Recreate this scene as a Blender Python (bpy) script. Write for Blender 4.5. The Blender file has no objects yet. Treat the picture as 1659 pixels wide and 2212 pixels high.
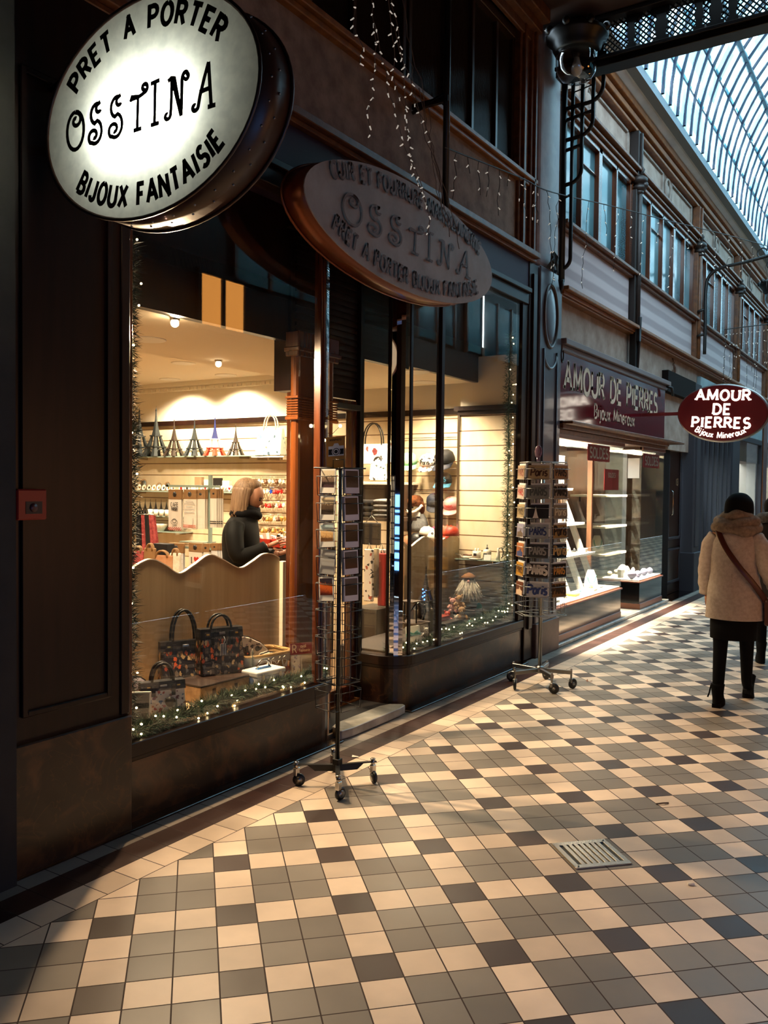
# A covered shopping passage in the evening: lit gift shop, jeweller beyond, glass vault.
import bpy, bmesh, math, random
from mathutils import Vector as V, Matrix as M, Euler
R_ = random.Random(11)
SC = bpy.context.scene
COL = SC.collection
PI = math.pi
S2 = math.sqrt(.5)
# ------------------------------------------------------------------ camera (solved from the floor tile grid)
CW = V((2.701608, 0, 1.629645))
RW = M(((0.842697, 0.538282, 0.010646), (0.025649, -0.020387, -0.999463), (-0.537776, 0.842518, -0.030987)))
FPX = 1845.307


def P(u, v, x=None, y=None, z=None):
    """point of the place seen at photo pixel (u, v) on the plane x=, y= or z="""
    r = RW.transposed() @ V(((u - 829.5) / FPX, (v - 1106) / FPX, 1))
    k = (x - CW.x) / r.x if x is not None else (y - CW.y) / r.y if y is not None else (z - CW.z) / r.z
    return CW + r * k


cam = bpy.data.cameras.new('camera')
camo = bpy.data.objects.new('camera', cam)
COL.objects.link(camo)
cam.sensor_fit = 'VERTICAL'
cam.sensor_height = 36
cam.lens = FPX / 2212 * 36
cam.clip_start = .05
cam.clip_end = 300
rt, dn, fw = RW[0], RW[1], RW[2]
camo.matrix_world = M(((rt.x, -dn.x, -fw.x, CW.x), (rt.y, -dn.y, -fw.y, CW.y), (rt.z, -dn.z, -fw.z, CW.z), (0, 0, 0, 1)))
SC.camera = camo
SC.view_settings.view_transform = 'Standard'
SC.view_settings.look = 'None'
SC.view_settings.gamma = 1
SC.view_settings.use_curve_mapping = False
SC.view_settings.exposure = 0


# ------------------------------------------------------------------ materials
def lin(h):
    if not isinstance(h, str):
        return tuple(h) + (1,) if len(h) == 3 else tuple(h)
    c = [int(h[i:i + 2], 16) / 255 for i in (0, 2, 4)]
    return tuple(x / 12.92 if x < .04045 else ((x + .055) / 1.055) ** 2.4 for x in c) + (1,)


MATS = {}


def nmat(name):
    m = bpy.data.materials.new(name)
    m.use_nodes = True
    nt = m.node_tree
    nt.nodes.clear()
    out = nt.nodes.new('ShaderNodeOutputMaterial')
    MATS[name] = m
    return m, nt, out


def N(nt, kind, **kw):
    n = nt.nodes.new('ShaderNode' + kind)
    for k, val in kw.items():
        if k.startswith('i_'):
            key = k[2:]
            key = int(key) if key.isdigit() else key.replace('_', ' ')
            n.inputs[key].default_value = val
        else:
            setattr(n, k, val)
    return n


def L(nt, a, ai, b, bi):
    nt.links.new(a.outputs[ai], b.inputs[bi])


def ramp(nt, stops, interp='LINEAR'):
    r = N(nt, 'ValToRGB')
    r.color_ramp.interpolation = interp
    e = r.color_ramp.elements
    while len(e) < len(stops):
        e.new(.5)
    for el, (p, c) in zip(e, stops):
        el.position = p
        el.color = lin(c)
    return r


def pm(name, col, rough=.5, metal=0., col2=None, scale=6., detail=4., bump=0., bscale=None, spec=.5, coat=0., stretch=None, trans=0., emit=None, estr=0., coords='Object', lo=.35, hi=.65):
    """plain material, mottled between two colours by noise"""
    m, nt, out = nmat(name)
    b = N(nt, 'BsdfPrincipled')
    L(nt, b, 0, out, 0)
    b.inputs['Base Color'].default_value = lin(col)
    b.inputs['Roughness'].default_value = rough
    b.inputs['Metallic'].default_value = metal
    b.inputs['Specular IOR Level'].default_value = spec
    b.inputs['Coat Weight'].default_value = coat
    b.inputs['Coat Roughness'].default_value = .08
    b.inputs['Transmission Weight'].default_value = trans
    if emit:
        b.inputs['Emission Color'].default_value = lin(emit)
        b.inputs['Emission Strength'].default_value = estr
    if col2 or bump:
        tc = N(nt, 'TexCoord')
        mp = N(nt, 'Mapping')
        if stretch:
            mp.inputs['Scale'].default_value = stretch
        L(nt, tc, coords, mp, 0)
        if col2:
            no = N(nt, 'TexNoise', i_Scale=scale, i_Detail=detail, i_Roughness=.6)
            L(nt, mp, 0, no, 'Vector')
            r = ramp(nt, [(lo, col), (hi, col2)])
            L(nt, no, 0, r, 0)
            L(nt, r, 0, b, 'Base Color')
        if bump:
            nb = N(nt, 'TexNoise', i_Scale=bscale or scale * 4, i_Detail=3)
            L(nt, mp, 0, nb, 'Vector')
            bp = N(nt, 'Bump', i_Strength=bump, i_Distance=.01)
            L(nt, nb, 0, bp, 'Height')
            L(nt, bp, 0, b, 'Normal')
    return m


def em(name, col, strength):
    m, nt, out = nmat(name)
    e = N(nt, 'Emission', i_Color=lin(col), i_Strength=strength)
    L(nt, e, 0, out, 0)
    return m


def glassmat(name, tint='FFFFFF', refl=1., base=.045, rough=0.):
    m, nt, out = nmat(name)
    lw = N(nt, 'LayerWeight', i_Blend=.5)
    p5 = N(nt, 'Math', operation='POWER', i_1=5.)
    L(nt, lw, 'Facing', p5, 0)
    ma = N(nt, 'Math', operation='MULTIPLY_ADD', i_1=(1 - base) * refl, i_2=base * refl, use_clamp=True)
    L(nt, p5, 0, ma, 0)
    tr = N(nt, 'BsdfTransparent', i_Color=lin(tint))
    gl = N(nt, 'BsdfGlossy', i_Roughness=rough)
    mx = N(nt, 'MixShader')
    L(nt, ma, 0, mx, 0)
    L(nt, tr, 0, mx, 1)
    L(nt, gl, 0, mx, 2)
    L(nt, mx, 0, out, 0)
    return m


def spots(name, base, cols, scale=30., size=.32, rough=.6, rand=1., stretch=None):
    """printed fabric: scattered little motifs of several colours on a plain ground"""
    m, nt, out = nmat(name)
    b = N(nt, 'BsdfPrincipled', i_Roughness=rough)
    L(nt, b, 0, out, 0)
    tc = N(nt, 'TexCoord')
    mp = N(nt, 'Mapping')
    if stretch:
        mp.inputs['Scale'].default_value = stretch
    L(nt, tc, 'Object', mp, 0)
    no = N(nt, 'TexNoise', i_Scale=scale * 1.4, i_Detail=2.)
    L(nt, mp, 0, no, 'Vector')
    ad = N(nt, 'MixRGB', blend_type='LINEAR_LIGHT', i_Fac=.018 * 30 / scale)
    L(nt, mp, 0, ad, 1)
    L(nt, no, 'Color', ad, 2)
    vo = N(nt, 'TexVoronoi', i_Scale=scale, i_Randomness=rand)
    L(nt, ad, 0, vo, 'Vector')
    lt = N(nt, 'Math', operation='LESS_THAN', i_1=size)
    L(nt, vo, 'Distance', lt, 0)
    sep = N(nt, 'SeparateColor')
    L(nt, vo, 'Color', sep, 0)
    r = ramp(nt, [(i / len(cols), c) for i, c in enumerate(cols)], 'CONSTANT')
    L(nt, sep, 0, r, 0)
    mx = N(nt, 'MixRGB', i_Color1=lin(base))
    L(nt, lt, 0, mx, 0)
    L(nt, r, 0, mx, 2)
    L(nt, mx, 0, b, 'Base Color')
    return m


def wavemat(name, c1, c2, scale=20., rough=.5, axis='Z', dist=0., bump=.4, metal=0., stretch=None, prof='SIN', lo=.3, hi=.7):
    m, nt, out = nmat(name)
    b = N(nt, 'BsdfPrincipled', i_Roughness=rough, i_Metallic=metal)
    L(nt, b, 0, out, 0)
    tc = N(nt, 'TexCoord')
    mp = N(nt, 'Mapping')
    if stretch:
        mp.inputs['Scale'].default_value = stretch
    L(nt, tc, 'Object', mp, 0)
    w = N(nt, 'TexWave', bands_direction=axis, wave_profile=prof, i_Scale=scale, i_Distortion=dist)
    L(nt, mp, 0, w, 'Vector')
    r = ramp(nt, [(lo, c1), (hi, c2)])
    L(nt, w, 0, r, 0)
    L(nt, r, 0, b, 'Base Color')
    if bump:
        bp = N(nt, 'Bump', i_Strength=bump, i_Distance=.006)
        L(nt, w, 0, bp, 'Height')
        L(nt, bp, 0, b, 'Normal')
    return m


def floor_material():
    m, nt, out = nmat('passage tiles')
    b = N(nt, 'BsdfPrincipled')
    b.inputs['Specular IOR Level'].default_value = .32
    L(nt, b, 0, out, 0)
    g = N(nt, 'NewGeometry')
    sp = N(nt, 'SeparateXYZ')
    L(nt, g, 'Position', sp, 0)

    def mt(op, a, c=None, d=None):
        n = N(nt, 'Math', operation=op)
        for i, val in enumerate((a, c, d)):
            if val is None:
                continue
            if isinstance(val, (int, float)):
                n.inputs[i].default_value = val
            else:
                nt.links.new(val, n.inputs[i])
        return n.outputs[0]
    X, Y = sp.outputs[0], sp.outputs[1]
    K = S2 / .15
    i = mt('MULTIPLY_ADD', mt('ADD', X, Y), K, -13.283239 + 300)
    j = mt('MULTIPLY_ADD', mt('SUBTRACT', X, Y), K, 11.283239 + 300)

    def edge(f, w):
        fr = mt('FRACT', f)
        return mt('GREATER_THAN', mt('ABSOLUTE', mt('SUBTRACT', fr, .5)), .5 - w)
    fi, fj = mt('FLOOR', i), mt('FLOOR', j)
    a = mt('COMPARE', mt('MODULO', fi, 3.), 0., .1)
    bb = mt('COMPARE', mt('MODULO', fj, 3.), 2., .1)
    s = mt('ADD', a, bb)            # 0 grey, 1 cream, 2 dark
    grout = mt('MAXIMUM', edge(i, .017), edge(j, .017))
    by = mt('MULTIPLY', mt('SUBTRACT', Y, .13), 1 / .15)
    bj = edge(by, .014)
    inb = mt('LESS_THAN', X, 0.)
    wn = N(nt, 'TexWhiteNoise', noise_dimensions='2D')
    cv = N(nt, 'CombineXYZ')
    ifb = lambda p, q: mt('ADD', mt('MULTIPLY', inb, p), mt('MULTIPLY', mt('SUBTRACT', 1., inb), q))
    nt.links.new(ifb(mt('FLOOR', by), fi), cv.inputs[0])
    nt.links.new(ifb(mt('FLOOR', mt('MULTIPLY', X, 1 / .147)), fj), cv.inputs[1])
    L(nt, cv, 0, wn, 'Vector')
    st = ramp(nt, [(0, 'A99C8C'), (.34, 'DCC6AE'), (.67, '4A3B36')], 'CONSTANT')
    # s/2 -> ramp
    nt.links.new(mt('MULTIPLY', s, .5), st.inputs[0])
    st.color_ramp.elements[0].color = lin('857B70')
    st.color_ramp.elements[1].position = .3
    st.color_ramp.elements[1].color = lin('E6CDB4')
    st.color_ramp.elements[2].position = .8
    st.color_ramp.elements[2].color = lin('463631')
    bs = ramp(nt, [(0, '95897D'), (.5, '3B231C'), (.75, 'DCC3AA')], 'CONSTANT')
    # border bands by X: -.39..-.295 pale grey, -.295..-.147 dark, -.147..0 cream
    bx = N(nt, 'MapRange')
    nt.links.new(X, bx.inputs[0])
    bx.inputs[1].default_value = -.443
    bx.inputs[2].default_value = .147
    nt.links.new(bx.outputs[0], bs.inputs[0])
    bs.color_ramp.elements[1].position = .2508
    bs.color_ramp.elements[2].position = .5017
    mx = N(nt, 'MixRGB')
    nt.links.new(inb, mx.inputs[0])
    L(nt, st, 0, mx, 1)
    L(nt, bs, 0, mx, 2)
    # per-tile shade, wear
    tv = N(nt, 'MapRange', i_3=.72, i_4=1.12)
    L(nt, wn, 'Value', tv, 0)
    no = N(nt, 'TexNoise', i_Scale=3., i_Detail=5.)
    L(nt, g, 'Position', no, 'Vector')
    wr = N(nt, 'MapRange', i_1=.3, i_2=.7, i_3=.82, i_4=1.1)
    L(nt, no, 0, wr, 0)
    mul = mt('MULTIPLY', tv.outputs[0], wr.outputs[0])
    hs = N(nt, 'HueSaturation')
    nt.links.new(mul, hs.inputs['Value'])
    L(nt, mx, 0, hs, 'Color')
    gr = mt('MAXIMUM', mt('MULTIPLY', inb, bj), mt('MULTIPLY', mt('SUBTRACT', 1., inb), grout))
    for e in (-.2955, -.147, 0.):
        gr = mt('MAXIMUM', gr, mt('LESS_THAN', mt('ABSOLUTE', mt('SUBTRACT', X, e)), .0022))
    m2 = N(nt, 'MixRGB', i_Color2=lin('3A2A24'))
    nt.links.new(gr, m2.inputs[0])
    L(nt, hs, 0, m2, 1)
    L(nt, m2, 0, b, 'Base Color')
    rr = N(nt, 'MapRange', i_1=.3, i_2=.7, i_3=.36, i_4=.52)
    L(nt, no, 0, rr, 0)
    nt.links.new(mt('MAXIMUM', rr.outputs[0], mt('MULTIPLY', gr, .8)), b.inputs['Roughness'])
    bp = N(nt, 'Bump', i_Strength=.35, i_Distance=.003, invert=True)
    nt.links.new(gr, bp.inputs['Height'])
    L(nt, bp, 0, b, 'Normal')
    return m


def marble_material(name, c0, c1, c2, rough=.18):
    m, nt, out = nmat(name)
    b = N(nt, 'BsdfPrincipled', i_Roughness=rough)
    L(nt, b, 0, out, 0)
    tc = N(nt, 'NewGeometry')
    n1 = N(nt, 'TexNoise', i_Scale=5., i_Detail=8., i_Distortion=1.2)
    L(nt, tc, 'Position', n1, 'Vector')
    r = ramp(nt, [(.3, c0), (.52, c1), (.72, c2)])
    L(nt, n1, 0, r, 0)
    n2 = N(nt, 'TexNoise', i_Scale=3., i_Detail=4., i_Distortion=3.)
    L(nt, tc, 'Position', n2, 'Vector')
    v = ramp(nt, [(.485, (0, 0, 0)), (.5, (1, 1, 1)), (.512, (0, 0, 0))])
    L(nt, n2, 0, v, 0)
    mx = N(nt, 'MixRGB', i_Color2=lin(c2))
    mx.inputs[2].default_value = lin(c2)
    ml = N(nt, 'Math', operation='MULTIPLY', i_1=.5)
    L(nt, v, 0, ml, 0)
    L(nt, ml, 0, mx, 0)
    L(nt, r, 0, mx, 1)
    L(nt, mx, 0, b, 'Base Color')
    return m


def slat_material(name, c1, c2, pitch):
    """maple slatwall: pale wood boards with a dark groove every `pitch` metres up"""
    m, nt, out = nmat(name)
    b = N(nt, 'BsdfPrincipled', i_Roughness=.45)
    L(nt, b, 0, out, 0)
    g = N(nt, 'NewGeometry')
    mp = N(nt, 'Mapping')
    mp.inputs['Scale'].default_value = (3, 3, 1)
    L(nt, g, 'Position', mp, 0)
    no = N(nt, 'TexNoise', i_Scale=3., i_Detail=5.)
    L(nt, mp, 0, no, 'Vector')
    r = ramp(nt, [(.3, c1), (.7, c2)])
    L(nt, no, 0, r, 0)
    sp = N(nt, 'SeparateXYZ')
    L(nt, g, 'Position', sp, 0)
    dv = N(nt, 'Math', operation='DIVIDE', i_1=pitch)
    of = N(nt, 'Math', operation='SUBTRACT', i_1=.045)
    L(nt, sp, 2, of, 0)
    L(nt, of, 0, dv, 0)
    fr = N(nt, 'Math', operation='FRACT')
    L(nt, dv, 0, fr, 0)
    lt = N(nt, 'Math', operation='LESS_THAN', i_1=.07)
    L(nt, fr, 0, lt, 0)
    mx = N(nt, 'MixRGB', i_Color2=lin('6B4A2C'))
    L(nt, lt, 0, mx, 0)
    L(nt, r, 0, mx, 1)
    L(nt, mx, 0, b, 'Base Color')
    bp = N(nt, 'Bump', i_Strength=.5, i_Distance=.008, invert=True)
    L(nt, lt, 0, bp, 'Height')
    L(nt, bp, 0, b, 'Normal')
    return m


# ------------------------------------------------------------------ mesh building
class MB:
    def __init__(s):
        s.v, s.f, s.m, s.s = [], [], [], []

    def add(s, vs, fs, m=0, sm=False, T=None):
        o = len(s.v)
        s.v += [(T @ V(p)) if T else V(p) for p in vs]
        for f in fs:
            s.f.append([o + i for i in f])
            s.m.append(m)
            s.s.append(sm)
        return s

    def box(s, x0, x1, y0, y1, z0, z1, m=0, T=None):
        x0, x1 = sorted((x0, x1))
        y0, y1 = sorted((y0, y1))
        z0, z1 = sorted((z0, z1))
        return s.add([(x0, y0, z0), (x1, y0, z0), (x1, y1, z0), (x0, y1, z0), (x0, y0, z1), (x1, y0, z1), (x1, y1, z1), (x0, y1, z1)],
                     [(3, 2, 1, 0), (4, 5, 6, 7), (0, 1, 5, 4), (1, 2, 6, 5), (2, 3, 7, 6), (3, 0, 4, 7)], m, False, T)

    def tube(s, pts, r, n=8, m=0, cap=True, closed=False, sm=True):
        pts = [V(p) for p in pts]
        k = len(pts)
        rs = r if isinstance(r, (list, tuple)) else [r] * k
        t0 = (pts[1] - pts[0]).normalized()
        up = V((0, 0, 1)) if abs(t0.z) < .9 else V((1, 0, 0))
        nx = t0.cross(up).normalized()
        vs, fs = [], []
        for i, p in enumerate(pts):
            a = pts[i - 1] if i > 0 or closed else p
            c = pts[(i + 1) % k] if i < k - 1 or closed else p
            t = (c - a).normalized()
            nx = (nx - t * nx.dot(t)).normalized()
            by = t.cross(nx)
            rr = rs[i]
            rx, ry = rr if isinstance(rr, (tuple, list)) else (rr, rr)
            for q in range(n):
                an = 2 * PI * q / n
                vs.append(p + nx * (rx * math.cos(an)) + by * (ry * math.sin(an)))
        rng = k if closed else k - 1
        for i in range(rng):
            j = (i + 1) % k
            for q in range(n):
                w = (q + 1) % n
                fs.append((i * n + q, i * n + w, j * n + w, j * n + q))
        s.add(vs, fs, m, sm)
        if cap and not closed:
            s.add(vs[:n], [tuple(range(n))[::-1]], m)
            s.add(vs[-n:], [tuple(range(n))], m)
        return s

    def lathe(s, prof, n=20, m=0, T=None, sm=True, sx=1., sy=1.):
        vs, fs = [], []
        k = len(prof)
        for (r, z) in prof:
            for q in range(n):
                a = 2 * PI * q / n
                vs.append((r * math.cos(a) * sx, r * math.sin(a) * sy, z))
        for i in range(k - 1):
            for q in range(n):
                w = (q + 1) % n
                fs.append((i * n + q, i * n + w, (i + 1) * n + w, (i + 1) * n + q))
        if prof[0][0] > 1e-5:
            fs.append(tuple(range(n))[::-1])
        if prof[-1][0] > 1e-5:
            fs.append(tuple(range((k - 1) * n, k * n)))
        return s.add(vs, fs, m, sm, T)

    def ball(s, c, r, m=0, n=12, sc=(1, 1, 1), T=None):
        k = max(5, n // 2)
        prof = [(r * math.sin(PI * i / k) + (0 if 0 < i < k else 1e-6), -r * math.cos(PI * i / k)) for i in range(k + 1)]
        Tm = M.Translation(V(c)) @ M.Diagonal((sc[0], sc[1], sc[2], 1))
        return s.lathe(prof, n, m, (T @ Tm) if T else Tm)

    def prism(s, poly, fn, d0, d1, m=0, mside=None):
        """2-D outline (counter-clockwise) between two depths; fn(a, b, d) -> point"""
        k = len(poly)
        vs = [fn(a, b, d0) for a, b in poly] + [fn(a, b, d1) for a, b in poly]
        s.add(vs, [tuple(range(k))[::-1], tuple(range(k, 2 * k))], m)
        s.add(vs, [(i, (i + 1) % k, k + (i + 1) % k, k + i) for i in range(k)], m if mside is None else mside)
        return s

    def grid(s, fn, nu, nv, m=0, sm=True):
        vs = [fn(i / nu, j / nv) for j in range(nv + 1) for i in range(nu + 1)]
        fs = [(j * (nu + 1) + i, j * (nu + 1) + i + 1, (j + 1) * (nu + 1) + i + 1, (j + 1) * (nu + 1) + i) for j in range(nv) for i in range(nu)]
        return s.add(vs, fs, m, sm)

    def ribbon(s, pts, w, fn, m=0, closed=False, d=0.):
        """flat pen stroke of width w along 2-D points, mapped by fn(a, b)"""
        k = len(pts)
        ws = w if isinstance(w, (list, tuple)) else [w] * k
        Lf, Rt = [], []
        for i in range(k):
            a = pts[i - 1] if i > 0 or closed else pts[i]
            c = pts[(i + 1) % k] if i < k - 1 or closed else pts[i]
            dx, dy = c[0] - a[0], c[1] - a[1]
            l = math.hypot(dx, dy) or 1e-9
            nx, ny = -dy / l, dx / l
            sc = 1.
            if (i > 0 and i < k - 1) or closed:
                ex, ey = pts[i][0] - a[0], pts[i][1] - a[1]
                le = math.hypot(ex, ey) or 1e-9
                cs = abs(nx * (-ey / le) + ny * (ex / le))
                sc = 1 / max(cs, .5)
            h = ws[i] / 2 * sc
            Lf.append((pts[i][0] + nx * h, pts[i][1] + ny * h))
            Rt.append((pts[i][0] - nx * h, pts[i][1] - ny * h))
        vs = [fn(*p) for p in Lf] + [fn(*p) for p in Rt]
        s.add(vs, [(i, k + i, k + (i + 1) % k, (i + 1) % k) for i in range(k if closed else k - 1)], m)
        return s


def wpos(o):
    p = V((0, 0, 0))
    while o is not None:
        p += o.location
        o = o.parent
    return p


def tag(o, label=None, cat=None, group=None, kind=None):
    if label:
        o['label'] = label
    if cat:
        o['category'] = cat
    if group:
        o['group'] = group
    if kind:
        o['kind'] = kind
    return o


def thing(name, label, cat, loc=(0, 0, 0), rz=0., group=None, kind=None):
    o = bpy.data.objects.new(name, None)
    o.empty_display_size = .05
    COL.objects.link(o)
    o.location = loc
    o.rotation_euler = (0, 0, rz)
    return tag(o, label, cat, group, kind)


def obj(name, mb, mats, parent=None, local=False, bev=0., label=None, cat=None, group=None, kind=None, origin=None, bseg=1):
    me = bpy.data.meshes.new(name)
    off = V((0, 0, 0))
    if parent is not None and not local:
        off = wpos(parent)
    elif parent is None and not local:
        if origin is None:
            xs = [p.x for p in mb.v]
            ys = [p.y for p in mb.v]
            off = V(((min(xs) + max(xs)) / 2, (min(ys) + max(ys)) / 2, min(p.z for p in mb.v)))
        else:
            off = V(origin)
    me.from_pydata([p - off for p in mb.v], [], mb.f)
    for ml in (mats if isinstance(mats, (list, tuple)) else [mats]):
        me.materials.append(MATS[ml] if isinstance(ml, str) else ml)
    me.polygons.foreach_set('material_index', mb.m)
    me.polygons.foreach_set('use_smooth', mb.s)
    bm = bmesh.new()
    bm.from_mesh(me)
    bmesh.ops.remove_doubles(bm, verts=bm.verts, dist=1e-5)
    if bev:
        es = [e for e in bm.edges if len(e.link_faces) == 2 and e.calc_face_angle(0) > .6]
        bmesh.ops.bevel(bm, geom=es, offset=bev, segments=bseg, profile=.5, affect='EDGES', clamp_overlap=True)
    bmesh.ops.recalc_face_normals(bm, faces=bm.faces)
    bm.to_mesh(me)
    bm.free()
    o = bpy.data.objects.new(name, me)
    COL.objects.link(o)
    if parent is not None:
        o.parent = parent
    elif not local:
        o.location = off
    return tag(o, label, cat, group, kind)


def copy_tree(o, parent=None):
    c = o.copy()
    COL.objects.link(c)
    if parent is not None:
        c.parent = parent
    for ch in [k for k in bpy.data.objects if k.parent == o]:
        copy_tree(ch, c)
    return c


def rot(ax, a, c=(0, 0, 0)):
    c = V(c)
    return M.Translation(c) @ M.Rotation(a, 4, ax) @ M.Translation(-c)


def arc(cx, cy, rx, ry, a0, a1, n=10):
    return [(cx + rx * math.cos(math.radians(a0 + (a1 - a0) * i / n)), cy + ry * math.sin(math.radians(a0 + (a1 - a0) * i / n))) for i in range(n + 1)]


def smooth_path(pts, n=6):
    """Catmull-Rom through the points"""
    pts = [V(p) for p in pts]
    out = []
    for i in range(len(pts) - 1):
        p0, p1, p2, p3 = pts[max(i - 1, 0)], pts[i], pts[i + 1], pts[min(i + 2, len(pts) - 1)]
        for k in range(n):
            t = k / n
            out.append(.5 * ((2 * p1) + (p2 - p0) * t + (2 * p0 - 5 * p1 + 4 * p2 - p3) * t * t + (3 * p1 - p0 - 3 * p2 + p3) * t ** 3))
    return out + [pts[-1]]


# ------------------------------------------------------------------ lettering: every letter is a few pen strokes
def _glyphs():
    G = {}
    A = arc
    G['A'] = (.8, [[(0, 0), (.4, 1), (.8, 0)], [(.16, .36), (.64, .36)]])
    G['B'] = (.62, [[(0, 0), (0, 1), (.3, 1)] + A(.3, .76, .26, .24, 90, -90, 6) + [(0, .52)], [(.3, .52)] + A(.3, .26, .32, .26, 90, -90, 6) + [(0, 0)]])
    G['C'] = (.68, [A(.36, .5, .36, .5, 50, 310, 14)])
    G['D'] = (.7, [[(0, 0), (0, 1), (.28, 1)] + A(.28, .5, .42, .5, 90, -90, 10) + [(0, 0)]])
    G['E'] = (.55, [[(.55, 1), (0, 1), (0, 0), (.55, 0)], [(0, .52), (.45, .52)]])
    G['F'] = (.55, [[(.55, 1), (0, 1), (0, 0)], [(0, .52), (.45, .52)]])
    G['G'] = (.74, [A(.37, .5, .37, .5, 50, 320, 14) + [(.72, .42), (.45, .42)]])
    G['H'] = (.68, [[(0, 0), (0, 1)], [(.68, 0), (.68, 1)], [(0, .52), (.68, .52)]])
    G['I'] = (.12, [[(.06, 0), (.06, 1)]])
    G['J'] = (.45, [[(.42, 1), (.42, .25)] + A(.2, .24, .22, .24, 0, -170, 8)])
    G['K'] = (.66, [[(0, 0), (0, 1)], [(.62, 1), (.02, .42)], [(.2, .58), (.66, 0)]])
    G['L'] = (.52, [[(0, 1), (0, 0), (.52, 0)]])
    G['M'] = (.9, [[(0, 0), (.06, 1), (.45, .15), (.84, 1), (.9, 0)]])
    G['N'] = (.7, [[(0, 0), (0, 1), (.7, 0), (.7, 1)]])
    G['O'] = (.76, [A(.38, .5, .38, .5, 90, 450, 18)])
    G['P'] = (.6, [[(0, 0), (0, 1), (.3, 1)] + A(.3, .74, .3, .26, 90, -90, 7) + [(0, .48)]])
    G['Q'] = (.76, [A(.38, .5, .38, .5, 90, 450, 18), [(.45, .25), (.78, -.08)]])
    G['R'] = (.64, [[(0, 0), (0, 1), (.3, 1)] + A(.3, .75, .28, .25, 90, -90, 7) + [(0, .5)], [(.3, .5), (.64, 0)]])
    G['S'] = (.6, [A(.3, .745, .27, .255, 35, 255, 9) + A(.3, .255, .3, .255, 80, -145, 9)])
    G['T'] = (.66, [[(0, 1), (.66, 1)], [(.33, 1), (.33, 0)]])
    G['U'] = (.68, [[(0, 1), (0, .32)] + A(.34, .32, .34, .32, 180, 360, 10) + [(.68, 1)]])
    G['V'] = (.74, [[(0, 1), (.37, 0), (.74, 1)]])
    G['W'] = (1.05, [[(0, 1), (.26, 0), (.52, .9), (.78, 0), (1.05, 1)]])
    G['X'] = (.7, [[(0, 0), (.7, 1)], [(0, 1), (.7, 0)]])
    G['Y'] = (.7, [[(0, 1), (.35, .45), (.7, 1)], [(.35, .45), (.35, 0)]])
    G['Z'] = (.64, [[(0, 1), (.64, 1), (0, 0), (.64, 0)]])
    G['1'] = (.3, [[(0, .8), (.2, 1), (.2, 0)]])
    G['2'] = (.58, [A(.28, .72, .28, .28, 160, -20, 9) + [(0, 0), (.58, 0)]])
    G['3'] = (.58, [A(.28, .75, .26, .25, 150, -90, 9) + A(.28, .26, .3, .26, 90, -150, 9)])
    G['0'] = (.6, [A(.3, .5, .3, .5, 90, 450, 14)])
    G['%'] = (.8, [A(.17, .78, .15, .2, 0, 360, 8), A(.63, .22, .15, .2, 0, 360, 8), [(.1, 0), (.7, 1)]])
    G['-'] = (.4, [[(0, .45), (.4, .45)]])
    G['.'] = (.1, [[(.05, 0), (.05, .12)]])
    # lower case
    x = .66
    G['a'] = (.5, [A(.24, .33, .24, .33, 30, 390, 12), [(.5, x), (.5, 0)]])
    G['c'] = (.46, [A(.26, .33, .26, .33, 50, 310, 10)])
    G['e'] = (.5, [[(.02, .36), (.5, .36)] + A(.26, .33, .25, .33, 5, 310, 11)])
    G['f'] = (.36, [A(.3, .8, .16, .2, 60, 180, 6) + [(.14, 0)], [(0, x), (.34, x)]])
    G['i'] = (.1, [[(.05, 0), (.05, x)], [(.05, .86), (.05, .98)]])
    G['j'] = (.2, [[(.18, x), (.18, -.12)] + A(.03, -.12, .15, .14, 0, -120, 5), [(.18, .86), (.18, .98)]])
    G['l'] = (.1, [[(.05, 0), (.05, 1)]])
    G['n'] = (.48, [[(0, 0), (0, x)], [(0, .4)] + A(.24, .4, .24, .26, 170, 0, 8) + [(.48, 0)]])
    G['o'] = (.52, [A(.26, .33, .26, .33, 90, 450, 14)])
    G['p'] = (.5, [[(0, x), (0, -.3)], A(.26, .33, .24, .33, 0, 360, 12)])
    G['r'] = (.34, [[(0, 0), (0, x)], [(0, .38)] + A(.22, .38, .22, .28, 170, 60, 5)])
    G['s'] = (.42, [A(.21, .49, .18, .17, 35, 260, 8) + A(.21, .17, .21, .17, 80, -150, 8)])
    G['t'] = (.34, [[(.14, .92), (.14, .14)] + A(.26, .14, .12, .14, 180, 300, 4), [(0, x), (.32, x)]])
    G['u'] = (.48, [[(0, x), (0, .24)] + A(.24, .24, .24, .24, 180, 360, 8), [(.48, x), (.48, 0)]])
    G['x'] = (.48, [[(0, 0), (.48, x)], [(0, x), (.48, 0)]])
    G['y'] = (.48, [[(0, x), (.25, 0)], [(.48, x), (.12, -.3)]])
    return G


GLY = _glyphs()


def text_width(t, sp=.2):
    return sum((GLY[c][0] if c in GLY else .4) + sp for c in t) - sp


def split_corners(q, w, lim=.62):
    """break a pen path at its sharp corners, squaring the ends there"""
    runs, cur = [], [q[0]]
    for i in range(1, len(q)):
        cur.append(q[i])
        if i < len(q) - 1:
            ax, ay = q[i][0] - q[i - 1][0], q[i][1] - q[i - 1][1]
            bx, by = q[i + 1][0] - q[i][0], q[i + 1][1] - q[i][1]
            la, lb = math.hypot(ax, ay) or 1e-9, math.hypot(bx, by) or 1e-9
            if (ax * bx + ay * by) / la / lb < lim:
                e = w * .42
                cur[-1] = (q[i][0] + ax / la * e, q[i][1] + ay / la * e)
                runs.append(cur)
                cur = [(q[i][0] - bx / lb * e, q[i][1] - by / lb * e)]
    return runs + [cur]


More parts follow.
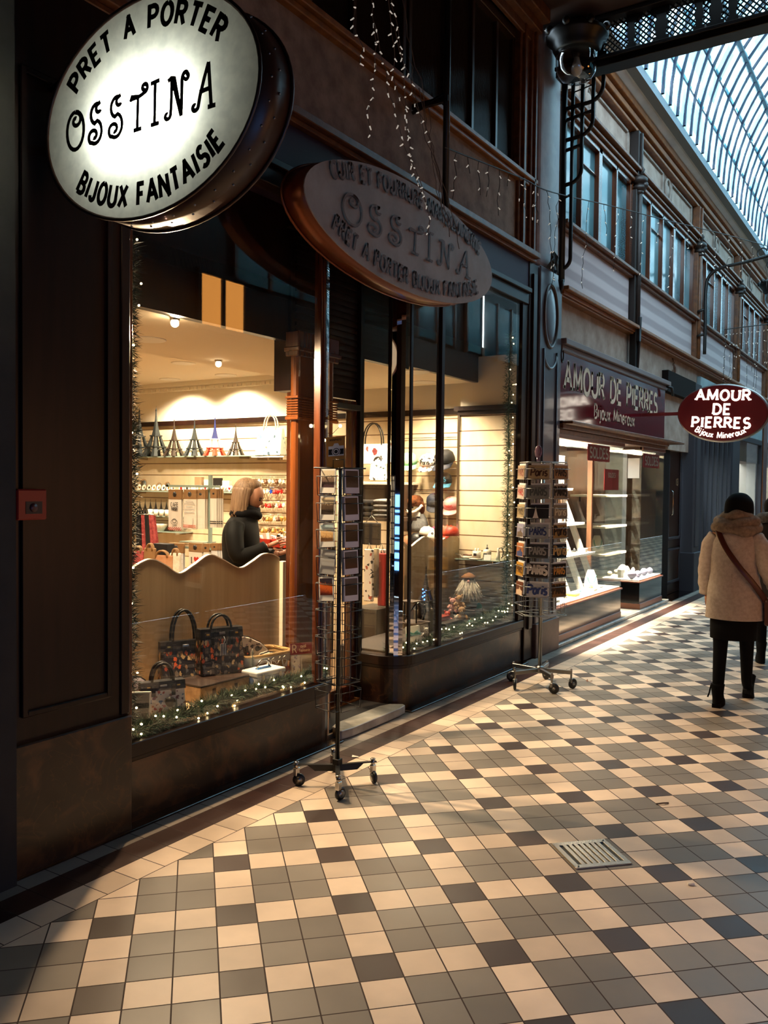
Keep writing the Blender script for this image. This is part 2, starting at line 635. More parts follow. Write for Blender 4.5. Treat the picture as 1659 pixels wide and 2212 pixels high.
def text(mb, t, fn, h, sx=1., w=.16, sp=.22, m=0, serif=0., x0=None, align='c', slant=0.):
    """write t at height h; fn(a, b) -> point, a runs along the line; sx squeezes; w pen width / h"""
    W = text_width(t, sp) * h * sx
    a = x0 if x0 is not None else (-W / 2 if align == 'c' else 0)
    for c in t:
        if c not in GLY:
            a += (.4 + sp) * h * sx
            continue
        wd, st = GLY[c]
        for pl in st:
            q = [(a + (p[0] + slant * p[1]) * h * sx, p[1] * h) for p in pl]
            for run in split_corners(q, w * h):
                mb.ribbon(run, w * h, fn, m)
            if serif:
                for (e, nb) in ((0, 1), (-1, -2)):
                    dx, dy = pl[e][0] - pl[nb][0], pl[e][1] - pl[nb][1]
                    if abs(dy) > abs(dx) * .9 and (pl[e][1] < .08 or pl[e][1] > .92):
                        yy = q[e][1] + (w * h * .32 if pl[e][1] < .5 else -w * h * .32)
                        mb.ribbon([(q[e][0] - serif * h * sx, yy), (q[e][0] + serif * h * sx, yy)], w * h * .62, fn, m)
        a += (wd + sp) * h * sx


def arc_fn(cx, cy, r, up, fn):
    """bend a line of lettering along a circle; up=+1 over the top, -1 under the bottom"""
    def g(a, b):
        if up > 0:
            th = PI / 2 - a / r
            return fn(cx + (r + b) * math.cos(th), cy + (r + b) * math.sin(th))
        th = -PI / 2 + a / r
        return fn(cx + (r - b) * math.cos(th), cy + (r - b) * math.sin(th))
    return g


def spiral(cx, cy, r0, r1, a0, a1, n=16):
    return [(cx + (r0 + (r1 - r0) * i / n) * math.cos(math.radians(a0 + (a1 - a0) * i / n)), cy + (r0 + (r1 - r0) * i / n) * math.sin(math.radians(a0 + (a1 - a0) * i / n))) for i in range(n + 1)]


def ossti_glyphs():
    """curly capitals of the shop's name"""
    G = {}
    G['O'] = (.62, [arc(.31, .47, .3, .47, 90, 450, 22), spiral(.33, .72, .2, .05, 95, -290, 20)])
    G['S'] = (.52, [spiral(.36, .82, .05, .14, 330, 90 - 360 + 360, 10) + arc(.27, .72, .2, .24, 70, 250, 9) + arc(.22, .28, .22, .28, 70, -120, 10) + spiral(.17, .2, .19, .05, 230, -110, 18)])
    G['T'] = (.5, [[(.02, .72), (.06, .8), (.3, .78), (.5, .84)] + spiral(.47, .95, .11, .03, -60, 330, 16), [(.27, .78), (.24, 0)], [(.12, .02), (.38, .02)]])
    G['I'] = (.26, [[(.14, 1), (.12, 0)], [(0, .98), (.28, 1.)], [(0, .02), (.26, .02)]])
    G['N'] = (.66, [spiral(.08, .12, .03, .1, 60, 350, 14) + [(.2, .3), (.22, .92)], [(.1, .9), (.2, .95), (.26, .93), (.5, .02)], [(.5, .02), (.52, .7)] + arc(.62, .78, .1, .2, 190, 60, 8) + spiral(.64, .86, .08, .02, 60, -200, 12)])
    G['A'] = (.66, [spiral(.07, .12, .03, .1, 60, 350, 14) + [(.22, .34), (.34, .7), (.46, 1.02)], [(.46, 1.02), (.5, .5), (.54, .02)], [(.2, .42), (.52, .44)], [(.44, .03), (.66, .03)]])
    return G


OG = ossti_glyphs()


def ossti(mb, t, fn, h, sx=1., w=.07, sp=.14, m=0):
    W = (sum(OG[c][0] + sp for c in t) - sp) * h * sx
    a = -W / 2
    for c in t:
        wd, st = OG[c]
        for pl in st:
            for run in split_corners([(a + p[0] * h * sx, p[1] * h) for p in pl], w * h, .3):
                mb.ribbon(run, w * h, fn, m)
        a += (wd + sp) * h * sx

# ------------------------------------------------------------------ material library
floor_material()
marble_material('brown marble', '0D0503', '1E0E08', '54331B', .3)
marble_material('dark marble', '0A0605', '150B08', '33231A', .1)
pm('white marble', 'B9B3A6', .22, col2='8E8A80', scale=4)
pm('dark wood', '150704', .36, col2='200E07', spec=.3, scale=3, stretch=(8, 8, .7))
pm('brown wood', '3A1B0C', .25, col2='5A2C12', scale=3, stretch=(9, 9, .6), coat=.4)
pm('orange wood', '5A2E12', .22, col2='6E3C18', scale=2, stretch=(9, 9, .5), coat=.6)
pm('pale wood', 'C9A676', .5, col2='DCBE92', scale=2, stretch=(7, 7, .5))
pm('panel wood', 'A18B68', .42, col2='B09A78', scale=2, stretch=(9, 9, .4))
pm('white edge', 'F3E6D0', .5)
slat_material('slat wood', 'DFCBA8', 'EBDDC4', .14)
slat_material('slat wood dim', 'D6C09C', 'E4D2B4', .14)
pm('white wall', 'EEE6D2', .7)
pm('ceiling paint', 'E6D9C2', .75)
pm('gold paint', '8A5420', .45, col2='6B3C14', scale=12, bump=.1)
pm('gilt brown', '6F4322', .45, col2='4C2B16', scale=14, bump=.1)
pm('tan stucco', '8F7A69', .85, col2='6E5849', scale=7, detail=8, bump=.25)
pm('plaster', 'A69486', .85, col2='8A7669', scale=5, detail=8, bump=.2)
pm('plaster spot', '6B4630', .85, col2='4A2E1F', scale=16)
wavemat('band stone', '9C8F90', 'B8ACAD', 1.6, .85, 'Z', .5, bump=.1)
pm('grey paint', '968A8A', .45, col2='80767A', scale=6)
pm('blue grey paint', '4C4A50', .32, col2='454147', scale=4, coat=.3)
pm('slate paint', '34343A', .6, spec=.2)
pm('dark slate', '140C09', .8, spec=.1)
pm('purple board', '2E2036', .55, spec=.25)
pm('cove plaster', 'C6CBCB', .8, col2='B1BBBF', scale=2)
pm('black iron', '0B0807', .4, spec=.4)
pm('iron brown', '1A0F0A', .5)
pm('chrome', 'B8B4AE', .22, metal=1.)
pm('steel', '8E8C88', .35, metal=1.)
pm('gold metal', 'C79A48', .3, metal=1.)
pm('black plastic', '0A0909', .45)
pm('white plastic', 'E9E4DA', .4)
pm('red plastic', '8C1208', .4)
pm('dark ceiling', '3A2214', .7, col2='2A170D', scale=3)
glassmat('shop glass', 'F7F6F0', 1.15)
glassmat('clear glass', 'FFFFFF', 1.)
glassmat('bowl glass', 'E6EAEC', 2.2, .07)
pm('mirror', 'E6E6E6', .02, metal=1.)
m_, nt_, out_ = nmat('teal pane')
b_ = N(nt_, 'BsdfPrincipled', i_Roughness=.12)
L(nt_, b_, 0, out_, 0)
g_ = N(nt_, 'NewGeometry')
n_ = N(nt_, 'TexNoise', i_Scale=1.1, i_Detail=3.)
L(nt_, g_, 'Position', n_, 'Vector')
r_ = ramp(nt_, [(.3, '294851'), (.7, '5E8890')])  # sky reflection put into the pane colour
L(nt_, n_, 0, r_, 0)
L(nt_, r_, 0, b_, 'Base Color')
pm('dark pane', '1E140F', .08)
wavemat('ribbed pane', '1B1410', '2A211C', 28., .12, 'Y', bump=.5)
pm('bulb glass', 'C9C4BC', .15, spec=.8)
em('fairy bulb', 'FFE3B0', 26.)
em('lamp disc', 'FFE9C4', 14.)
em('halogen', 'FFE6BC', 160.)
em('cool tube', 'DDEBFF', 9.)
em('sign neon', 'FFF1DE', 4.)
em('blue led', '4F86FF', 9.)
pm('needle green', '1F3521', .6, col2='3A5A3C', scale=40)
pm('needle dark', '0F1A10', .6, col2='1E2E1D', scale=40)


# ------------------------------------------------------------------ floor and ceiling
YEND = 46.
mb = MB()
mb.box(-.44, 4.1, -5, YEND, -.1, 0)
mb.box(-8, -.44, -5, YEND, -.1, -.02)
obj('floor', mb, 'passage tiles', label='cream, grey and black diagonal tile floor of the passage with a dark border', cat='floor', kind='structure', origin=(0, 0, 0))
mb = MB().box(-.475, -.39, -5, 4.40, 0, .012)
obj('baseboard_left', mb, 'dark marble', label='dark stone kerb under the gift shop window beside the tiles', cat='kerb', kind='structure', bev=.003)
mb = MB().box(-.475, -.39, 5.24, 7.36, 0, .012)
obj('baseboard_left', mb, 'dark marble', label='dark stone kerb in front of the rounded window plinth', cat='kerb', kind='structure', bev=.003)
# jeweller's step
mb = MB().box(-3.2, -.425, 8.17, 12.55, 0, .04)
obj('trim_1', mb, 'white marble', label='pale stone step along the front of the jeweller', cat='step', kind='structure', bev=.006)
mb = MB().box(-2.4, -.39, 12.6, 30, -.02, .012)
obj('baseboard_left', mb, 'dark marble', label='dark stone strip along the farther shopfronts', cat='kerb', kind='structure')

ZC = 5.95
mb = MB().box(-.6, 4.2, -5, 7.72, ZC, ZC + .15)
obj('ceiling', mb, 'dark ceiling', label='low dark brown ceiling over the near end of the passage', cat='ceiling', kind='structure')
mb = MB()
for i, (dx, z0, z1) in enumerate(((.04, 5.66, 5.75), (.10, 5.75, 5.83), (.17, 5.83, 5.95))):
    mb.box(-.47, -.47 + dx, -2, 7.42, z0, z1)
obj('trim_2', mb, 'gilt brown', label='brown gilded cornice below the low ceiling', cat='cornice', kind='structure', bev=.008)

# ------------------------------------------------------------------ far and right hand walls of the place
mb = MB().box(4.11, 4.3, -5, YEND, 0, 6.33)
obj('wall_right', mb, 'dark wood', label='dark facade on the far side of the passage, seen only in reflections', cat='wall', kind='structure')
for i, (y0, y1, z0, z1, mt_) in enumerate(((.4, 2.8, .4, 1.5, 'added blue glow'), (3.9, 6.5, .5, 2.3, 'lit shop'), (7.75, 8.6, 3.62, 4.25, 'lit warm'), (12.2, 13.0, 1.2, 2.2, 'lit warm'), (18.5, 20.5, .5, 2.4, 'lit shop'))):  # first and second panes are added glows: blue for floor, warm for facade
    if mt_ not in MATS:
        em(mt_, {'added blue glow': '6AAAFF', 'lit warm': 'FFA850', 'lit shop': 'FFB070'}[mt_], {'added blue glow': 4.5, 'lit warm': 7., 'lit shop': 1.4}[mt_])
    w = thing('window_%d' % (30 + i), 'lit shop window on the far side facade number %s along the passage' % ['one', 'two', 'three', 'four', 'five'][i], 'window', (4.09, (y0 + y1) / 2, z0), kind='structure')
    obj('pane', MB().box(4.07, 4.085, y0, y1, z0, z1), mt_, w)
    f = MB()
    for yy in (y0, (y0 + y1) / 2, y1):
        f.box(4.04, 4.1, yy - .03, yy + .03, z0, z1)
    f.box(4.04, 4.1, y0 - .03, y1 + .03, z1, z1 + .06)
    f.box(4.04, 4.1, y0 - .03, y1 + .03, z0 - .06, z0)
    if i == 0:
        for zz in (.55, .68, .84, .9, 1.06, 1.22, 1.3):  # added bars break up the blue pane's mirror image
            f.box(4.03, 4.1, y0, y1, zz - .022, zz + .022)
    obj('frame', f, 'dark wood', w)
for k in range(9):
    y0 = 8.4 + k * 3.3
    w = thing('window_%d' % (40 + k), 'upper window of the opposite facade, bay %s' % ['one', 'two', 'three', 'four', 'five', 'six', 'seven', 'eight', 'nine'][k], 'window', (4.09, y0 + 1.4, 4.3), kind='structure')
    obj('pane', MB().box(4.075, 4.095, y0, y0 + 2.8, 4.3, 5.4), 'teal pane', w)
    f = MB()
    for q in range(5):
        f.box(4.04, 4.1, y0 + .7 * q - .03, y0 + .7 * q + .03, 4.25, 5.45)
    obj('frame', f, 'brown wood', w)
mb = MB().box(-3, 4.3, -5.2, -5, 0, 6)  # added end wall keeps sky light out of the near section
obj('wall_front', mb, 'dark wood', label='added dark wall shutting sky light out behind the viewer', cat='wall', kind='structure')
mb = MB().box(-.5, 4.3, YEND + .06, YEND + .26, 0, 10)
obj('wall_back', mb, 'grey paint', label='pale grey end wall at the far end of the passage', cat='wall', kind='structure')

# ------------------------------------------------------------------ left wall pier beside the gift shop window
mb = MB().box(-1.2, -.36, -5, 2.075, 0, 5.9)
obj('wall_left', mb, pm('olive wall', '2A241A', .8, col2='1C170F', scale=4), label='plain olive brown wall edge beside the dark panelled pier', cat='wall', kind='structure')
pier = thing('trim_3', 'tall dark panelled wooden pier on a mottled marble base', 'pier', (-.45, 2.38, 0), kind='structure')
mb = MB().box(-1.1, -.415, 2.075, 2.69, .55, 3.77)
obj('body', mb, 'dark wood', pier)
mb = MB()
for (a, b_) in ((2.13, 2.155), (2.56, 2.585)):
    mb.box(-.415, -.400, a, b_, .66, 3.3)
mb.box(-.415, -.400, 2.155, 2.56, .66, .685).box(-.415, -.400, 2.155, 2.56, 3.275, 3.3)
mb.box(-.415, -.405, 2.64, 2.69, .56, 3.7)
obj('moulding', mb, 'dark wood', pier, bev=.004)
mb = MB().box(-1.1, -.385, 2.075, 2.69, .012, .555)
obj('marble_base', mb, 'brown marble', pier, bev=.006)

# ------------------------------------------------------------------ gift shop: plinths, sills, fascia
F = -.47


def front_path(y_in, y_a, y_b, r, x_in, sgn):
    """plan line of the shopfront with one rounded corner (sgn=-1: corner at low y)"""
    pts = []
    if sgn < 0:
        pts.append((x_in, y_a))
        for q in range(9):
            a = PI / 2 * q / 8
            pts.append((F - r + r * math.sin(a), y_a + r - r * math.cos(a)))
        pts.append((F, y_b))
    else:
        pts.append((F, y_a))
        for q in range(9):
            a = PI / 2 * q / 8
            pts.append((F - r + r * math.cos(a), y_b - r + r * math.sin(a)))
        pts.append((x_in, y_b))
    return pts


def offset(pts, d):
    out = []
    for i, p in enumerate(pts):
        a = pts[max(i - 1, 0)]
        c = pts[min(i + 1, len(pts) - 1)]
        dx, dy = c[0] - a[0], c[1] - a[1]
        l = math.hypot(dx, dy)
        out.append((p[0] + dy / l * d, p[1] - dx / l * d))
    return out


def wall_run(mb, pts, z0, z1, d_out, d_in, m=0, sm=False):
    A, B = offset(pts, d_out), offset(pts, -d_in)
    k = len(pts)
    vs = [(x, y, z0) for x, y in A] + [(x, y, z1) for x, y in A] + [(x, y, z1) for x, y in B] + [(x, y, z0) for x, y in B]
    fs = []
    for i in range(k - 1):
        for r in range(4):
            fs.append((r * k + i, r * k + i + 1, ((r + 1) % 4) * k + i + 1, ((r + 1) % 4) * k + i))
    fs += [tuple(r * k for r in range(4))[::-1], tuple(r * k + k - 1 for r in range(4))]
    mb.add(vs, fs, m, sm)


W1 = front_path(0, 2.69, 4.43, .17, -.86, 1)
W2 = front_path(0, 5.20, 7.34, .16, -.86, -1)
for nm, WW, lb in (('window_1', W1, 'large gift shop display window with the bags and a rounded glass corner by the door'),
                   ('window_2', W2, 'second gift shop display window with the hats beyond the door')):
    w = thing(nm, lb, 'shop window', (F, (WW[0][1] + WW[-1][1]) / 2, 0), kind='structure')
    mb = MB()
    wall_run(mb, WW, .012, .33, .01, .1)
    obj('marble_plinth', mb, 'brown marble', w)
    mb = MB()
    wall_run(mb, WW, .33, .40, .035, .08)
    wall_run(mb, WW, .305, .33, .018, .05)
    obj('sill', mb, 'dark wood', w, bev=.004)
    mb = MB()
    wall_run(mb, WW, .40, 3.33, .003, .003)
    obj('glass', mb, 'shop glass', w)
    mb = MB()
    wall_run(mb, WW, 3.30, 3.40, .04, .06)
    wall_run(mb, WW, 3.40, 3.44, .07, .06)
    obj('head_rail', mb, 'dark wood', w, bev=.004)
    mb = MB()
    if nm == 'window_1':
        mb.box(F - .035, F + .02, 4.205, 4.255, .40, 3.32)
        mb.box(F - .015, F + .028, 4.222, 4.24, .40, 3.32)
        mb.box(F - .04, F + .02, 2.69, 2.745, .40, 3.32)
        obj('mullion', mb, 'brown wood', w, bev=.004)
        obj('corner_bead', MB().tube([(-.645, 4.435, .4), (-.645, 4.435, 3.3)], .012), 'steel', w)
    else:
        mb.box(F - .03, F + .02, 5.735, 5.785, .40, 3.32)
        mb.box(F - .04, F + .02, 7.24, 7.36, .40, 3.32)
        obj('mullion', mb, 'dark wood', w, bev=.004)
        mb = MB().box(-.585, -.575, 5.185, 5.215, .4, 3.3).box(-.475, -.462, 5.30, 5.33, .4, 3.3)
        obj('corner_post', mb, 'dark wood', w)
        mb = MB()
        wall_run(mb, [(x, y) for x, y in W2[3:7]], .4, 3.0, .012, .012)
        obj('mirror_strip', mb, 'mirror', w)
        obj('side_post', MB().box(-.86, -.82, 5.18, 5.23, .4, 3.3), 'dark wood', w)

# fascia boards and the stone band above the shop
mb = MB().box(-1.1, F + .02, 2.69, 7.4, 3.44, 3.70)
obj('trim_4', mb, 'purple board', label='dark purplish fascia board over the gift shop windows', cat='fascia', kind='structure', bev=.006)
mb = MB().box(F, F + .06, 2.1, 7.45, 3.70, 3.73).box(F, F + .10, 2.1, 7.45, 3.73, 3.78)
obj('trim_5', mb, 'gilt brown', label='narrow brown moulding between fascia and stone band', cat='moulding', kind='structure', bev=.005)
mb = MB().box(-.8, F - .01, -5, 7.40, 3.78, 4.37)
obj('wall_left', mb, 'tan stucco', label='tan stone band above the gift shop', cat='wall', kind='structure')
mb = MB().box(F - .02, F + .04, -2, 7.42, 4.36, 4.40).box(F - .02, F + .075, -2, 7.42, 4.40, 4.44)
obj('trim_6', mb, 'gold paint', label='gilded ledge under the dark upstairs windows above the gift shop', cat='moulding', kind='structure', bev=.006)
mb = MB().box(-.9, F - .13, -5, 7.4, 4.40, 5.95)
obj('wall_left', mb, 'dark wood', label='dark timber backing behind the upstairs windows above the gift shop', cat='wall', kind='structure')
wl = thing('window_3', 'row of dark ribbed glass windows upstairs above the gift shop', 'window', (F, 5, 4.44), kind='structure')
ys = [2.2, 2.85, 3.5, 4.15, 4.62, 5.24, 5.32, 5.85, 6.31, 6.76, 7.10]
for a, b_ in zip(ys[:-1], ys[1:]):
    obj('pane', MB().box(F - .09, F - .075, a, b_, 4.44, 5.68), 'ribbed pane', wl)
fm = MB()
for y in ys:
    fm.box(F - .10, F - .04, y - .022, y + .022, 4.44, 5.68)
fm.box(F - .1, F - .02, 2, 7.12, 5.60, 5.68)
obj('frame', fm, pm('window brown', '2E1A0F', .35), wl, bev=.005)
# pilasters at the end of the near building
mb = MB()
for dx, a, b_ in ((.02, 7.11, 7.44), (.05, 7.15, 7.20), (.05, 7.30, 7.42), (.075, 7.34, 7.38)):
    mb.box(F - .2, F + dx, a, b_, 3.78, 5.9)
obj('trim_7', mb, 'gilt brown', label='fluted brown pilaster at the end of the stone band', cat='pilaster', kind='structure', bev=.006)
mb = MB().box(-.9, F + .03, 7.36, 7.56, .012, 3.7).box(F, F + .05, 7.42, 7.50, .3, 3.6)
obj('trim_8', mb, 'dark wood', label='dark wooden end post of the gift shop', cat='post', kind='structure', bev=.006)

# painted iron pier with the oval medallion
pr = thing('trim_9', 'blue grey painted pier with an oval medallion near its top', 'pier', (-.45, 7.9, 0), kind='structure')
X9 = -.43
mb = MB().box(-.9, X9, 7.60, 8.16, 0.0, 3.72)
obj('body', mb, 'blue grey paint', pr, bev=.01)
fm = MB()
fx = lambda a, b_, d: V((X9 + d, 7.86 + a, b_))
ring = [(.17 * math.cos(t * PI / 18), 3.28 + .30 * math.sin(t * PI / 18)) for t in range(36)]
fm.tube([fx(a, b_, .005) for a, b_ in ring], (.016), 6, closed=True)
obj('medallion_ring', fm, pm('ring brown', '3A2A26', .35), pr)
mb = MB().ball((X9, 7.86, 3.28), 1, 0, 24, (.02, .135, .265))
obj('medallion', mb, 'blue grey paint', pr)
fm = MB()
u = [(-.17, .38)] + [(.17 * math.cos(PI + PI * t / 12), 2.95 - .17 * math.sin(PI * t / 12)) for t in range(13)] + [(.17, .38)]
fm.tube([fx(a, b_, .004) for a, b_ in u], .013, 6)
obj('panel_moulding', fm, 'blue grey paint', pr)
mb = MB().box(-.9, X9 + .02, 7.58, 8.18, 0, .33)
obj('base', mb, pm('worn brown', '3E2A24', .5, col2='574039', scale=5), pr, bev=.008)
mb = MB().box(-.9, X9 - .03, 7.62, 8.14, 3.72, 5.95)
obj('trim_10', mb, 'grey paint', label='pale grey iron column above the painted pier', cat='column', kind='structure', bev=.05, bseg=3)
mb = MB()
for k in range(9):
    a = k * .7
    mb.tube([V((X9 + .01, 7.72 + .02 * k, 3.72)), V((X9 + .05, 7.76 + .03 * math.sin(k), 3.80 + .01 * k)), V((X9 + .02, 7.95 + .01 * k, 3.76 + .012 * k)), V((X9 - .02, 8.12, 3.70 + .01 * k))], .006, 5)
obj('cable_bundle', mb, 'black plastic', label='tangle of dark cables on top of the blue grey pier', cat='cable')

# ------------------------------------------------------------------ the bays beyond, under the glass vault
YB = [7.4, 10.67, 13.97, 17.27, 20.57, 23.87, 27.17, 30.47]
mb = MB().box(-.9, F - .06, 7.56, YEND, 2.2, 6.3)
obj('wall_left', mb, 'plaster', label='plaster facade of the buildings under the glass vault', cat='wall', kind='structure')
long_ = [('trim_11', 'gold paint', ((3.56, 3.60, .05), (3.60, 3.64, .10), (3.54, 3.56, .03)), 'gilded ledge running under the banded stone of the far facade'),
         ('trim_12', 'gilt brown', ((4.22, 4.26, .03), (4.26, 4.30, .08)), 'brown sill ledge under the tall upstairs windows'),
         ('trim_13', 'gilt brown', ((5.40, 5.44, .03), (5.47, 5.50, .05), (5.53, 5.57, .09)), 'stepped brown moulding over the tall upstairs windows'),
         ('trim_14', 'gold paint', ((6.02, 6.06, .03), (6.09, 6.16, .06), (6.18, 6.26, .10)), 'gilded cornice below the pale cove of the vault')]
for nm, mt_, rows, lb in long_:
    mb = MB()
    for z0, z1, dx in rows:
        mb.box(F - .08, F + dx, 8.18, YEND, z0, z1)
    obj(nm, mb, mt_, label=lb, cat='moulding', kind='structure', bev=.006)
mb = MB()
for (x0, x1, z0, z1) in ((F - .1, -.36, 6.26, 6.31), (F - .1, -.27, 6.29, 6.36)):
    mb.box(x0, x1, 8.1, YEND, z0, z1)
mb.add([(-.36, 8.1, 6.26), (-.27, 8.1, 6.30), (-.27, YEND, 6.30), (-.36, YEND, 6.26)], [(0, 1, 2, 3)])
obj('trim_15', mb, 'cove plaster', label='pale plaster cove at the foot of the glass vault', cat='cove', kind='structure')
mb = MB().box(-.27, -.16, 8.1, YEND, 6.29, 6.40)
obj('trim_16', mb, pm('gutter grey', '707C84', .6), label='blue grey gutter edge between cove and glass vault', cat='gutter', kind='structure')
mb = MB().box(4.12, 4.3, 8.1, YEND, 6.405, 6.6)
obj('trim_17', mb, 'cove plaster', label='cove of the opposite facade', cat='cove', kind='structure')

wn_i = 4
NUM = ['first', 'second', 'third', 'fourth', 'fifth', 'sixth', 'seventh']
for k in range(7):
    ya, yb = YB[k] + .12, YB[k + 1] - .12
    if k == 0:
        ya = 8.2
    mb = MB().box(F - .08, F - .02, ya, yb, 3.64, 4.22)
    obj('wall_left', mb, 'band stone', label='weathered banded stone panel of the %s bay past the iron column' % NUM[k], cat='wall panel', kind='structure')
    # frieze with two framed panels and a medallion
    mb = MB()
    cy = (YB[k] + YB[k + 1]) / 2 if k else 9.05
    for (a, b_) in ((ya + .08, cy - .22), (cy + .22, yb - .08)):
        if b_ - a < .3:
            continue
        for (p, q, z0, z1) in ((a, b_, 5.62, 5.645), (a, b_, 5.955, 5.98), (a, a + .025, 5.62, 5.98), (b_ - .025, b_, 5.62, 5.98)):
            mb.box(F - .07, F - .03, p, q, z0, z1)
    for t in range(1):
        mb.tube([V((F - .03, cy + .13 * math.cos(i * PI / 10), 5.8 + .15 * math.sin(i * PI / 10))) for i in range(20)], .02, 6, closed=True)
        mb.ball((F - .05, cy, 5.8), 1, 0, 14, (.04, .07, .09))
    obj('trim_%d' % (20 + k), mb, pm('frieze stone', '93897F', .8, col2='7B6E65', scale=8) if k == 0 else 'frieze stone', label='frieze frames and round medallion of the %s bay past the iron column' % NUM[k], cat='frieze', kind='structure', bev=.004)
    # iron colonnette with capital
    yp = YB[k + 1]
    mb = MB().box(F - .05, F + .05, yp - .10, yp + .10, 3.64, 5.30)
    mb.tube([(F + .06, yp, 3.66), (F + .06, yp, 5.28)], .035, 8)
    mb.box(F - .05, F + .06, yp - .07, yp + .07, 5.42, 6.02)
    mb.box(F + .06, F + .09, yp - .02, yp + .02, 5.55, 6.0)
    obj('trim_%d' % (30 + k), mb, 'iron brown' if k < 1 else 'gilt brown', label='slender iron colonnette between upstairs windows at the %s bay end' % NUM[k], cat='colonnette', kind='structure', bev=.006)
    mb = MB()
    for q, (z, r) in enumerate(((5.28, .06), (5.33, .09), (5.38, .075), (5.42, .11))):
        mb.ball((F + .05, yp, z), r, 0, 10, (1.0, 1.1, .6))
    mb.ball((F + .12, yp, 5.36), .045, 0, 8).ball((F + .02, yp, 5.47), .06, 0, 8)
    mb.tube([(F + .05, yp, 5.47), (F + .10, yp, 5.55), (F + .05, yp, 5.63)], .022, 6)
    obj('trim_%d' % (40 + k), mb, 'iron brown', label='leafy iron capital on the %s colonnette' % NUM[k], cat='capital', kind='structure')
    if k < 1:
        mb = MB().box(F - .02, F + .06, yp - .05, yp + .06, 3.10, 3.62)
        mb.box(F, F + .10, yp - .03, yp + .04, 3.45, 3.75)
        mb.tube([(F + .1, yp, 3.75), (F + .07, yp + .05, 3.4), (F + .06, yp + .04, 3.12)], .02, 6)
        obj('trim_%d' % (50 + k), mb, 'black iron', label='dark worn timber stub and cable below the %s colonnette' % NUM[k], cat='post', kind='structure', bev=.005)
    w = thing('window_%d' % wn_i, 'tall sky tinted upstairs window of the %s bay past the iron column' % NUM[k], 'window', (F, (ya + yb) / 2, 4.3), kind='structure')
    wn_i += 1
    nl = 4 if k == 0 else 5
    ys = [ya + (yb - ya) * i / nl for i in range(nl + 1)]
    for a, b_ in zip(ys[:-1], ys[1:]):
        obj('pane', MB().box(F - .065, F - .055, a, b_, 4.30, 5.40), 'teal pane', w)
    fm = MB()
    for i, y in enumerate(ys):
        t = .05 if i in (0, nl) or i == (nl + 1) // 2 else .022
        fm.box(F - .06, F - .0, y - t, y + t, 4.30, 5.40)
    fm.box(F - .06, F, ya, yb, 5.34, 5.40).box(F - .06, F + .01, ya, yb, 4.30, 4.34)
    fm.box(F - .05, F - .03, ys[1], ys[2], 5.08, 5.10)
    obj('frame', fm, 'brown wood', w, bev=.004)
    if k == 1:
        mb = MB()
        for q in range(14):
            mb.ball((F - .052, 12.95 + R_.uniform(-.08, .08), 2.75 + q * .03 + 3.0 * 0 + .4), R_.uniform(.02, .055), 0, 6, (.12, 1, 1))
        obj('wall_stain', mb, 'plaster spot', label='rust brown stain flaking off the plaster above the passage door', cat='stain')

# glass vault
sk = thing('skylight', 'tall curved iron and glass vault over the passage', 'skylight', (1.95, 8, 6.4))
XA, XB_ = -.16, 4.1
XM = (XA + XB_) / 2
ZS = 6.40


def vault(t):
    """t 0..1 from the left springing over the top to the right one; slightly pointed arch"""
    s = t if t <= .5 else 1 - t
    R = 2.75
    cx = XA + R
    a1 = math.acos((cx - XM) / R)
    a = a1 * (s / .5)
    x, z = cx - R * math.cos(a), ZS + R * math.sin(a)
    return (x, z) if t <= .5 else (XA + XB_ - x, z)


m_, nt_, out_ = nmat('vault pane')
tr_ = N(nt_, 'BsdfTransparent')
tl_ = N(nt_, 'BsdfTranslucent')
g_ = N(nt_, 'NewGeometry')
n1_ = N(nt_, 'TexNoise', i_Scale=2.2, i_Detail=6., i_Roughness=.7)
L(nt_, g_, 'Position', n1_, 'Vector')
sx_ = N(nt_, 'SeparateXYZ')
L(nt_, g_, 'Position', sx_, 0)
cv_ = N(nt_, 'CombineXYZ')
for ax_, sc_ in ((1, .36), (2, .31)):
    dv_ = N(nt_, 'Math', operation='DIVIDE', i_1=sc_)
    L(nt_, sx_, ax_, dv_, 0)
    fl_ = N(nt_, 'Math', operation='FLOOR')
    L(nt_, dv_, 0, fl_, 0)
    L(nt_, fl_, 0, cv_, ax_)
wn_ = N(nt_, 'TexWhiteNoise')
L(nt_, cv_, 0, wn_, 'Vector')
ma_ = N(nt_, 'Math', operation='MULTIPLY_ADD', i_1=.28)
L(nt_, wn_, 'Value', ma_, 0)
L(nt_, n1_, 0, ma_, 2)
r1_ = ramp(nt_, [(.46, '16323C'), (.66, '56858F'), (.84, 'F0F7F4')])
L(nt_, ma_, 0, r1_, 0)
L(nt_, r1_, 0, tr_, 0)
mx_ = N(nt_, 'MixShader', i_0=.0)
tl_.inputs[0].default_value = lin('B9D3DA')
vr_ = N(nt_, 'MapRange', i_1=.35, i_2=.65, i_3=.35, i_4=.0)
L(nt_, n1_, 0, vr_, 0)
L(nt_, vr_, 0, mx_, 0)
L(nt_, tr_, 0, mx_, 1)
L(nt_, tl_, 0, mx_, 2)
L(nt_, mx_, 0, out_, 0)
NT = 14
PITCH = .36
mb = MB()
for q in range(NT):
    for half in (0,):
        t0, t1 = q / NT, (q + 1) / NT
        (xa, za), (xb, zb) = vault(t0), vault(min(1, t1 + .006))
        for k in range(int((YEND - 8.1) / PITCH)):
            y0 = 8.1 + k * PITCH
            mb.add([(xa, y0, za), (xb, y0, zb), (xb, y0 + PITCH, zb), (xa, y0 + PITCH, za)], [(0, 1, 2, 3)])
obj('glazing', mb, 'vault pane', sk)
pm('rib iron', '0E1F3A', .5)
NR = int((YEND - 8.1) / PITCH)
first = None
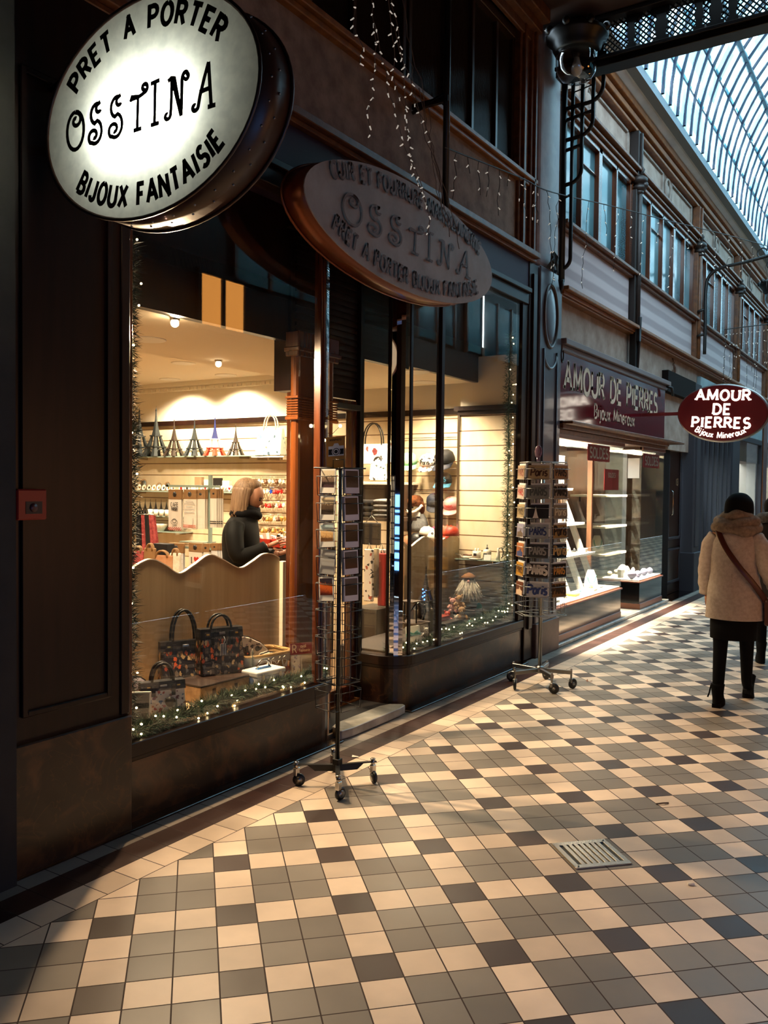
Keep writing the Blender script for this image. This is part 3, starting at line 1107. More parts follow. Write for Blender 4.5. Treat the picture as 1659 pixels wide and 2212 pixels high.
for k in range(min(NR, 99)):
    y0 = 8.1 + k * PITCH
    if first is None:
        rb = MB()
        pts = [vault(i / 28) for i in range(29)]
        vs, fs = [], []
        for i, (x, z) in enumerate(pts):
            d = V((XM - x, 0, ZS - z)).normalized() * .032
            for (dy, s) in ((-.022, 0), (.022, 0), (.022, 1), (-.022, 1)):
                vs.append((x + d.x * s, dy, z + d.z * s))
        for i in range(28):
            for r in range(4):
                fs.append((i * 4 + r, i * 4 + (r + 1) % 4, i * 4 + 4 + (r + 1) % 4, i * 4 + 4 + r))
        rb.add(vs, fs)
        first = obj('rib', rb, 'rib iron', sk, local=True)
        o = first
    else:
        o = first.copy()
        COL.objects.link(o)
        o.parent = sk
    o.location = (-1.95, y0 - 8, -6.4)
pm('purlin grey', '5B7480', .6)
for q in (3.0, 5.0, 7.0, 9.0, 11.0):
    x, z = vault(q / NT)
    d = V((XM - x, 0, ZS - z)).normalized() * .03
    obj('purlin', MB().box(x - .035, x + .035, 8.1, YEND, z + d.z - .02, z + d.z + .01), 'purlin grey', sk)
for q in range(1, NT):
    if True:
        x, z = vault(q / NT)
        obj('glazing_bar', MB().box(x - .009, x + .009, 8.1, YEND, z - .02, z), 'rib iron', sk)

# gable wall over the lattice beam so that the sky shows only through the vault
mb = MB()
gp = [vault(i / 28) for i in range(29)]
for i in range(28):
    (xa, za), (xb, zb) = gp[i], gp[i + 1]
    mb.add([(xa, 8.0, za + .02), (xb, 8.0, zb + .02), (xb, 8.0, zb + .5), (xa, 8.0, za + .5)], [(0, 1, 2, 3)])
obj('wall_front', mb, 'grey paint', label='edge of the end gable of the glass vault', cat='wall', kind='structure')

# lattice beam across the passage
lb = thing('trim_60', 'black cast iron lattice beam across the passage at the start of the glass vault', 'beam', (1.8, 7.95, 5.5), kind='structure')
BY0, BY1 = 7.86, 8.04
mb = MB().box(-.42, 4.1, BY0, BY1, 5.545, 5.60).box(-.42, 4.1, BY0 - .03, BY1 + .03, 5.60, 5.635).box(-.42, 4.1, BY0 + .04, BY1 - .04, 5.635, 5.66)
obj('bottom_flange', mb, 'black iron', lb, bev=.004)
mb = MB().box(-.42, 4.1, BY0, BY1, 5.98, 6.02).box(-.42, 4.1, BY0 - .05, BY1, 6.02, 6.07)
obj('top_flange', mb, 'iron brown', lb, bev=.004)
mb = MB()
yl = 7.95
k = 0
x = -.5
while x < 4.2:
    for sg in (1, -1):
        xa, xb = x, x + .33 * sg
        mb.tube([(max(-.42, min(4.1, xa)), yl + .004 * sg, 5.65), (max(-.42, min(4.1, xb)), yl + .004 * sg, 5.98)], .0075, 4, cap=False, sm=False)
    x += .052
obj('lattice', mb, 'black iron', lb)
xs = [-.36, -.02, .28, .55, .88, 1.02, 1.16, 1.55, 1.95, 2.25, 2.55, 2.95, 3.35, 3.75]
mb = MB()
for i, x in enumerate(xs):
    wv = .055 if i % 2 else .035
    for q in range(5):
        z0 = 5.65 + q * .066
        wq = wv * (1.3, .8, 1.05, .8, 1.3)[q]
        mb.box(x - wq, x + wq, yl - .02, yl + .02, z0, z0 + .068)
obj('baluster', mb, 'black iron', lb)
mb = MB()
for i in range(0, len(xs) - 1, 2):
    a, b_ = xs[i], xs[i + 1]
    for sx in (a, b_):
        for sz in (5.66, 5.97):
            mb.ball((sx + (.05 if sx == a else -.05), yl, sz), .055, 0, 8, (1, .35, 1))
obj('scroll_corner', mb, 'black iron', lb)

# ------------------------------------------------------------------ oval signs
pm('sign frame', '3A1E10', .4)
pm('copper rim', '6A3417', .32, metal=.55)
m_, nt_, out_ = nmat('opal face')
b_ = N(nt_, 'BsdfPrincipled', i_Roughness=.35)
tl_ = N(nt_, 'BsdfTranslucent')
g_ = N(nt_, 'NewGeometry')
n_ = N(nt_, 'TexNoise', i_Scale=22., i_Detail=6.)
L(nt_, g_, 'Position', n_, 'Vector')
r_ = ramp(nt_, [(.35, 'CBD2CE'), (.62, 'DCE2DC')])
L(nt_, n_, 0, r_, 0)
L(nt_, r_, 0, b_, 'Base Color')
L(nt_, r_, 0, tl_, 0)
mx_ = N(nt_, 'MixShader', i_0=.75)
L(nt_, b_, 0, mx_, 1)
L(nt_, tl_, 0, mx_, 2)
L(nt_, mx_, 0, out_, 0)
pm('sign letter', '2A0F08', .5)
pm('relief face', '8F817B', .6, col2='7B6D67', scale=5)
pm('relief letter', '5A3A2E', .6)
pm('relief edge', '3B2119', .6)


def oval(mb, fn, a, b, d0, d1, n=64, m=0, ms=0):
    poly = [(a * math.cos(2 * PI * i / n), b * math.sin(2 * PI * i / n)) for i in range(n)]
    mb.prism(poly, fn, d0, d1, m, ms)


def oval_ring(mb, fn, a, b, d0, d1, n=64, m=0, inner=None):
    """open band round the oval, with a wall thickness"""
    vs, fs = [], []
    for (s, d) in ((1, d0), (1, d1), (.985, d1), (.985, d0)):
        for i in range(n):
            vs.append(fn(a * s * math.cos(2 * PI * i / n), b * s * math.sin(2 * PI * i / n), d))
    for r in range(4):
        for i in range(n):
            j = (i + 1) % n
            q = (r + 1) % 4
            fs.append((r * n + i, r * n + j, q * n + j, q * n + i))
    mb.add(vs, fs, m, True)


CX, CZ, SA, SB = .2285, 3.0095, .5605, .3976
s1 = thing('oval_sign', 'lit oval projecting sign with a glowing white face and dark curly lettering', 'sign', (CX, 2.28, CZ))
f1 = lambda a, b, d: V((CX + a, 2.2 + d, CZ + b))
mb = MB()
oval_ring(mb, f1, SA, SB, .005, .17)
obj('rim', mb, 'sign frame', s1)
mb = MB()
oval(mb, f1, SA * .985, SB * .985, .16, .165)
obj('back_panel', mb, 'white plastic', s1)
mb = MB()
mb.add([f1(SA * .985 * math.cos(2 * PI * i / 64), SB * .985 * math.sin(2 * PI * i / 64), .002) for i in range(64)], [tuple(range(64))])
obj('face', mb, 'opal face', s1)
mb = MB()
for d in (.0, .17):
    mb.tube([f1(SA * 1.004 * math.cos(2 * PI * i / 64), SB * 1.006 * math.sin(2 * PI * i / 64), d) for i in range(64)], .007, 6, closed=True)
obj('rim_bead', mb, 'sign frame', s1)
rv = None
for i in range(30):
    a = -1.9 + i * .1
    q_ = f1(SA * 1.001 * math.cos(a), SB * 1.001 * math.sin(a), .06 if i % 2 else .105) - s1.location
    if rv is None:
        rv = obj('rivet', MB().ball((0, 0, 0), .005, 0, 6), 'steel', s1, local=True)
        o = rv
    else:
        o = rv.copy()
        COL.objects.link(o)
        o.parent = s1
    o.location = q_
ft = lambda a, b: f1(a, b, -.0025)


def ell_text(mb, t, A, B, up, h, fn, w, sp, sx, m=0, shift=0.):
    """lettering set along an ellipse (A, B), upright to the curve"""
    n = 400
    pts = [(A * math.cos(PI * i / n), (B if up > 0 else -B) * math.sin(PI * i / n)) for i in range(n + 1)][::-1]
    ln = [0.]
    for p, q in zip(pts[:-1], pts[1:]):
        ln.append(ln[-1] + math.hypot(q[0] - p[0], q[1] - p[1]))
    mid = ln[-1] / 2

    def g(a, b):
        s = mid + a + shift
        i = 0
        lo, hi = 0, n
        while hi - lo > 1:
            md = (lo + hi) // 2
            if ln[md] <= s:
                lo = md
            else:
                hi = md
        i = lo
        k = (s - ln[i]) / max(1e-9, ln[i + 1] - ln[i])
        x = pts[i][0] + (pts[i + 1][0] - pts[i][0]) * k
        y = pts[i][1] + (pts[i + 1][1] - pts[i][1]) * k
        tx, ty = pts[i + 1][0] - pts[i][0], pts[i + 1][1] - pts[i][1]
        l = math.hypot(tx, ty)
        return fn(x - ty / l * b, y + tx / l * b)
    text(mb, t, g, h, sx, w, sp, m)


mb = MB()
ell_text(mb, 'PRET A PORTER', SA * .76, SB * .70, 1, .074, ft, .25, .40, .86)
obj('lettering', mb, 'sign letter', s1, label='dark words arched along the top of the face')
mb = MB()
ell_text(mb, 'BIJOUX FANTAISIE', SA * .90, SB * .885, -1, .076, ft, .25, .34, .80, shift=.02)
obj('lettering', mb, 'sign letter', s1, label='dark words along the bottom of the face')
mb = MB()
ossti(mb, 'OSSTINA', lambda a, b: ft(a - .035, b - .078), .155, 1.08, .105, .17)
obj('lettering', mb, 'sign letter', s1, label='dark curly shop name across the middle')
mb = MB().box(-.42, -.30, 2.26, 2.30, 2.99, 3.02).tube([(-.43, 2.28, 3.25), (.05, 2.28, 3.40)], .012, 6)
obj('bracket', mb, 'black iron', s1)

# second oval sign over the door, unlit, with raised letters
CY2, CZ2, A2, B2 = 4.803, 3.223, 1.160, .3496
s2 = thing('oval_sign', 'wide unlit oval sign with raised lettering hanging over the shop door', 'sign', (-.22, CY2, CZ2))
f2 = lambda a, b, d: V((-.15 - d, CY2 + a, CZ2 + b))
mb = MB()
oval_ring(mb, f2, A2, B2, .006, .16)
oval(mb, f2, A2 * .985, B2 * .985, .15, .155)
obj('rim', mb, 'copper rim', s2)
mb = MB()
oval(mb, f2, A2, B2, .0, .008)
obj('face', mb, 'relief face', s2)
mb = MB()
mb.tube([f2(A2 * 1.003 * math.cos(2 * PI * i / 64), B2 * 1.006 * math.sin(2 * PI * i / 64), .155) for i in range(64)], .008, 6, closed=True)
obj('rim_bead', mb, 'copper rim', s2)


def relief(mb, add, fn2, d=.012):
    """letters standing off the face: a dark edge layer with a paler front"""
    e, f = MB(), MB()
    add(e, lambda a, b: fn2(a + .006, b - .003, -.003))
    add(f, lambda a, b: fn2(a, b, -d))
    mb.add(e.v, e.f, 1)
    mb.add(f.v, f.f, 0)


mb = MB()
relief(mb, lambda q, fn: ell_text(q, 'CUIR ET FOURRURE MAROQUINERIE', A2 * .93, B2 * .63, 1, .086, fn, .2, .30, .85), f2)
obj('lettering', mb, ['relief letter', 'relief edge'], s2, label='raised words arched along the top')
mb = MB()
relief(mb, lambda q, fn: ell_text(q, 'PRET A PORTER BIJOUX FANTAISIE', A2 * .93, B2 * .86, -1, .088, fn, .2, .28, .84), f2)
obj('lettering', mb, ['relief letter', 'relief edge'], s2, label='raised words along the bottom')
mb = MB()
relief(mb, lambda q, fn: ossti(q, 'OSSTINA', lambda a, b: fn(a - .02, b - .095), .185, 1.75, .07, .2), f2)
obj('lettering', mb, ['relief letter', 'relief edge'], s2, label='raised curly shop name')
mb = MB().tube([(-.2, 5.30, 3.54), (-.2, 5.30, 5.9)], .024, 10)
mb.box(F, -.18, 5.28, 5.31, 4.30, 4.34).box(F, -.18, 5.28, 5.31, 5.3, 5.34)
mb.tube([(F, 5.29, 4.28), (-.2, 5.29, 4.36)], .014, 6)
obj('hanging_pipe', mb, 'black iron', s2)

# red oval sign of the jeweller
CX3, CZ3, A3, B3 = .5421, 2.5573, .5185, .340
s3 = thing('oval_sign', 'dark red oval projecting sign with brightly lit white letters', 'sign', (CX3, 11.0, CZ3))
ct, stn = math.cos(-.05), math.sin(-.05)
f3 = lambda a, b, d: V((CX3 + a * ct - b * stn, 11.0 + d, CZ3 + a * stn + b * ct))
mb = MB()
oval(mb, f3, A3, B3, 0, .12)
obj('body', mb, pm('sign red', '4A0508', .3), s3, bev=.006)
mb = MB()
mb.tube([f3(A3 * math.cos(2 * PI * i / 64), B3 * math.sin(2 * PI * i / 64), .06) for i in range(64)], .02, 6, closed=True)
obj('rim_bead', mb, 'steel', s3)
for (t, y, h, w, sx) in (('AMOUR', .155, .118, .26, 1.02), ('DE', -.015, .118, .26, 1.0), ('PIERRES', -.178, .118, .26, .98)):
    mb = MB()
    text(mb, t, lambda a, b, y=y: f3(a, b + y, -.012), h, sx, w * .82, .34, serif=.15)
    obj('lettering', mb, 'sign neon', s3, label='lit white word on the red oval')
mb = MB()
ell_text(mb, 'Bijoux Mineraux', A3 * .86, B3 * .90, -1, .066, lambda a, b: f3(a, b, -.012), .17, .26, .92)
obj('lettering', mb, 'sign neon', s3, label='small lit words curved along the bottom')
mb = MB().box(F, CX3 - A3 + .03, 11.04, 11.08, 2.55, 2.59)
obj('bracket', mb, pm('dull red', '5A0F10', .4), s3)

# ------------------------------------------------------------------ hanging lamps
def lamp(cx, cy, zb, s, label, bracket):
    t = thing('hanging_lamp', label, 'lamp', (cx, cy, zb))
    T = M.Translation((cx, cy, zb)) @ M.Scale(s, 4)
    mb = MB().lathe([(.001, 0), (.06, .008), (.115, .035), (.150, .085), (.163, .15), (.165, .26)], 28, T=T)
    obj('glass_bowl', mb, 'bowl glass', t)
    mb = MB().lathe([(.15, .262), (.02, .268), (.001, .268)], 28, T=T)
    obj('reflector', mb, pm('reflector', '8B7F74', .5) if 'reflector' not in MATS else 'reflector', t)
    mb = MB().lathe([(.001, .06), (.025, .066), (.042, .09), (.044, .12), (.032, .155), (.024, .185), (.02, .21)], 16, T=T)
    obj('bulb', mb, 'bulb glass', t)
    mb = MB().lathe([(.028, .2), (.034, .25), (.02, .27)], 12, T=T)
    obj('bulb_socket', mb, 'black plastic', t)
    mb = MB().lathe([(.172, .235), (.178, .25), (.19, .27), (.20, .31), (.235, .34), (.245, .37), (.22, .39), (.12, .45), (.07, .50), (.085, .54), (.05, .58), (.02, .66), (.02, .72)], 28, T=T)
    for q in range(8):
        a = q * PI / 4
        mb.ball((.235 * math.cos(a), .235 * math.sin(a), .385), .035, 0, 8, T=T)
    obj('crown', mb, 'black iron', t)
    if bracket:
        obj('bracket', bracket, 'black iron', t)


lamp(-.17, 7.75, 5.39, 1.18, 'glass bowl lamp with a dark iron crown hanging at the lattice beam', None)
b2 = MB()
b2.tube(smooth_path([(-.30, 13.9, 3.72), (-.30, 13.9, 4.2), (-.30, 13.9, 4.72), (-.25, 13.9, 4.92), (-.08, 13.9, 5.02), (.3, 13.9, 5.07), (.95, 13.9, 5.18)], 6), .026, 8)
b2.tube([(F, 13.9, 4.00), (-.3, 13.9, 4.03)], .022, 6).tube([(F, 13.9, 4.38), (-.3, 13.9, 4.41)], .022, 6)
b2.tube([(.50 + .07 * math.cos(a * .3 + 1.2), 13.9, 5.17 + .07 * math.sin(a * .3 + 1.2)) for a in range(-3, 13)], .012, 6)
b2.tube([(.66 + .09 * math.cos(a * .3), 13.9, 4.98 + .07 * math.sin(a * .3)) for a in range(3, 19)], .012, 6)
b2.tube([(.72, 13.9, 5.12), (.72, 13.9, 4.9)], .02, 6)
lamp(.72, 13.9, 4.30, 1.05, 'glass bowl lamp on a curved iron arm farther along the upstairs facade', b2)
# wrought iron bracket of nested curved bars under the beam
br = MB()
yb = 7.95
xs0 = -.36
for (x, zt, zb, r) in ((-.275, 5.50, 3.74, .10), (-.18, 5.50, 4.55, .12), (-.075, 5.50, 4.98, .14), (.02, 5.50, 5.28, .14)):
    pts = [(x, yb, zt), (x, yb, zb + r)]
    for q in range(1, 7):
        a = q / 6 * PI / 2
        pts.append((x - r + r * math.cos(a), yb, zb + r - r * math.sin(a)))
    pts.append((xs0, yb, zb - .01))
    br.tube(pts, .020, 8)
br.tube([(xs0, yb, 5.55), (xs0, yb, 3.62)], .032, 8)
br.tube([(xs0, yb, 5.16), (-.06, yb, 5.2)], .017, 6).tube([(xs0, yb, 4.87), (-.17, yb, 4.9)], .017, 6).tube([(xs0, yb, 4.42), (-.26, yb, 4.45)], .012, 6)
br.tube([(-.27, yb, 5.41), (-.08, yb, 5.44)], .007, 5)
br.lathe([(.001, 3.50), (.02, 3.56), (.034, 3.64)], 10, T=M.Translation((xs0, yb, 0)))
obj('wrought_iron_bracket', br, 'black iron', label='black iron bracket of nested curved bars carrying the lattice beam', cat='bracket')

# ------------------------------------------------------------------ fire alarm, drain, litter
t = thing('alarm_call_point', 'small red alarm box on the dark panelled pier', 'alarm', (-.40, 2.148, 1.54))
obj('housing', MB().box(-.415, -.355, 2.078, 2.215, 1.475, 1.60), 'red plastic', t, bev=.006)
obj('glass_panel', MB().box(-.356, -.353, 2.115, 2.190, 1.50, 1.55), 'black plastic', t)
obj('button', MB().lathe([(.018, 0), (.018, .004), (.001, .004)], 14, T=M.Translation((-.354, 2.15, 1.525)) @ M.Rotation(PI / 2, 4, 'Y')), pm('dark red', '4A0A06', .4), t)

dr = thing('floor_drain', 'square steel drain grate set diagonally in the tiles', 'drain', (1.473, 3.665, 0), rz=PI / 4)
h = .130
mb = MB()
z0, z1 = .001, .007
mb.box(-h, h, -h, -h + .03, z0, z1).box(-h, h, h - .03, h, z0, z1).box(-h, -h + .022, -h + .03, h - .03, z0, z1).box(h - .022, h, -h + .03, h - .03, z0, z1)
n = 8
for k in range(n - 1):
    u0 = -h + .022 + (k + 1) * (2 * h - .044) / n
    mb.box(u0 - .009, u0 + .009, -h + .03, h - .03, z0, z1, T=None)
obj('grate', mb, pm('bright steel', 'D8CDBE', .25, metal=.9), dr, local=True, bev=.001)
obj('pit_shade', MB().box(-h + .01, h - .01, -h + .01, h - .01, .0004, .0012), 'black plastic', dr, local=True)  # thin black sheet laid in for the shade below the bars
for s_ in (-1, 1):
    obj('screw', MB().lathe([(.006, .007), (.006, .009), (.001, .009)], 8, T=M.Translation((s_ * (h - .015), s_ * (h - .015), 0))), 'steel', dr, local=True)
p = P(1492, 1914, z=0)
mb = MB().tube([p + V((-.012, 0, .006)), p + V((.012, .012, .006))], .005, 8)
obj('cigarette_butt', mb, 'white edge', label='tiny pale cigarette butt on the tiles beyond the drain grate', cat='litter')
p = P(1271, 1473, z=0)
mb = MB()
for q in range(3):
    a = q * 2.1
    mb.add([p + V((0, 0, .004)), p + V((.035 * math.cos(a), .035 * math.sin(a), .018)), p + V((.03 * math.cos(a + .6), .03 * math.sin(a + .6), .004))], [(0, 1, 2)])
obj('dry_leaf', mb, pm('dry leaf', '8A5A40', .7), label='scrap of dry leaf on the tiles near the chrome card rack', cat='litter')
p = P(1432, 1738, z=0)
mb = MB().tube([p + V((-.03, -.02, .004)), p + V((0, 0, .008)), p + V((.02, .03, .004))], .004, 5)
obj('twig', mb, pm('twig', '4A3A30', .8), label='thin dark twig on the tiles past the drain grate', cat='litter')
p = P(760, 1636, z=0)
mb = MB().add([p + V((0, 0, .003)), p + V((.04, .01, .006)), p + V((.03, .03, .003)), p + V((-.01, .02, .008))], [(0, 1, 2, 3)])
obj('paper_scrap', mb, 'white edge', label='scrap of white paper on the dark border beside the black card rack', cat='litter')

# ------------------------------------------------------------------ postcard racks
def photo_mat(i, sky, mid, low):
    nm = 'photo print %d' % i
    m, nt, out = nmat(nm)
    b = N(nt, 'BsdfPrincipled', i_Roughness=.3)
    L(nt, b, 0, out, 0)
    tc = N(nt, 'TexCoord')
    sp = N(nt, 'SeparateXYZ')
    L(nt, tc, 'Generated', sp, 0)
    no = N(nt, 'TexNoise', i_Scale=9. + i, i_Detail=4.)
    L(nt, tc, 'Generated', no, 'Vector')
    ad = N(nt, 'Math', operation='MULTIPLY_ADD', i_1=.55)
    L(nt, no, 0, ad, 0)
    L(nt, sp, 2, ad, 2)
    r = ramp(nt, [(.45, low), (.72, mid), (.85, mid), (1., sky)])
    L(nt, ad, 0, r, 0)
    L(nt, r, 0, b, 'Base Color')
    return nm


def rack_faces(cx, cy, hw, rz, k):
    """frame of the k-th face of a square spinner: origin on the face, along, outward"""
    a = rz + k * PI / 2
    o = V((math.cos(a), math.sin(a), 0))
    al = V((-math.sin(a), math.cos(a), 0))
    return V((cx, cy, 0)) + o * hw, al, o


pm('card white', 'D9D8D4', .4)
pm('card grey', '9C9EA0', .5)
RX, RY = .035, 3.735
r1 = thing('postcard_rack', 'black wire postcard spinner on four castors beside the shop door', 'card rack', (RX, RY, 0))
mb = MB().tube([(RX, RY, .10), (RX, RY, 1.74)], .0125, 10)
obj('pole', mb, 'black iron', r1)
mb = MB()
cast = [(-.149, 3.613), (.165, 3.888), (.168, 3.560), (-.115, 3.905)]
for (x, y) in cast:
    d = (V((x, y, 0)) - V((RX, RY, 0)))
    l = d.length
    a = math.atan2(d.y, d.x)
    T = M.Translation((RX, RY, .105)) @ M.Rotation(a, 4, 'Z')
    mb.prism([(0, -.022), (l * .55, -.022), (l * .72, .008), (l + .02, .008), (l + .02, .014), (0, .014)], lambda p, q, d, T=T: T @ V((p, d, q)), -.012, .012)
mb.box(RX - .02, RX + .02, RY - .02, RY + .02, .085, .15)
obj('base', mb, 'black iron', r1, bev=.002)
for i, (x, y) in enumerate(cast):
    mb = MB()
    c = obj('castor', MB().box(x - .012, x + .012, y - .016, y + .016, .055, .10).tube([(x, y, .09), (x, y, .125)], .012, 8).tube([(x, y, .126), (x, y, .134)], .016, 8), 'chrome', r1, bev=.003)
    a = (.5, -.6, 1.4, .9)[i]
    T = M.Translation((x + .014 * math.cos(a), y + .014 * math.sin(a), .034)) @ M.Rotation(a, 4, 'Z') @ M.Rotation(PI / 2, 4, 'X')
    obj('wheel', MB().lathe([(.008, -.012), (.026, -.012), (.034, -.006), (.034, .006), (.026, .012), (.008, .012)], 18, T=T), 'black plastic', c)
    obj('hub_cap', MB().lathe([(.02, -.0135), (.02, .0135)], 12, T=T), 'steel', c)
RZ1 = math.radians(-99)
HW = .072
mb = MB()
for k in range(4):
    o, al, ot = rack_faces(RX, RY, HW, RZ1, k)
    for sx in (-.5, -.18, .18, .5):
        mb.tube([o + al * (sx * .135) + V((0, 0, .57)), o + al * (sx * .135) + V((0, 0, 1.715))], .0022, 4, cap=False)
    for z in [1.715 - .143 * i for i in range(9)]:
        mb.tube([o + al * -.075 + V((0, 0, z - .04)) + ot * .03, o + al * .075 + V((0, 0, z - .04)) + ot * .03], .0022, 4)
        mb.tube([o + al * -.07 + V((0, 0, z - .14)) + ot * .025, o + al * .07 + V((0, 0, z - .14)) + ot * .025], .0022, 4)
        for sx in (-.5, .5):
            mb.tube([o + al * (sx * .15) + V((0, 0, z - .04)), o + al * (sx * .15) + V((0, 0, z - .04)) + ot * .03, o + al * (sx * .14) + V((0, 0, z - .14)) + ot * .025, o + al * (sx * .14) + V((0, 0, z - .14))], .0022, 4)
mb.tube([(RX - .1, RY - .1, 1.72), (RX + .1, RY + .1, 1.72)], .004, 4).tube([(RX - .1, RY + .1, 1.72), (RX + .1, RY - .1, 1.72)], .004, 4)
for z in (1.715, .57):
    mb.tube([(RX + HW * 1.4 * math.cos(RZ1 + PI / 4 + q * PI / 2), RY + HW * 1.4 * math.sin(RZ1 + PI / 4 + q * PI / 2), z) for q in range(4)], .004, 4, closed=True)
obj('wire_pockets', mb, 'black iron', r1)
mb = MB().tube([(RX - .02, RY - .035, 1.72), (RX - .02, RY - .035, 1.765), (RX + .04, RY - .02, 1.765), (RX + .04, RY - .02, 1.72)], .0025, 5)
obj('top_clip', mb, 'black iron', r1)
pm('ochre card', 'A8742E', .6)
# picture card standing on top with a drawing of a camera
tc_ = thing('picture_card', 'ochre card with a drawn black and white camera standing on the black rack', 'card', (RX - .02, RY - .02, 1.72))
cd = V((math.cos(-1.15), math.sin(-1.15), 0))
ca = V((-cd.y, cd.x, 0))
fc = lambda a, b, d=0.: V((RX - .012, RY - .02, 1.72)) + ca * (a * math.cos(.07) - b * math.sin(.07) * 0) + V((0, 0, b + a * .09)) + cd * d
mb = MB()
mb.prism([(-.052, 0), (.052, 0), (.048, .168), (-.056, .168)], fc, .0, .002)
obj('sheet', mb, 'ochre card', tc_)
mb = MB()
mb.prism([(-.042, .065), (.042, .065), (.042, .118), (.018, .118), (.01, .132), (-.01, .132), (-.018, .118), (-.042, .118)], fc, .0022, .0026, 0)
mb.prism([(-.041, .072), (.041, .072), (.041, .102), (-.041, .102)], fc, .0027, .003, 1)
for r, z, mm in ((.023, .0031, 0), (.019, .0034, 1), (.015, .0037, 0), (.010, .004, 1)):
    mb.prism([(r * math.cos(i * PI / 10), .088 + r * math.sin(i * PI / 10)) for i in range(20)], fc, z, z + .0002, mm)
obj('camera_drawing', mb, ['card white', 'black plastic'], tc_)
mb = MB()
text(mb, 'WWWPHOTO', lambda a, b: fc(a - .004, b + .146, .0026), .010, .8, .18, .2)
obj('lettering', mb, 'sign letter', tc_)
prints = [photo_mat(0, 'C9BFA9', '6E5C50', '3A2430'), photo_mat(1, 'C8B79A', '4A3A2E', '1E1512'), photo_mat(2, 'A9C3C9', 'D9B27A', '8A5A2A'), photo_mat(3, '8C8C8A', '8C8C8A', '77777A'), photo_mat(4, '1B1330', 'D0601E', '7A2A12'),
          photo_mat(5, '3A3430', '1A1412', '4A4438'), photo_mat(6, '3B3026', '15100D', '2A201A'), photo_mat(7, '6B5A3E', '2A2018', '120C0A'), photo_mat(8, '4A5557', '1C1815', '3A1A12'), photo_mat(9, '55504C', '151110', '2A2422')]
DESC = ['a hazy street view', 'a market scene', 'a sunny square', None, 'an orange night street',
        'a railway platform', 'a shadowy garden', 'a dim golden interior', 'a grey evening tower', 'a black mountain shape']
ROWN = ['top', 'second', 'third', 'fourth', 'fifth']
for col in range(2):
    o, al, ot = rack_faces(RX, RY, HW + .008, RZ1, col)
    for r in range(5):
        i = col * 5 + r
        z = 1.715 - .143 * r
        tl = (0, .03, .08, -.02, .10, 0, .02, -.01, .015, -.02)[i]
        fz = lambda a, b, d=0., o=o, al=al, ot=ot, z=z, tl=tl: o + al * (a * math.cos(tl) - b * math.sin(tl)) + V((0, 0, z - .128 + b * math.cos(tl) + a * math.sin(tl))) + ot * (.012 - b * .05 + d)
        if DESC[i]:
            lbb = 'white framed card of %s, %s row of the black rack' % (DESC[i], ROWN[r])
        else:
            lbb = 'back of a blank grey card in the fourth row of the black rack'
        pc = thing('photo_card', lbb, 'card', fz(0, 0), group='photo cards in the black rack')
        mb = MB().prism([(-.054, 0), (.054, 0), (.054, .126), (-.054, .126)], fz, 0, .0015)
        obj('sheet', mb, 'card white' if DESC[i] else 'card grey', pc)
        if DESC[i]:
            mb = MB().prism([(-.047, .030), (.047, .030), (.047, .119), (-.047, .119)], fz, .0016, .002)
            obj('print', mb, prints[i], pc)
        mb = MB().prism([(-.056, -.006), (.05, -.006), (.05, .124), (-.056, .124)], lambda a, b, d: fz(a - .004, b + .004, d), -.012, -.003)
        obj('card_stack', mb, 'card grey', label='grey card pile behind %s, %s row of the black rack' % (DESC[i] or 'the blank card', ROWN[r]), cat='card pile', group='card piles in the black rack')

# chrome rack with picture postcards
QX, QY = .045, 6.56
r2 = thing('postcard_rack', 'chrome postcard spinner on five castors by the blue grey pier', 'card rack', (QX, QY, 0))
obj('pole', MB().tube([(QX, QY, .13), (QX, QY, 1.84)], .016, 10), 'steel', r2)
mb = MB()
ang = [math.radians(a) for a in (-118, -46, 12, 98, 170)]
for a in ang:
    T = M.Translation((QX, QY, .135)) @ M.Rotation(a, 4, 'Z')
    mb.box(0, .26, -.014, .014, -.016, .016, T=T)
mb.lathe([(.03, .11), (.035, .12), (.035, .155), (.02, .17)], 14, T=M.Translation((QX, QY, 0)))
obj('base', mb, 'steel', r2, bev=.003)
for i, a in enumerate(ang):
    x, y = QX + .255 * math.cos(a), QY + .255 * math.sin(a)
    c = obj('castor', MB().tube([(x, y, .075), (x, y, .165)], .009, 8).box(x - .012, x + .012, y - .018, y + .018, .05, .085), 'steel', r2, bev=.003)
    b_ = a + .9
    T = M.Translation((x + .018 * math.cos(b_), y + .018 * math.sin(b_), .042)) @ M.Rotation(b_, 4, 'Z') @ M.Rotation(PI / 2, 4, 'X')
    obj('wheel', MB().lathe([(.008, -.012), (.032, -.012), (.042, -.006), (.042, .006), (.032, .012), (.008, .012)], 18, T=T), 'black plastic', c)
    obj('hub_cap', MB().lathe([(.014, -.0135), (.014, .0135)], 12, T=T), 'steel', c)
HQ = .165
RZ2 = math.radians(-78)
mb = MB()
for k in range(6):
    o, al, ot = rack_faces(QX, QY, HQ, RZ2 + k * PI / 3, 0)
    for sx in (-.092, -.05, .05, .092):
        mb.tube([o + al * sx + V((0, 0, .62)), o + al * sx + V((0, 0, 1.83))], .0024, 4, cap=False)
    for i in range(8):
        z = 1.82 - .157 * i
        for (dz, dd) in ((-.045, .03), (-.125, .024)):
            mb.tube([o + al * -.1 + V((0, 0, z + dz)), o + al * -.096 + V((0, 0, z + dz)) + ot * dd, o + al * .096 + V((0, 0, z + dz)) + ot * dd, o + al * .1 + V((0, 0, z + dz))], .0022, 4)
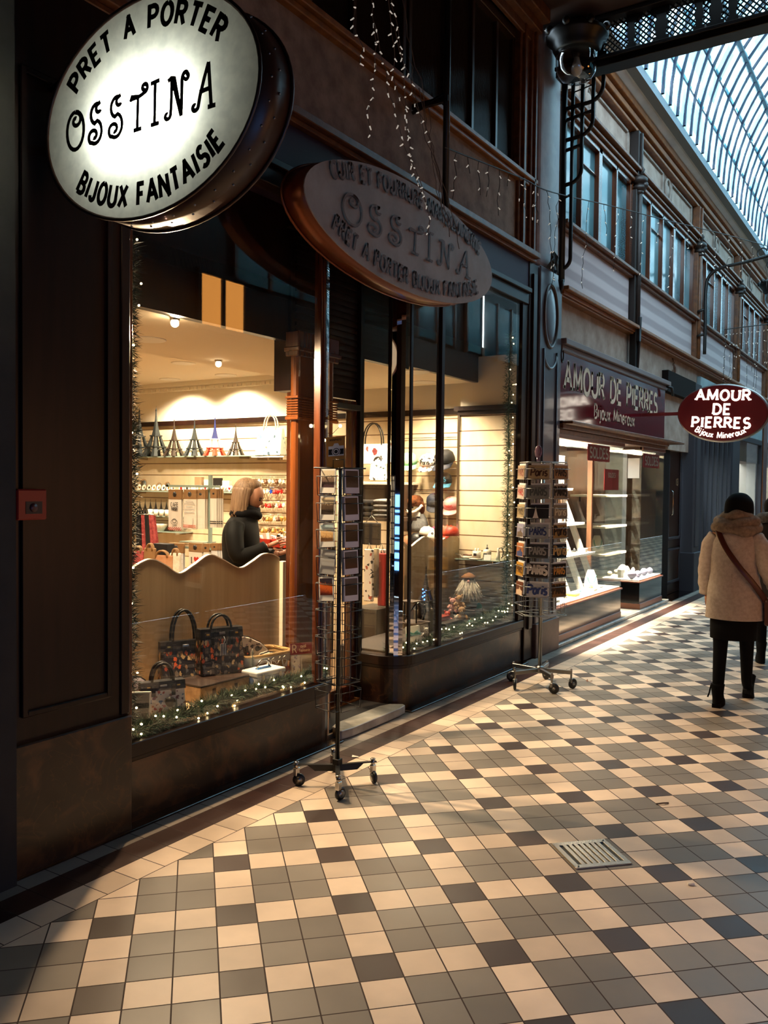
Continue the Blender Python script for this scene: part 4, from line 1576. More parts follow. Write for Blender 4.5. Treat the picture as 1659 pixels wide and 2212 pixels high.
for z, rr in ((1.83, .19), (.60, .19)):
    mb.tube([(QX + rr * math.cos(RZ2 + PI / 6 + q * PI / 3), QY + rr * math.sin(RZ2 + PI / 6 + q * PI / 3), z) for q in range(6)], .004, 4, closed=True)
    for q in range(0, 6, 2):
        mb.tube([(QX, QY, z), (QX + rr * math.cos(RZ2 + PI / 6 + q * PI / 3), QY + rr * math.sin(RZ2 + PI / 6 + q * PI / 3), z)], .004, 4)
obj('wire_pockets', mb, 'steel', r2)
mb = MB().ball((QX - .03, QY - .03, 1.915), 1, 0, 18, (.032, .012, .055), T=None).tube([(QX - .03, QY - .03, 1.83), (QX - .03, QY - .03, 1.87)], .014, 8)
obj('top_ornament', mb, pm('pink glass', '7A5A6E', .2, spec=.8), r2, label='pink oval ornament on top')
cards = [  # per face: (ground, ink, word, style, description)
    [('A3784E', '2A1408', 'PARIS', 0, 'brown postcard with dark block letters'), ('9A8468', '1E120A', 'PARIS', 1, 'sepia postcard with tall black letters'), ('8B7B62', 'D8C8A0', 'Paris', 0, 'sepia collage postcard with pale script'), ('A07A40', '2A1406', 'Paris', 1, 'golden postcard with curly brown script'), ('17161E', 'B9955A', 'Paris', 1, 'night blue postcard with gold script'), ('1A120C', 'C88A3A', 'PARIS', 0, 'black postcard with amber letters'), ('8A6232', '3A2410', 'PARIS', 1, 'ochre photo postcard with worn letters')],
    [('BCA77A', '4A2A18', 'Paris', 0, 'cream postcard with a red kite and brown script'), ('8C8E86', '4E5350', 'PARIS', 0, 'grey postcard with faded grey letters'), ('15151C', 'E9E4DA', '', 2, 'black night postcard with a white tower'), ('A8B0B0', '2A3A6A', 'PARIS', 0, 'white postcard with blue letters and a pink strip'), ('3A3A38', '9A9890', 'PARIS', 0, 'dark grey postcard with pale thin letters'), ('231812', 'E2DACB', 'PARIS', 1, 'dark postcard with bold white letters'), ('B9BCC0', '2E3F78', 'Paris', 1, 'white postcard with rounded blue letters')],
    [('A58A6A', '7A3A2A', 'PARIS', 0, 'narrow seen pinkish postcard edge on'), ('C7B6A6', '9A2A22', 'PARIS', 0, 'pale postcard with a red foot strip'), ('A8936A', '5A4A30', 'PARIS', 0, 'yellowish street scene postcard'), ('8E8DA6', '5A4A3A', '', 3, 'lilac sky postcard of rooftops'), ('B06A3A', '2A3A6A', '', 3, 'sunset postcard in orange and blue'), ('C08A2E', '4A2A10', 'PARIS', 0, 'yellow postcard with brown letters'), ('6A3A22', 'D0B090', '', 3, 'brown red postcard of a tower')]]
SIDE = ['shop side face', 'front face', 'pier side face']
for fi, k in enumerate((1, 0, -1)):
    o, al, ot = rack_faces(QX, QY, HQ + .004, RZ2 + k * PI / 3, 0)
    for r in range(7):
        g, ink, word, stl, ds = cards[fi][r]
        z = 1.815 - .157 * r
        tl = R_.uniform(-.03, .03)
        fz = lambda a, b, d=0., o=o, al=al, ot=ot, z=z, tl=tl: o + al * (a + R0) + V((0, 0, z - .125 + b + a * tl)) + ot * (.018 - b * .05 + d)
        R0 = 0
        gm = 'card ' + g
        if gm not in MATS:
            pm(gm, g, .4, col2=tuple(c * .72 for c in lin(g)[:3]), scale=14)
        im = 'ink ' + ink
        if im not in MATS:
            pm(im, ink, .5)
        pc = thing('postcard', '%s, %s row of the chrome rack' % (ds, ['top', 'second', 'third', 'fourth', 'fifth', 'sixth', 'lowest'][r]), 'postcard', fz(0, 0), group='picture postcards in the chrome rack')
        mb = MB().prism([(-.084, 0), (.084, 0), (.084, .114), (-.084, .114)], fz, 0, .0015)
        obj('sheet', mb, gm, pc)
        mb = MB()
        if stl == 2:
            q = [(-.024, .008), (-.015, .03), (-.006, .07), (0, .1), (.006, .07), (.015, .03), (.024, .008)]
            mb.prism([(x - .02, y) for x, y in q][::-1], fz, .0016, .002)
        elif stl == 3:
            mb.prism([(-.07, .006), (.07, .006), (.07, .04), (.03, .05), (.01, .075), (-.01, .05), (-.07, .045)], fz, .0016, .002)
        if word:
            text(mb, word, lambda a, b: fz(a, b + .03, .002), .058 if stl == 0 else .068, .62 if word.isupper() else .8, .2 if stl == 0 else .26, .2, slant=.15 if not word.isupper() else 0)
        obj('artwork', mb, im, pc)
        mb = MB().prism([(-.08, .0), (.074, .0), (.074, .11), (-.08, .11)], lambda a, b, d: fz(a + .02, b + .018, d), -.014, -.003)
        obj('card_stack', mb, 'card white', label='white card pile behind the %s' % ds, cat='card pile', group='card piles in the chrome rack')

# ------------------------------------------------------------------ inside the gift shop
CEIL, SOF = 2.84, 2.60
mb = MB().box(-7.2, -.50, 2.3, 7.6, 0, .03)
obj('floor', mb, pm('shop floor', '8A6E50', .4, col2='7A6046'), label='brown floor inside the gift shop', cat='floor', kind='structure')
mb = MB().box(-7.2, -.88, 2.3, 7.6, CEIL, CEIL + .1)
obj('ceiling', mb, 'ceiling paint', label='cream ceiling inside the gift shop', cat='ceiling', kind='structure')
mb = MB().box(-2.28, -.92, 2.7, 7.2, SOF, CEIL)
obj('ceiling', mb, 'ceiling paint', label='lower cream ceiling strip just inside the shop windows', cat='ceiling', kind='structure', bev=.01)
mb = MB().box(-.92, -.88, 2.69, 5.95, SOF - .02, 3.44)
mb.box(-.93, -.87, 2.69, 5.95, SOF - .03, SOF + .01)
obj('trim_70', mb, 'dark wood', label='dark wooden valance board inside the top of the shop window', cat='valance', kind='structure')
mb = MB().box(-.92, -.88, 5.95, 7.3, SOF + .0, 3.44)
obj('trim_71', mb, pm('valance brown', '32231A', .5), label='brown valance board above the hat display', cat='valance', kind='structure')
YW = 7.40
mb = MB().box(-7.2, -1.06, YW, YW + .1, 0, 2.36)
obj('wall_left', mb, 'slat wood dim', label='pale wooden slatted display wall at the back of the gift shop', cat='wall', kind='structure')
mb = MB().box(-7.2, -.5, YW, YW + .1, 2.36, CEIL)
obj('wall_left', mb, 'white wall', label='white upper wall at the back of the gift shop', cat='wall', kind='structure')
mb = MB().box(-7.2, -1.06, YW - .03, YW, 2.33, 2.385)
obj('trim_72', mb, 'dark wood', label='thin dark rail along the top of the slatted shop wall', cat='rail', kind='structure')
mb = MB().box(-7.2, -2.28, YW - .05, YW, 2.74, CEIL).box(-7.2, -2.28, YW - .09, YW, 2.79, CEIL)
for k in range(60):
    x = -6.9 + k * .07
    mb.box(x, x + .035, YW - .065, YW - .05, 2.745, 2.775)
obj('trim_73', mb, 'white wall', label='white cornice with a row of small blocks along the shop ceiling', cat='cornice', kind='structure')
mb = MB().box(-1.06, -.50, 7.20, YW, .03, 2.34)
obj('wall_left', mb, 'slat wood', label='bright maple slatted wall bay at the end of the hat window', cat='wall', kind='structure')
mb = MB().box(-1.10, -.5, 7.16, YW, 2.34, 2.38).box(-1.07, -.5, 7.18, YW, 2.30, 2.34)
obj('trim_74', mb, 'dark wood', label='dark cornice strip over the bright slatted bay', cat='cornice', kind='structure')
obj('trim_75', MB().box(-1.072, -1.05, 7.185, 7.21, .9, 2.33), 'chrome', label='metal edge strip of the bright slatted bay', cat='edge strip', kind='structure')
mb = MB().box(-1.06, -.5, 7.22, YW, 2.38, CEIL)
obj('wall_left', mb, 'white wall', label='white wall above the bright slatted bay', cat='wall', kind='structure')
mb = MB().box(-7.3, -7.2, 2.3, 7.6, 0, 3)
obj('wall_left', mb, 'white wall', label='white rear wall deep inside the gift shop', cat='wall', kind='structure')
mb = MB().box(-7.2, -1.1, 2.3, 2.4, 0, 3)
obj('wall_left', mb, 'slat wood dim', label='slatted side wall of the gift shop behind the dark pier', cat='wall', kind='structure')
# the door in its recess
dw = thing('door_1', 'glazed shop door in the recess between the two windows', 'door', (-.87, 4.83, .06), kind='structure')
obj('frame', MB().box(-.90, -.84, 4.43, 4.47, .06, 2.24).box(-.90, -.84, 5.11, 5.17, .06, 2.24).box(-.895, -.845, 4.47, 5.11, .06, .16).box(-.895, -.845, 4.47, 5.11, 2.16, 2.24), 'brown wood', dw, bev=.004)
obj('glass', MB().box(-.873, -.867, 4.47, 5.11, .16, 2.16), 'shop glass', dw)
obj('handle', MB().tube([(-.83, 5.08, .9), (-.81, 5.08, .95), (-.81, 5.08, 1.45), (-.83, 5.08, 1.5)], .012, 8), 'steel', dw)
obj('door_closer', MB().box(-.85, -.80, 4.86, 5.16, 2.17, 2.21), 'black plastic', dw, bev=.003)
mb = MB().box(-1.0, -.86, 4.42, 5.2, 2.25, 3.44)
for k in range(22):
    mb.box(-.86, -.845, 4.46, 5.17, 2.32 + k * .045, 2.345 + k * .045)
obj('trim_76', mb, 'dark wood', label='dark louvred panel over the shop door', cat='panel', kind='structure')
mb = MB().box(-1.6, -.52, 4.42, 5.21, .0, .05)
obj('door_mat', mb, pm('mat', '120A07', .95), label='dark door mat in the shop entrance recess', cat='mat')
mb = MB()
q = [(-.47, 4.44), (-.45, 4.40), (-.42, 4.42), (-.405, 4.52), (-.405, 5.10), (-.42, 5.2), (-.45, 5.22), (-.53, 5.17), (-.56, 5.08), (-.56, 4.55), (-.53, 4.46)]
mb.prism(q[::-1], lambda a, b, d: V((a, b, d)), .004, .062)
obj('door_threshold', mb, 'white marble', label='worn pale marble threshold slab in front of the door mat', cat='threshold', bev=.004)
obj('trim_77', MB().box(-.93, -.80, 4.43, 5.2, .05, .062), 'gold paint', label='brassy strip at the foot of the shop door', cat='strip', kind='structure')
# polished post behind the corner glass
xa = -.68
y0, y1 = P(620, 1000, x=xa - .08).y, P(722, 1000, x=xa).y
po = thing('trim_78', 'polished orange brown wooden post with a ribbed collar inside the window corner', 'post', (xa - .15, (y0 + y1) / 2, .03), kind='structure')
mb = MB().box(xa - .07, xa, y0, y1, .03, SOF)
obj('shaft', mb, 'orange wood', po, bev=.03, bseg=3)
mb = MB()
for z in [2.06 + .016 * i for i in range(7)]:
    mb.box(xa - .08, xa + .016, y0 - .014, y1 + .014, z, z + .011)
mb.box(xa - .085, xa + .02, y0 - .02, y1 + .02, 2.04, 2.06).box(xa - .085, xa + .02, y0 - .02, y1 + .02, 2.175, 2.19)
obj('collar', mb, 'orange wood', po, bev=.003)
mb = MB().box(xa - .085, xa + .02, y0 - .02, y1 + .02, 2.44, 2.60).box(xa - .09, xa + .035, y0 - .03, y1 + .03, 2.47, 2.50)
obj('capital', mb, 'brown wood', po, bev=.006)

# downlights
DOWN = []
for (u, v, zz, e, r) in ((318, 733, SOF, 55, .105), (396, 784, CEIL, 95, .10), (367, 819, CEIL, 95, .10), (488, 810, CEIL, 95, .10), (893, 803, SOF, 60, .12), (917, 825, SOF, 60, .09), (250, 790, CEIL, 95, .1), (560, 790, CEIL, 70, .1)):
    p = P(u, v, z=zz)
    if p.y > 7.15:
        p.y = 7.12
    if zz == SOF:
        p.x = max(-2.2, min(-1.0, p.x))
    t = thing('ceiling_light', 'round recessed ceiling light, %s' % {318: 'big disc at the near edge of the lower shop ceiling', 396: 'middle disc above the white cornice', 367: 'disc nearest the far shop cornice', 488: 'disc above the tricolour model tower', 893: 'glaring disc above the green cap', 917: 'smaller disc above the dark caps', 250: 'hidden behind the garland', 560: 'beside the wooden post'}[u], 'ceiling light', (p.x, p.y, zz), group='recessed ceiling lights')
    T = M.Translation((p.x, p.y, zz))
    obj('disc', MB().lathe([(r, -.004), (r, -.001)], 24, T=T), 'lamp disc', t)
    obj('ring', MB().lathe([(r, -.006), (r + .02, -.006), (r + .022, .0), (r, 0)], 24, T=T), 'white plastic', t)
    DOWN.append((p.x, p.y, zz, e))
DOWN += [(-.985, 3.02, SOF, 20), (-.985, 4.0, SOF, 20), (-.97, 6.6, SOF, 16), (-2.6, 4.3, CEIL, 55), (-4.8, 5.2, CEIL, 80), (-1.6, 6.4, SOF, 45)]  # added fill spots without fixtures, to brighten display and room
t = thing('window_spotlight', 'glaring halogen spotlight at the top of the shop window', 'spotlight', (-1.04, 3.55, 2.5))
obj('bulb', MB().ball((-1.02, 3.55, 2.56), .024, 0, 14), 'halogen', t)
obj('socket', MB().lathe([(.03, 2.575), (.03, 2.60)], 12, T=M.Translation((-1.02, 3.55, 0))), 'chrome', t)
p = P(472, 778, z=SOF)
t = thing('small_spotlight', 'small glowing spot bulb on the lower shop ceiling', 'spotlight', (p.x, p.y, SOF))
obj('bulb', MB().ball((p.x, p.y, SOF - .03), .025, 0, 12), 'lamp disc', t)
obj('socket', MB().lathe([(.03, -.012), (.03, 0)], 12, T=M.Translation((p.x, p.y, SOF))), 'chrome', t)

# display platforms and wavy back panels
for y0, y1, lb in ((2.70, 4.40, 'pale wooden display platform under the handbags'), (5.27, 7.18, 'dark covered display platform under the soft toys')):
    mb = MB().box(-1.06, -.505, y0, y1, .03, .415)
    obj('display_platform', mb, 'pale wood' if y0 < 5 else pm('dark cloth', '2A1F17', .8), label=lb, cat='platform', bev=.004)


def wavy(x, pts, y_from, lab):
    pr_ = [(p.y, p.z) for p in pts]
    sp_ = [(q.x, q.y) for q in smooth_path([(a, b, 0) for a, b in pr_], 7)]
    t = thing('wavy_backdrop', lab, 'backdrop', (x, (sp_[0][0] + sp_[-1][0]) / 2, .415))
    poly = [(sp_[0][0], .418), (sp_[-1][0], .418)] + sp_[::-1]
    mb = MB()
    mb.prism(poly, lambda a, b, d: V((x - d, a, b)), 0, .018)
    obj('board', mb, 'panel wood', t)
    mb = MB()
    for (a, b), (c, e) in zip(sp_[:-1], sp_[1:]):
        mb.add([(x + .002, a, b - .002), (x - .02, a, b - .002), (x - .02, a, b + .004), (x + .002, a, b + .004), (x + .002, c, e - .002), (x - .02, c, e - .002), (x - .02, c, e + .004), (x + .002, c, e + .004)],
               [(0, 4, 7, 3), (3, 7, 6, 2), (2, 6, 5, 1), (1, 5, 4, 0)])
    obj('edge_band', mb, 'white edge', t)
    return t, sp_


x = -1.05
t, sp_ = wavy(x, [V((x, 2.72, 1.10)), V((x, 2.95, 1.06)), V((x, 3.12, 1.09))] + [P(u, v, x=x) for u, v in ((305, 1216), (332, 1209), (360, 1222), (388, 1239), (418, 1222), (452, 1199), (480, 1208), (518, 1227), (545, 1214), (568, 1198), (588, 1197), (604, 1206))], 2.7, 'tall pale wooden panel with a wavy top behind the handbags')
e = sp_[-1]
obj('end_post', MB().box(x - .02, x + .03, e[0], e[0] + .055, .418, 1.10), 'white edge', t)
x = -1.045
t, sp2 = wavy(x, [V((x, 6.2, 1.10))] + [P(u, v, x=x) for u, v in ((868, 1168), (886, 1181), (902, 1170), (917, 1160), (930, 1164), (942, 1174), (957, 1166), (973, 1154), (984, 1155), (993, 1163))], 6.2, 'tall pale wooden panel with a wavy top behind the soft toys')

# ------------------------------------------------------------------ garlands
def garland(path, r, n, seed, label, bulbs, mat='needle green', needle=.045):
    rr = random.Random(seed)
    pts = smooth_path(path, 8)
    t = thing('garland', label, 'garland', pts[0])
    mb = MB()
    mb.tube(pts, .006, 5, cap=True)
    for i in range(n):
        k = rr.random() * (len(pts) - 1.001)
        p = pts[int(k)].lerp(pts[int(k) + 1], k - int(k))
        R = r(k / (len(pts) - 1)) if callable(r) else r
        d = V((rr.gauss(0, 1), rr.gauss(0, 1), rr.gauss(0, 1))).normalized()
        q = p + d * (R * rr.uniform(.05, .75))
        s = V((rr.gauss(0, 1), rr.gauss(0, 1), rr.gauss(0, 1))).normalized() * .3 + d
        s = s.normalized() * needle * rr.uniform(.6, 1.2)
        w = s.cross(V((rr.gauss(0, 1), rr.gauss(0, 1), rr.gauss(0, 1)))).normalized() * .0022
        mb.add([q - w, q + w, q + s], [(0, 1, 2)], 0 if rr.random() < .7 else 1)
    o = obj('needles', mb, [mat, 'needle dark'], t, kind='stuff')
    b0 = None
    for i in range(bulbs):
        k = (i + rr.uniform(.2, .8)) / bulbs * (len(pts) - 1.001)
        p = pts[int(k)].lerp(pts[int(k) + 1], k - int(k))
        R = r(k / (len(pts) - 1)) if callable(r) else r
        d = V((rr.uniform(.2, 1), rr.gauss(0, .5), rr.uniform(-.4, 1))).normalized()
        q = p + d * (R * rr.uniform(.8, 1.15)) - V(pts[0])
        if b0 is None:
            b0 = obj('bulb', MB().ball((0, 0, 0), .0052, 0, 8), 'fairy bulb', t, local=True)
            b = b0
        else:
            b = b0.copy()
            COL.objects.link(b)
            b.parent = t
        b.location = q
    return t


garland([(-.515, 2.78, .425), (-.52, 3.05, .425), (-.53, 3.4, .44), (-.54, 3.7, .45), (-.535, 4.0, .44), (-.53, 4.30, .435), (-.60, 4.36, .435)], lambda k: .05 + .014 * math.sin(k * 9) + .01 * math.sin(k * 23), 12000, 3, 'thick green tinsel garland with warm fairy lights along the handbag window sill', 32)
garland([(-.52, 2.765, .46), (-.53, 2.79, .8), (-.515, 2.775, 1.2), (-.53, 2.79, 1.6), (-.515, 2.775, 2.0), (-.525, 2.785, 2.4), (-.515, 2.77, 2.75)], lambda k: .055 + .012 * math.sin(k * 15), 8000, 4, 'dark tinsel garland hanging down the pier edge of the handbag window', 16, 'needle dark')
garland([(-.60, 5.27, .43), (-.535, 5.36, .43), (-.53, 5.8, .44), (-.54, 6.2, .45), (-.55, 6.6, .46), (-.54, 6.95, .48), (-.55, 7.15, .5)], lambda k: .045 + .03 * k + .012 * math.sin(k * 19), 7000, 5, 'green tinsel garland with fairy lights along the soft toy window sill', 34)
garland([(-.53, 7.16, .5), (-.52, 7.13, .9), (-.53, 7.15, 1.4), (-.515, 7.12, 1.9), (-.53, 7.14, 2.4), (-.52, 7.13, 3.0)], lambda k: .055 + .012 * math.sin(k * 17), 5200, 6, 'tinsel garland hanging down the far edge of the hat window', 24)
mb = MB()
gp_ = smooth_path([P(672, 920, x=-.55), P(690, 940, x=-.56), P(703, 950, x=-.58), P(735, 920, x=-.62)], 6)
t = thing('fairy_light_string', 'short string of glowing fairy lights at the window corner above the black rack', 'lights', gp_[0])
obj('cable', MB().tube(gp_, .002, 4), 'black plastic', t)
for k in (0, 6, 11, 18):
    obj('bulb', MB().ball(gp_[k], .011, 0, 8), 'fairy bulb', t)

# ------------------------------------------------------------------ handbags and boxes in the first window
spots('dress print', '120C09', ['C2551F', 'A98A5A', '6A5F50', '8C3A18', 'C7A878', '4A4A48', '7A5A38'], 44., .42, .4, stretch=(1, 1, .62))
spots('butterfly print', 'D9CDBB', ['A8402A', '4A6A8A', '8A5A3A', 'B07A4A', '5A4038', '6A2A20'], 40., .34, .45)
spots('tapestry print', 'C9BBA8', ['8A8C9A', '6A5A50', '9A8A90', 'B8A898', '4A4448'], 34., .42, .6)
spots('floral tote', 'EFEDE4', ['5A86A0', '2F4A5A', '8FB4C0', '6A6A60', 'A8C0B8'], 16., .36, .6)
spots('bird print', 'E4E0D0', ['2A2A28', '6A1E22', '4A5A50', '8A3A30', '3A3A44'], 9., .30, .6)
spots('dot print', 'F1EEE4', ['22262A', '3A4A44'], 26., .26, .6)
spots('blue toile', 'DDE2E6', ['26407A', '5A7AB0', '9AB0CC', '30363E'], 14., .36, .35)
spots('letter print', 'E4D8C8', ['16181C', '3A2A28', 'A0402A', '22262A'], 26., .34, .7)
pm('patent black', '0B0908', .42, spec=.35)
pm('cream leather', 'D8CDBB', .5)


def bag(name, label, loc, rz, w, h, d, mat, trim='patent black', hh=.16, tag_=None, lean=0., flap=.22, clasps=True, group=None, plate=True):
    t = thing(name, label, 'bag', loc, rz, group)
    t.rotation_euler = (lean, 0, rz)
    mb = MB()

    def sec(z):
        k = z / h
        return w / 2 * (1 - .06 * k), d / 2 * (1 - .62 * k)
    zs = [0, .04 * h, .3 * h, .6 * h, .85 * h, h]
    vs, fs = [], []
    for z in zs:
        a, b = sec(z)
        vs += [(-a, -b, z), (a, -b, z), (a, b, z), (-a, b, z)]
    for i in range(len(zs) - 1):
        for r in range(4):
            fs.append((i * 4 + r, i * 4 + (r + 1) % 4, i * 4 + 4 + (r + 1) % 4, i * 4 + 4 + r))
    fs += [(3, 2, 1, 0), tuple(range(len(vs) - 4, len(vs)))]
    mb.add(vs, fs)
    obj('body', mb, mat, t, local=True, bev=.008, bseg=2)
    if flap:
        mb = MB()
        z0 = h * (1 - flap)
        a0, b0 = sec(z0)
        a1, b1 = sec(h)
        g = .004
        mb.add([(-a0 - g, -b0 - g, z0), (a0 + g, -b0 - g, z0), (a1 + g, -b1 - g, h + g), (-a1 - g, -b1 - g, h + g), (-a1 - g, b1 + g, h + g), (a1 + g, b1 + g, h + g), (-a0 * .98 - g, b0 + g, z0 * 1.05), (a0 * .98 + g, b0 + g, z0 * 1.05)],
               [(0, 1, 2, 3), (3, 2, 5, 4), (4, 5, 7, 6), (0, 3, 4, 6), (1, 7, 5, 2)])
        obj('flap', mb, trim, t, local=True)
        for s in (-1, 1):
            mb = MB().box(s * w * .22 - .010, s * w * .22 + .010, -b0 - .007, -b0 + .01, z0 - h * .16, z0 + h * .16)
            obj('strap', mb, trim, t, local=True)
        if clasps:
            for s in (-1, 1):
                obj('clasp', MB().box(s * w * .33 - .008, s * w * .33 + .008, -b0 - .009, -b0 + .0, z0 + h * .10, z0 + h * .13), 'gold metal', t, local=True)
        if plate:
            obj('name_plate', MB().box(-.018, .018, -b0 - .006, -b0 + .01, z0 + h * .10, z0 + h * .15), 'steel', t, local=True, bev=.001)
    if hh:
        for s in (-1, 1):
            yb_ = s * d * .17
            pts = [(w * .24 * math.cos(q * PI / 12), yb_, h * .92 + hh * math.sin(q * PI / 12) ** .8) for q in range(13)]
            obj('handle', MB().tube(pts, .0075, 8), trim, t, local=True)
    if tag_:
        a0, b0 = sec(h * .5)
        mb = MB().box(-.02, .02, -b0 - .012, -b0 - .009, h * .42, h * .68)
        o = obj('swing_tag', mb, 'card white', t, local=True)
        mb = MB()
        for q in range(4):
            mb.box(-.018 + q * .0105, -.0125 + q * .0105, -b0 - .0128, -b0 - .0122, h * .42, h * .68)
        obj('stripes', mb, 'black plastic', o, local=True)
        obj('tie', MB().tube([(0, -b0 - .011, h * .68), (.012, -b0 - .008, h * .76), (.004, -b0 - .004, h * .84)], .0015, 4), 'card white', t, local=True)
    return t


ZP = .417
CAMRZ = math.radians(32)
bag('handbag', 'big black handbag with small dress print and tall thin handles, beside the panel', (-.955, 3.57, ZP + .055), math.radians(62), .30, .235, .16, 'dress print', hh=.20, lean=-.06)
bag('handbag', 'black dress print handbag with a striped swing tag, standing on the beige box', (-.80, 3.70, ZP + .105), math.radians(66), .27, .26, .15, 'dress print', hh=.10, tag_=True)
bag('clutch_bag', 'small black dress print clutch beside the big print bags', (-.83, 3.93, ZP + .11), math.radians(80), .10, .12, .06, 'dress print', hh=0, flap=.25, clasps=False, plate=False)
bag('handbag', 'white butterfly print handbag with a dark flap in front', (-.635, 3.10, ZP), math.radians(62), .235, .185, .12, 'butterfly print', trim=pm('navy leather', '0C0D12', .5, spec=.3), hh=.11, tag_=False)
p0 = V((-.635, 3.10, ZP))
obj('riser_block', MB().box(-1.04, -.87, 3.45, 3.72, ZP, ZP + .055), 'patent black', label='low black block under the big dress print handbag', cat='block', bev=.003)
# round black badge on the butterfly bag is a part of it
for o in list(bpy.data.objects):
    if o.name.startswith('handbag') and 'butterfly' in o.get('label', ''):
        obj('badge', MB().lathe([(.026, 0), (.026, .005), (.001, .005)], 20, T=M.Translation((.03, -.052, .085)) @ M.Rotation(PI / 2 - .2, 4, 'X')), 'navy leather', o, local=True)
t = thing('keepsake_box', 'long beige printed box with a dark lid edge under the print handbag', 'box', (-.73, 3.66, ZP), math.radians(88))
obj('body', MB().box(-.27, .27, -.10, .12, 0, .09), pm('beige print', 'B79C78', .6, col2='8F7353', scale=20), t, local=True, bev=.003)
obj('lid', MB().box(-.274, .274, -.104, .124, .09, .102), pm('lid dark', '2A1A12', .4), t, local=True, bev=.003)
mb = MB()
for (a, z, w_, h_) in ((-.17, .035, .012, .036), (-.10, .03, .02, .03), (.0, .04, .012, .03), (.06, .03, .03, .015), (.16, .035, .02, .03)):
    mb.box(a - w_, a + w_, -.1025, -.0995, z, z + h_)
obj('printed_seals', mb, 'lid dark', t, local=True)
mb = MB().box(-.95, -.66, 3.86, 4.30, ZP, ZP + .045)
obj('red_riser', mb, pm('red cloth', 'A02A12', .8), label='low red covered riser under the wicker basket', cat='riser', bev=.006)


def basket(loc, rz):
    t = thing('wicker_basket', 'wicker basket with a white cloth lining and string bows', 'basket', loc, rz)
    mb = MB()
    zs = [0, .03, .06, .09, .115]
    vs, fs = [], []
    for i, z in enumerate(zs):
        a, b = .15 + z * .28, .085 + z * .28
        for q in range(32):
            th = 2 * PI * q / 32
            c, s = math.cos(th), math.sin(th)
            e = .35
            vs.append((a * math.copysign(abs(c) ** e, c), b * math.copysign(abs(s) ** e, s), z))
    for i in range(len(zs) - 1):
        for q in range(32):
            fs.append((i * 32 + q, i * 32 + (q + 1) % 32, i * 32 + 32 + (q + 1) % 32, i * 32 + 32 + q))
    fs.append(tuple(range(32))[::-1])
    mb.add(vs, fs, 0, True)
    obj('weave', mb, wavemat('wicker', '6E4A22', 'C09A5E', 55., .6, 'Z', 3., .9), t, local=True)
    mb = MB()
    a, b = .185, .12
    ring = [(a * math.copysign(abs(math.cos(2 * PI * q / 40)) ** .4, math.cos(2 * PI * q / 40)), b * math.copysign(abs(math.sin(2 * PI * q / 40)) ** .4, math.sin(2 * PI * q / 40)), .118) for q in range(40)]
    mb.tube(ring, .011, 8, closed=True)
    obj('rim', mb, wavemat('wicker rim', '9A7038', 'D9B478', 60., .6, 'X', 2., .8), t, local=True)
    mb = MB()
    vs, fs = [], []
    for i, (z, g) in enumerate(((.118, .011), (.07, .004), (.066, .005))):
        for (x_, y_, _) in ring:
            k = 1 + g / .15 - (.118 - z) * 1.0
            vs.append((x_ * k, y_ * k, z + (.008 * math.sin(x_ * 60 + y_ * 40) if z < .1 else .0)))
    for i in range(2):
        for q in range(40):
            fs.append((i * 40 + q, i * 40 + (q + 1) % 40, i * 40 + 40 + (q + 1) % 40, i * 40 + 40 + q))
    mb.add(vs, fs, 0, True)
    obj('lining', mb, pm('linen', 'D9D0C0', .85), t, local=True)
    for x_ in (-.02, .07):
        mb = MB()
        for s in (-1, 1):
            mb.tube([(x_, -.125, .085), (x_ + s * .03, -.137, .075), (x_ + s * .04, -.137, .06)], .003, 5)
            mb.tube([(x_, -.13, .085), (x_ + s * .02, -.136, .1), (x_ + s * .028, -.134, .086), (x_, -.13, .085)], .003, 5)
        mb.tube([(x_, -.13, .085), (x_ + .008, -.136, .03)], .004, 5)
        obj('string_bow', mb, 'linen', t, local=True)
    obj('inner_floor', MB().box(-.15, .15, -.09, .09, .02, .06), 'linen', t, local=True)
    return t


basket((-.80, 4.06, ZP + .048), math.radians(80))


def pouch(name, label, loc, rz, pts, th, mat, tilt=0.):
    t = thing(name, label, 'pouch', loc, rz)
    t.rotation_euler = (tilt, 0, rz)
    mb = MB().prism(pts, lambda a, b, d: V((a, d, b)), -th, th)
    obj('cloth', mb, mat, t, local=True, bev=.006, bseg=2)
    mb = MB().tube([(a, 0, b) for a, b in pts], .006, 6, closed=True)
    obj('piping', mb, 'patent black', t, local=True)
    obj('badge', MB().lathe([(.017, 0), (.017, .004), (.001, .004)], 16, T=M.Translation((.035, -th, sum(b for a, b in pts) / len(pts))) @ M.Rotation(PI / 2, 4, 'X')), 'patent black', t, local=True)
    return t


pouch('quilted_bag', 'cream tapestry print bag with black piping leaning in the wicker basket', (-.83, 4.00, ZP + .11), math.radians(72), [(-.10, 0), (.12, 0), (.125, .06), (.06, .12), (-.03, .165), (-.085, .18), (-.10, .1)], .02, 'tapestry print', .18)
pouch('quilted_pouch', 'small cream tapestry pouch lying in the front of the basket', (-.745, 4.06, ZP + .12), math.radians(76), [(-.07, 0), (.07, 0), (.055, .045), (.0, .06), (-.055, .05)], .018, 'tapestry print', .35)
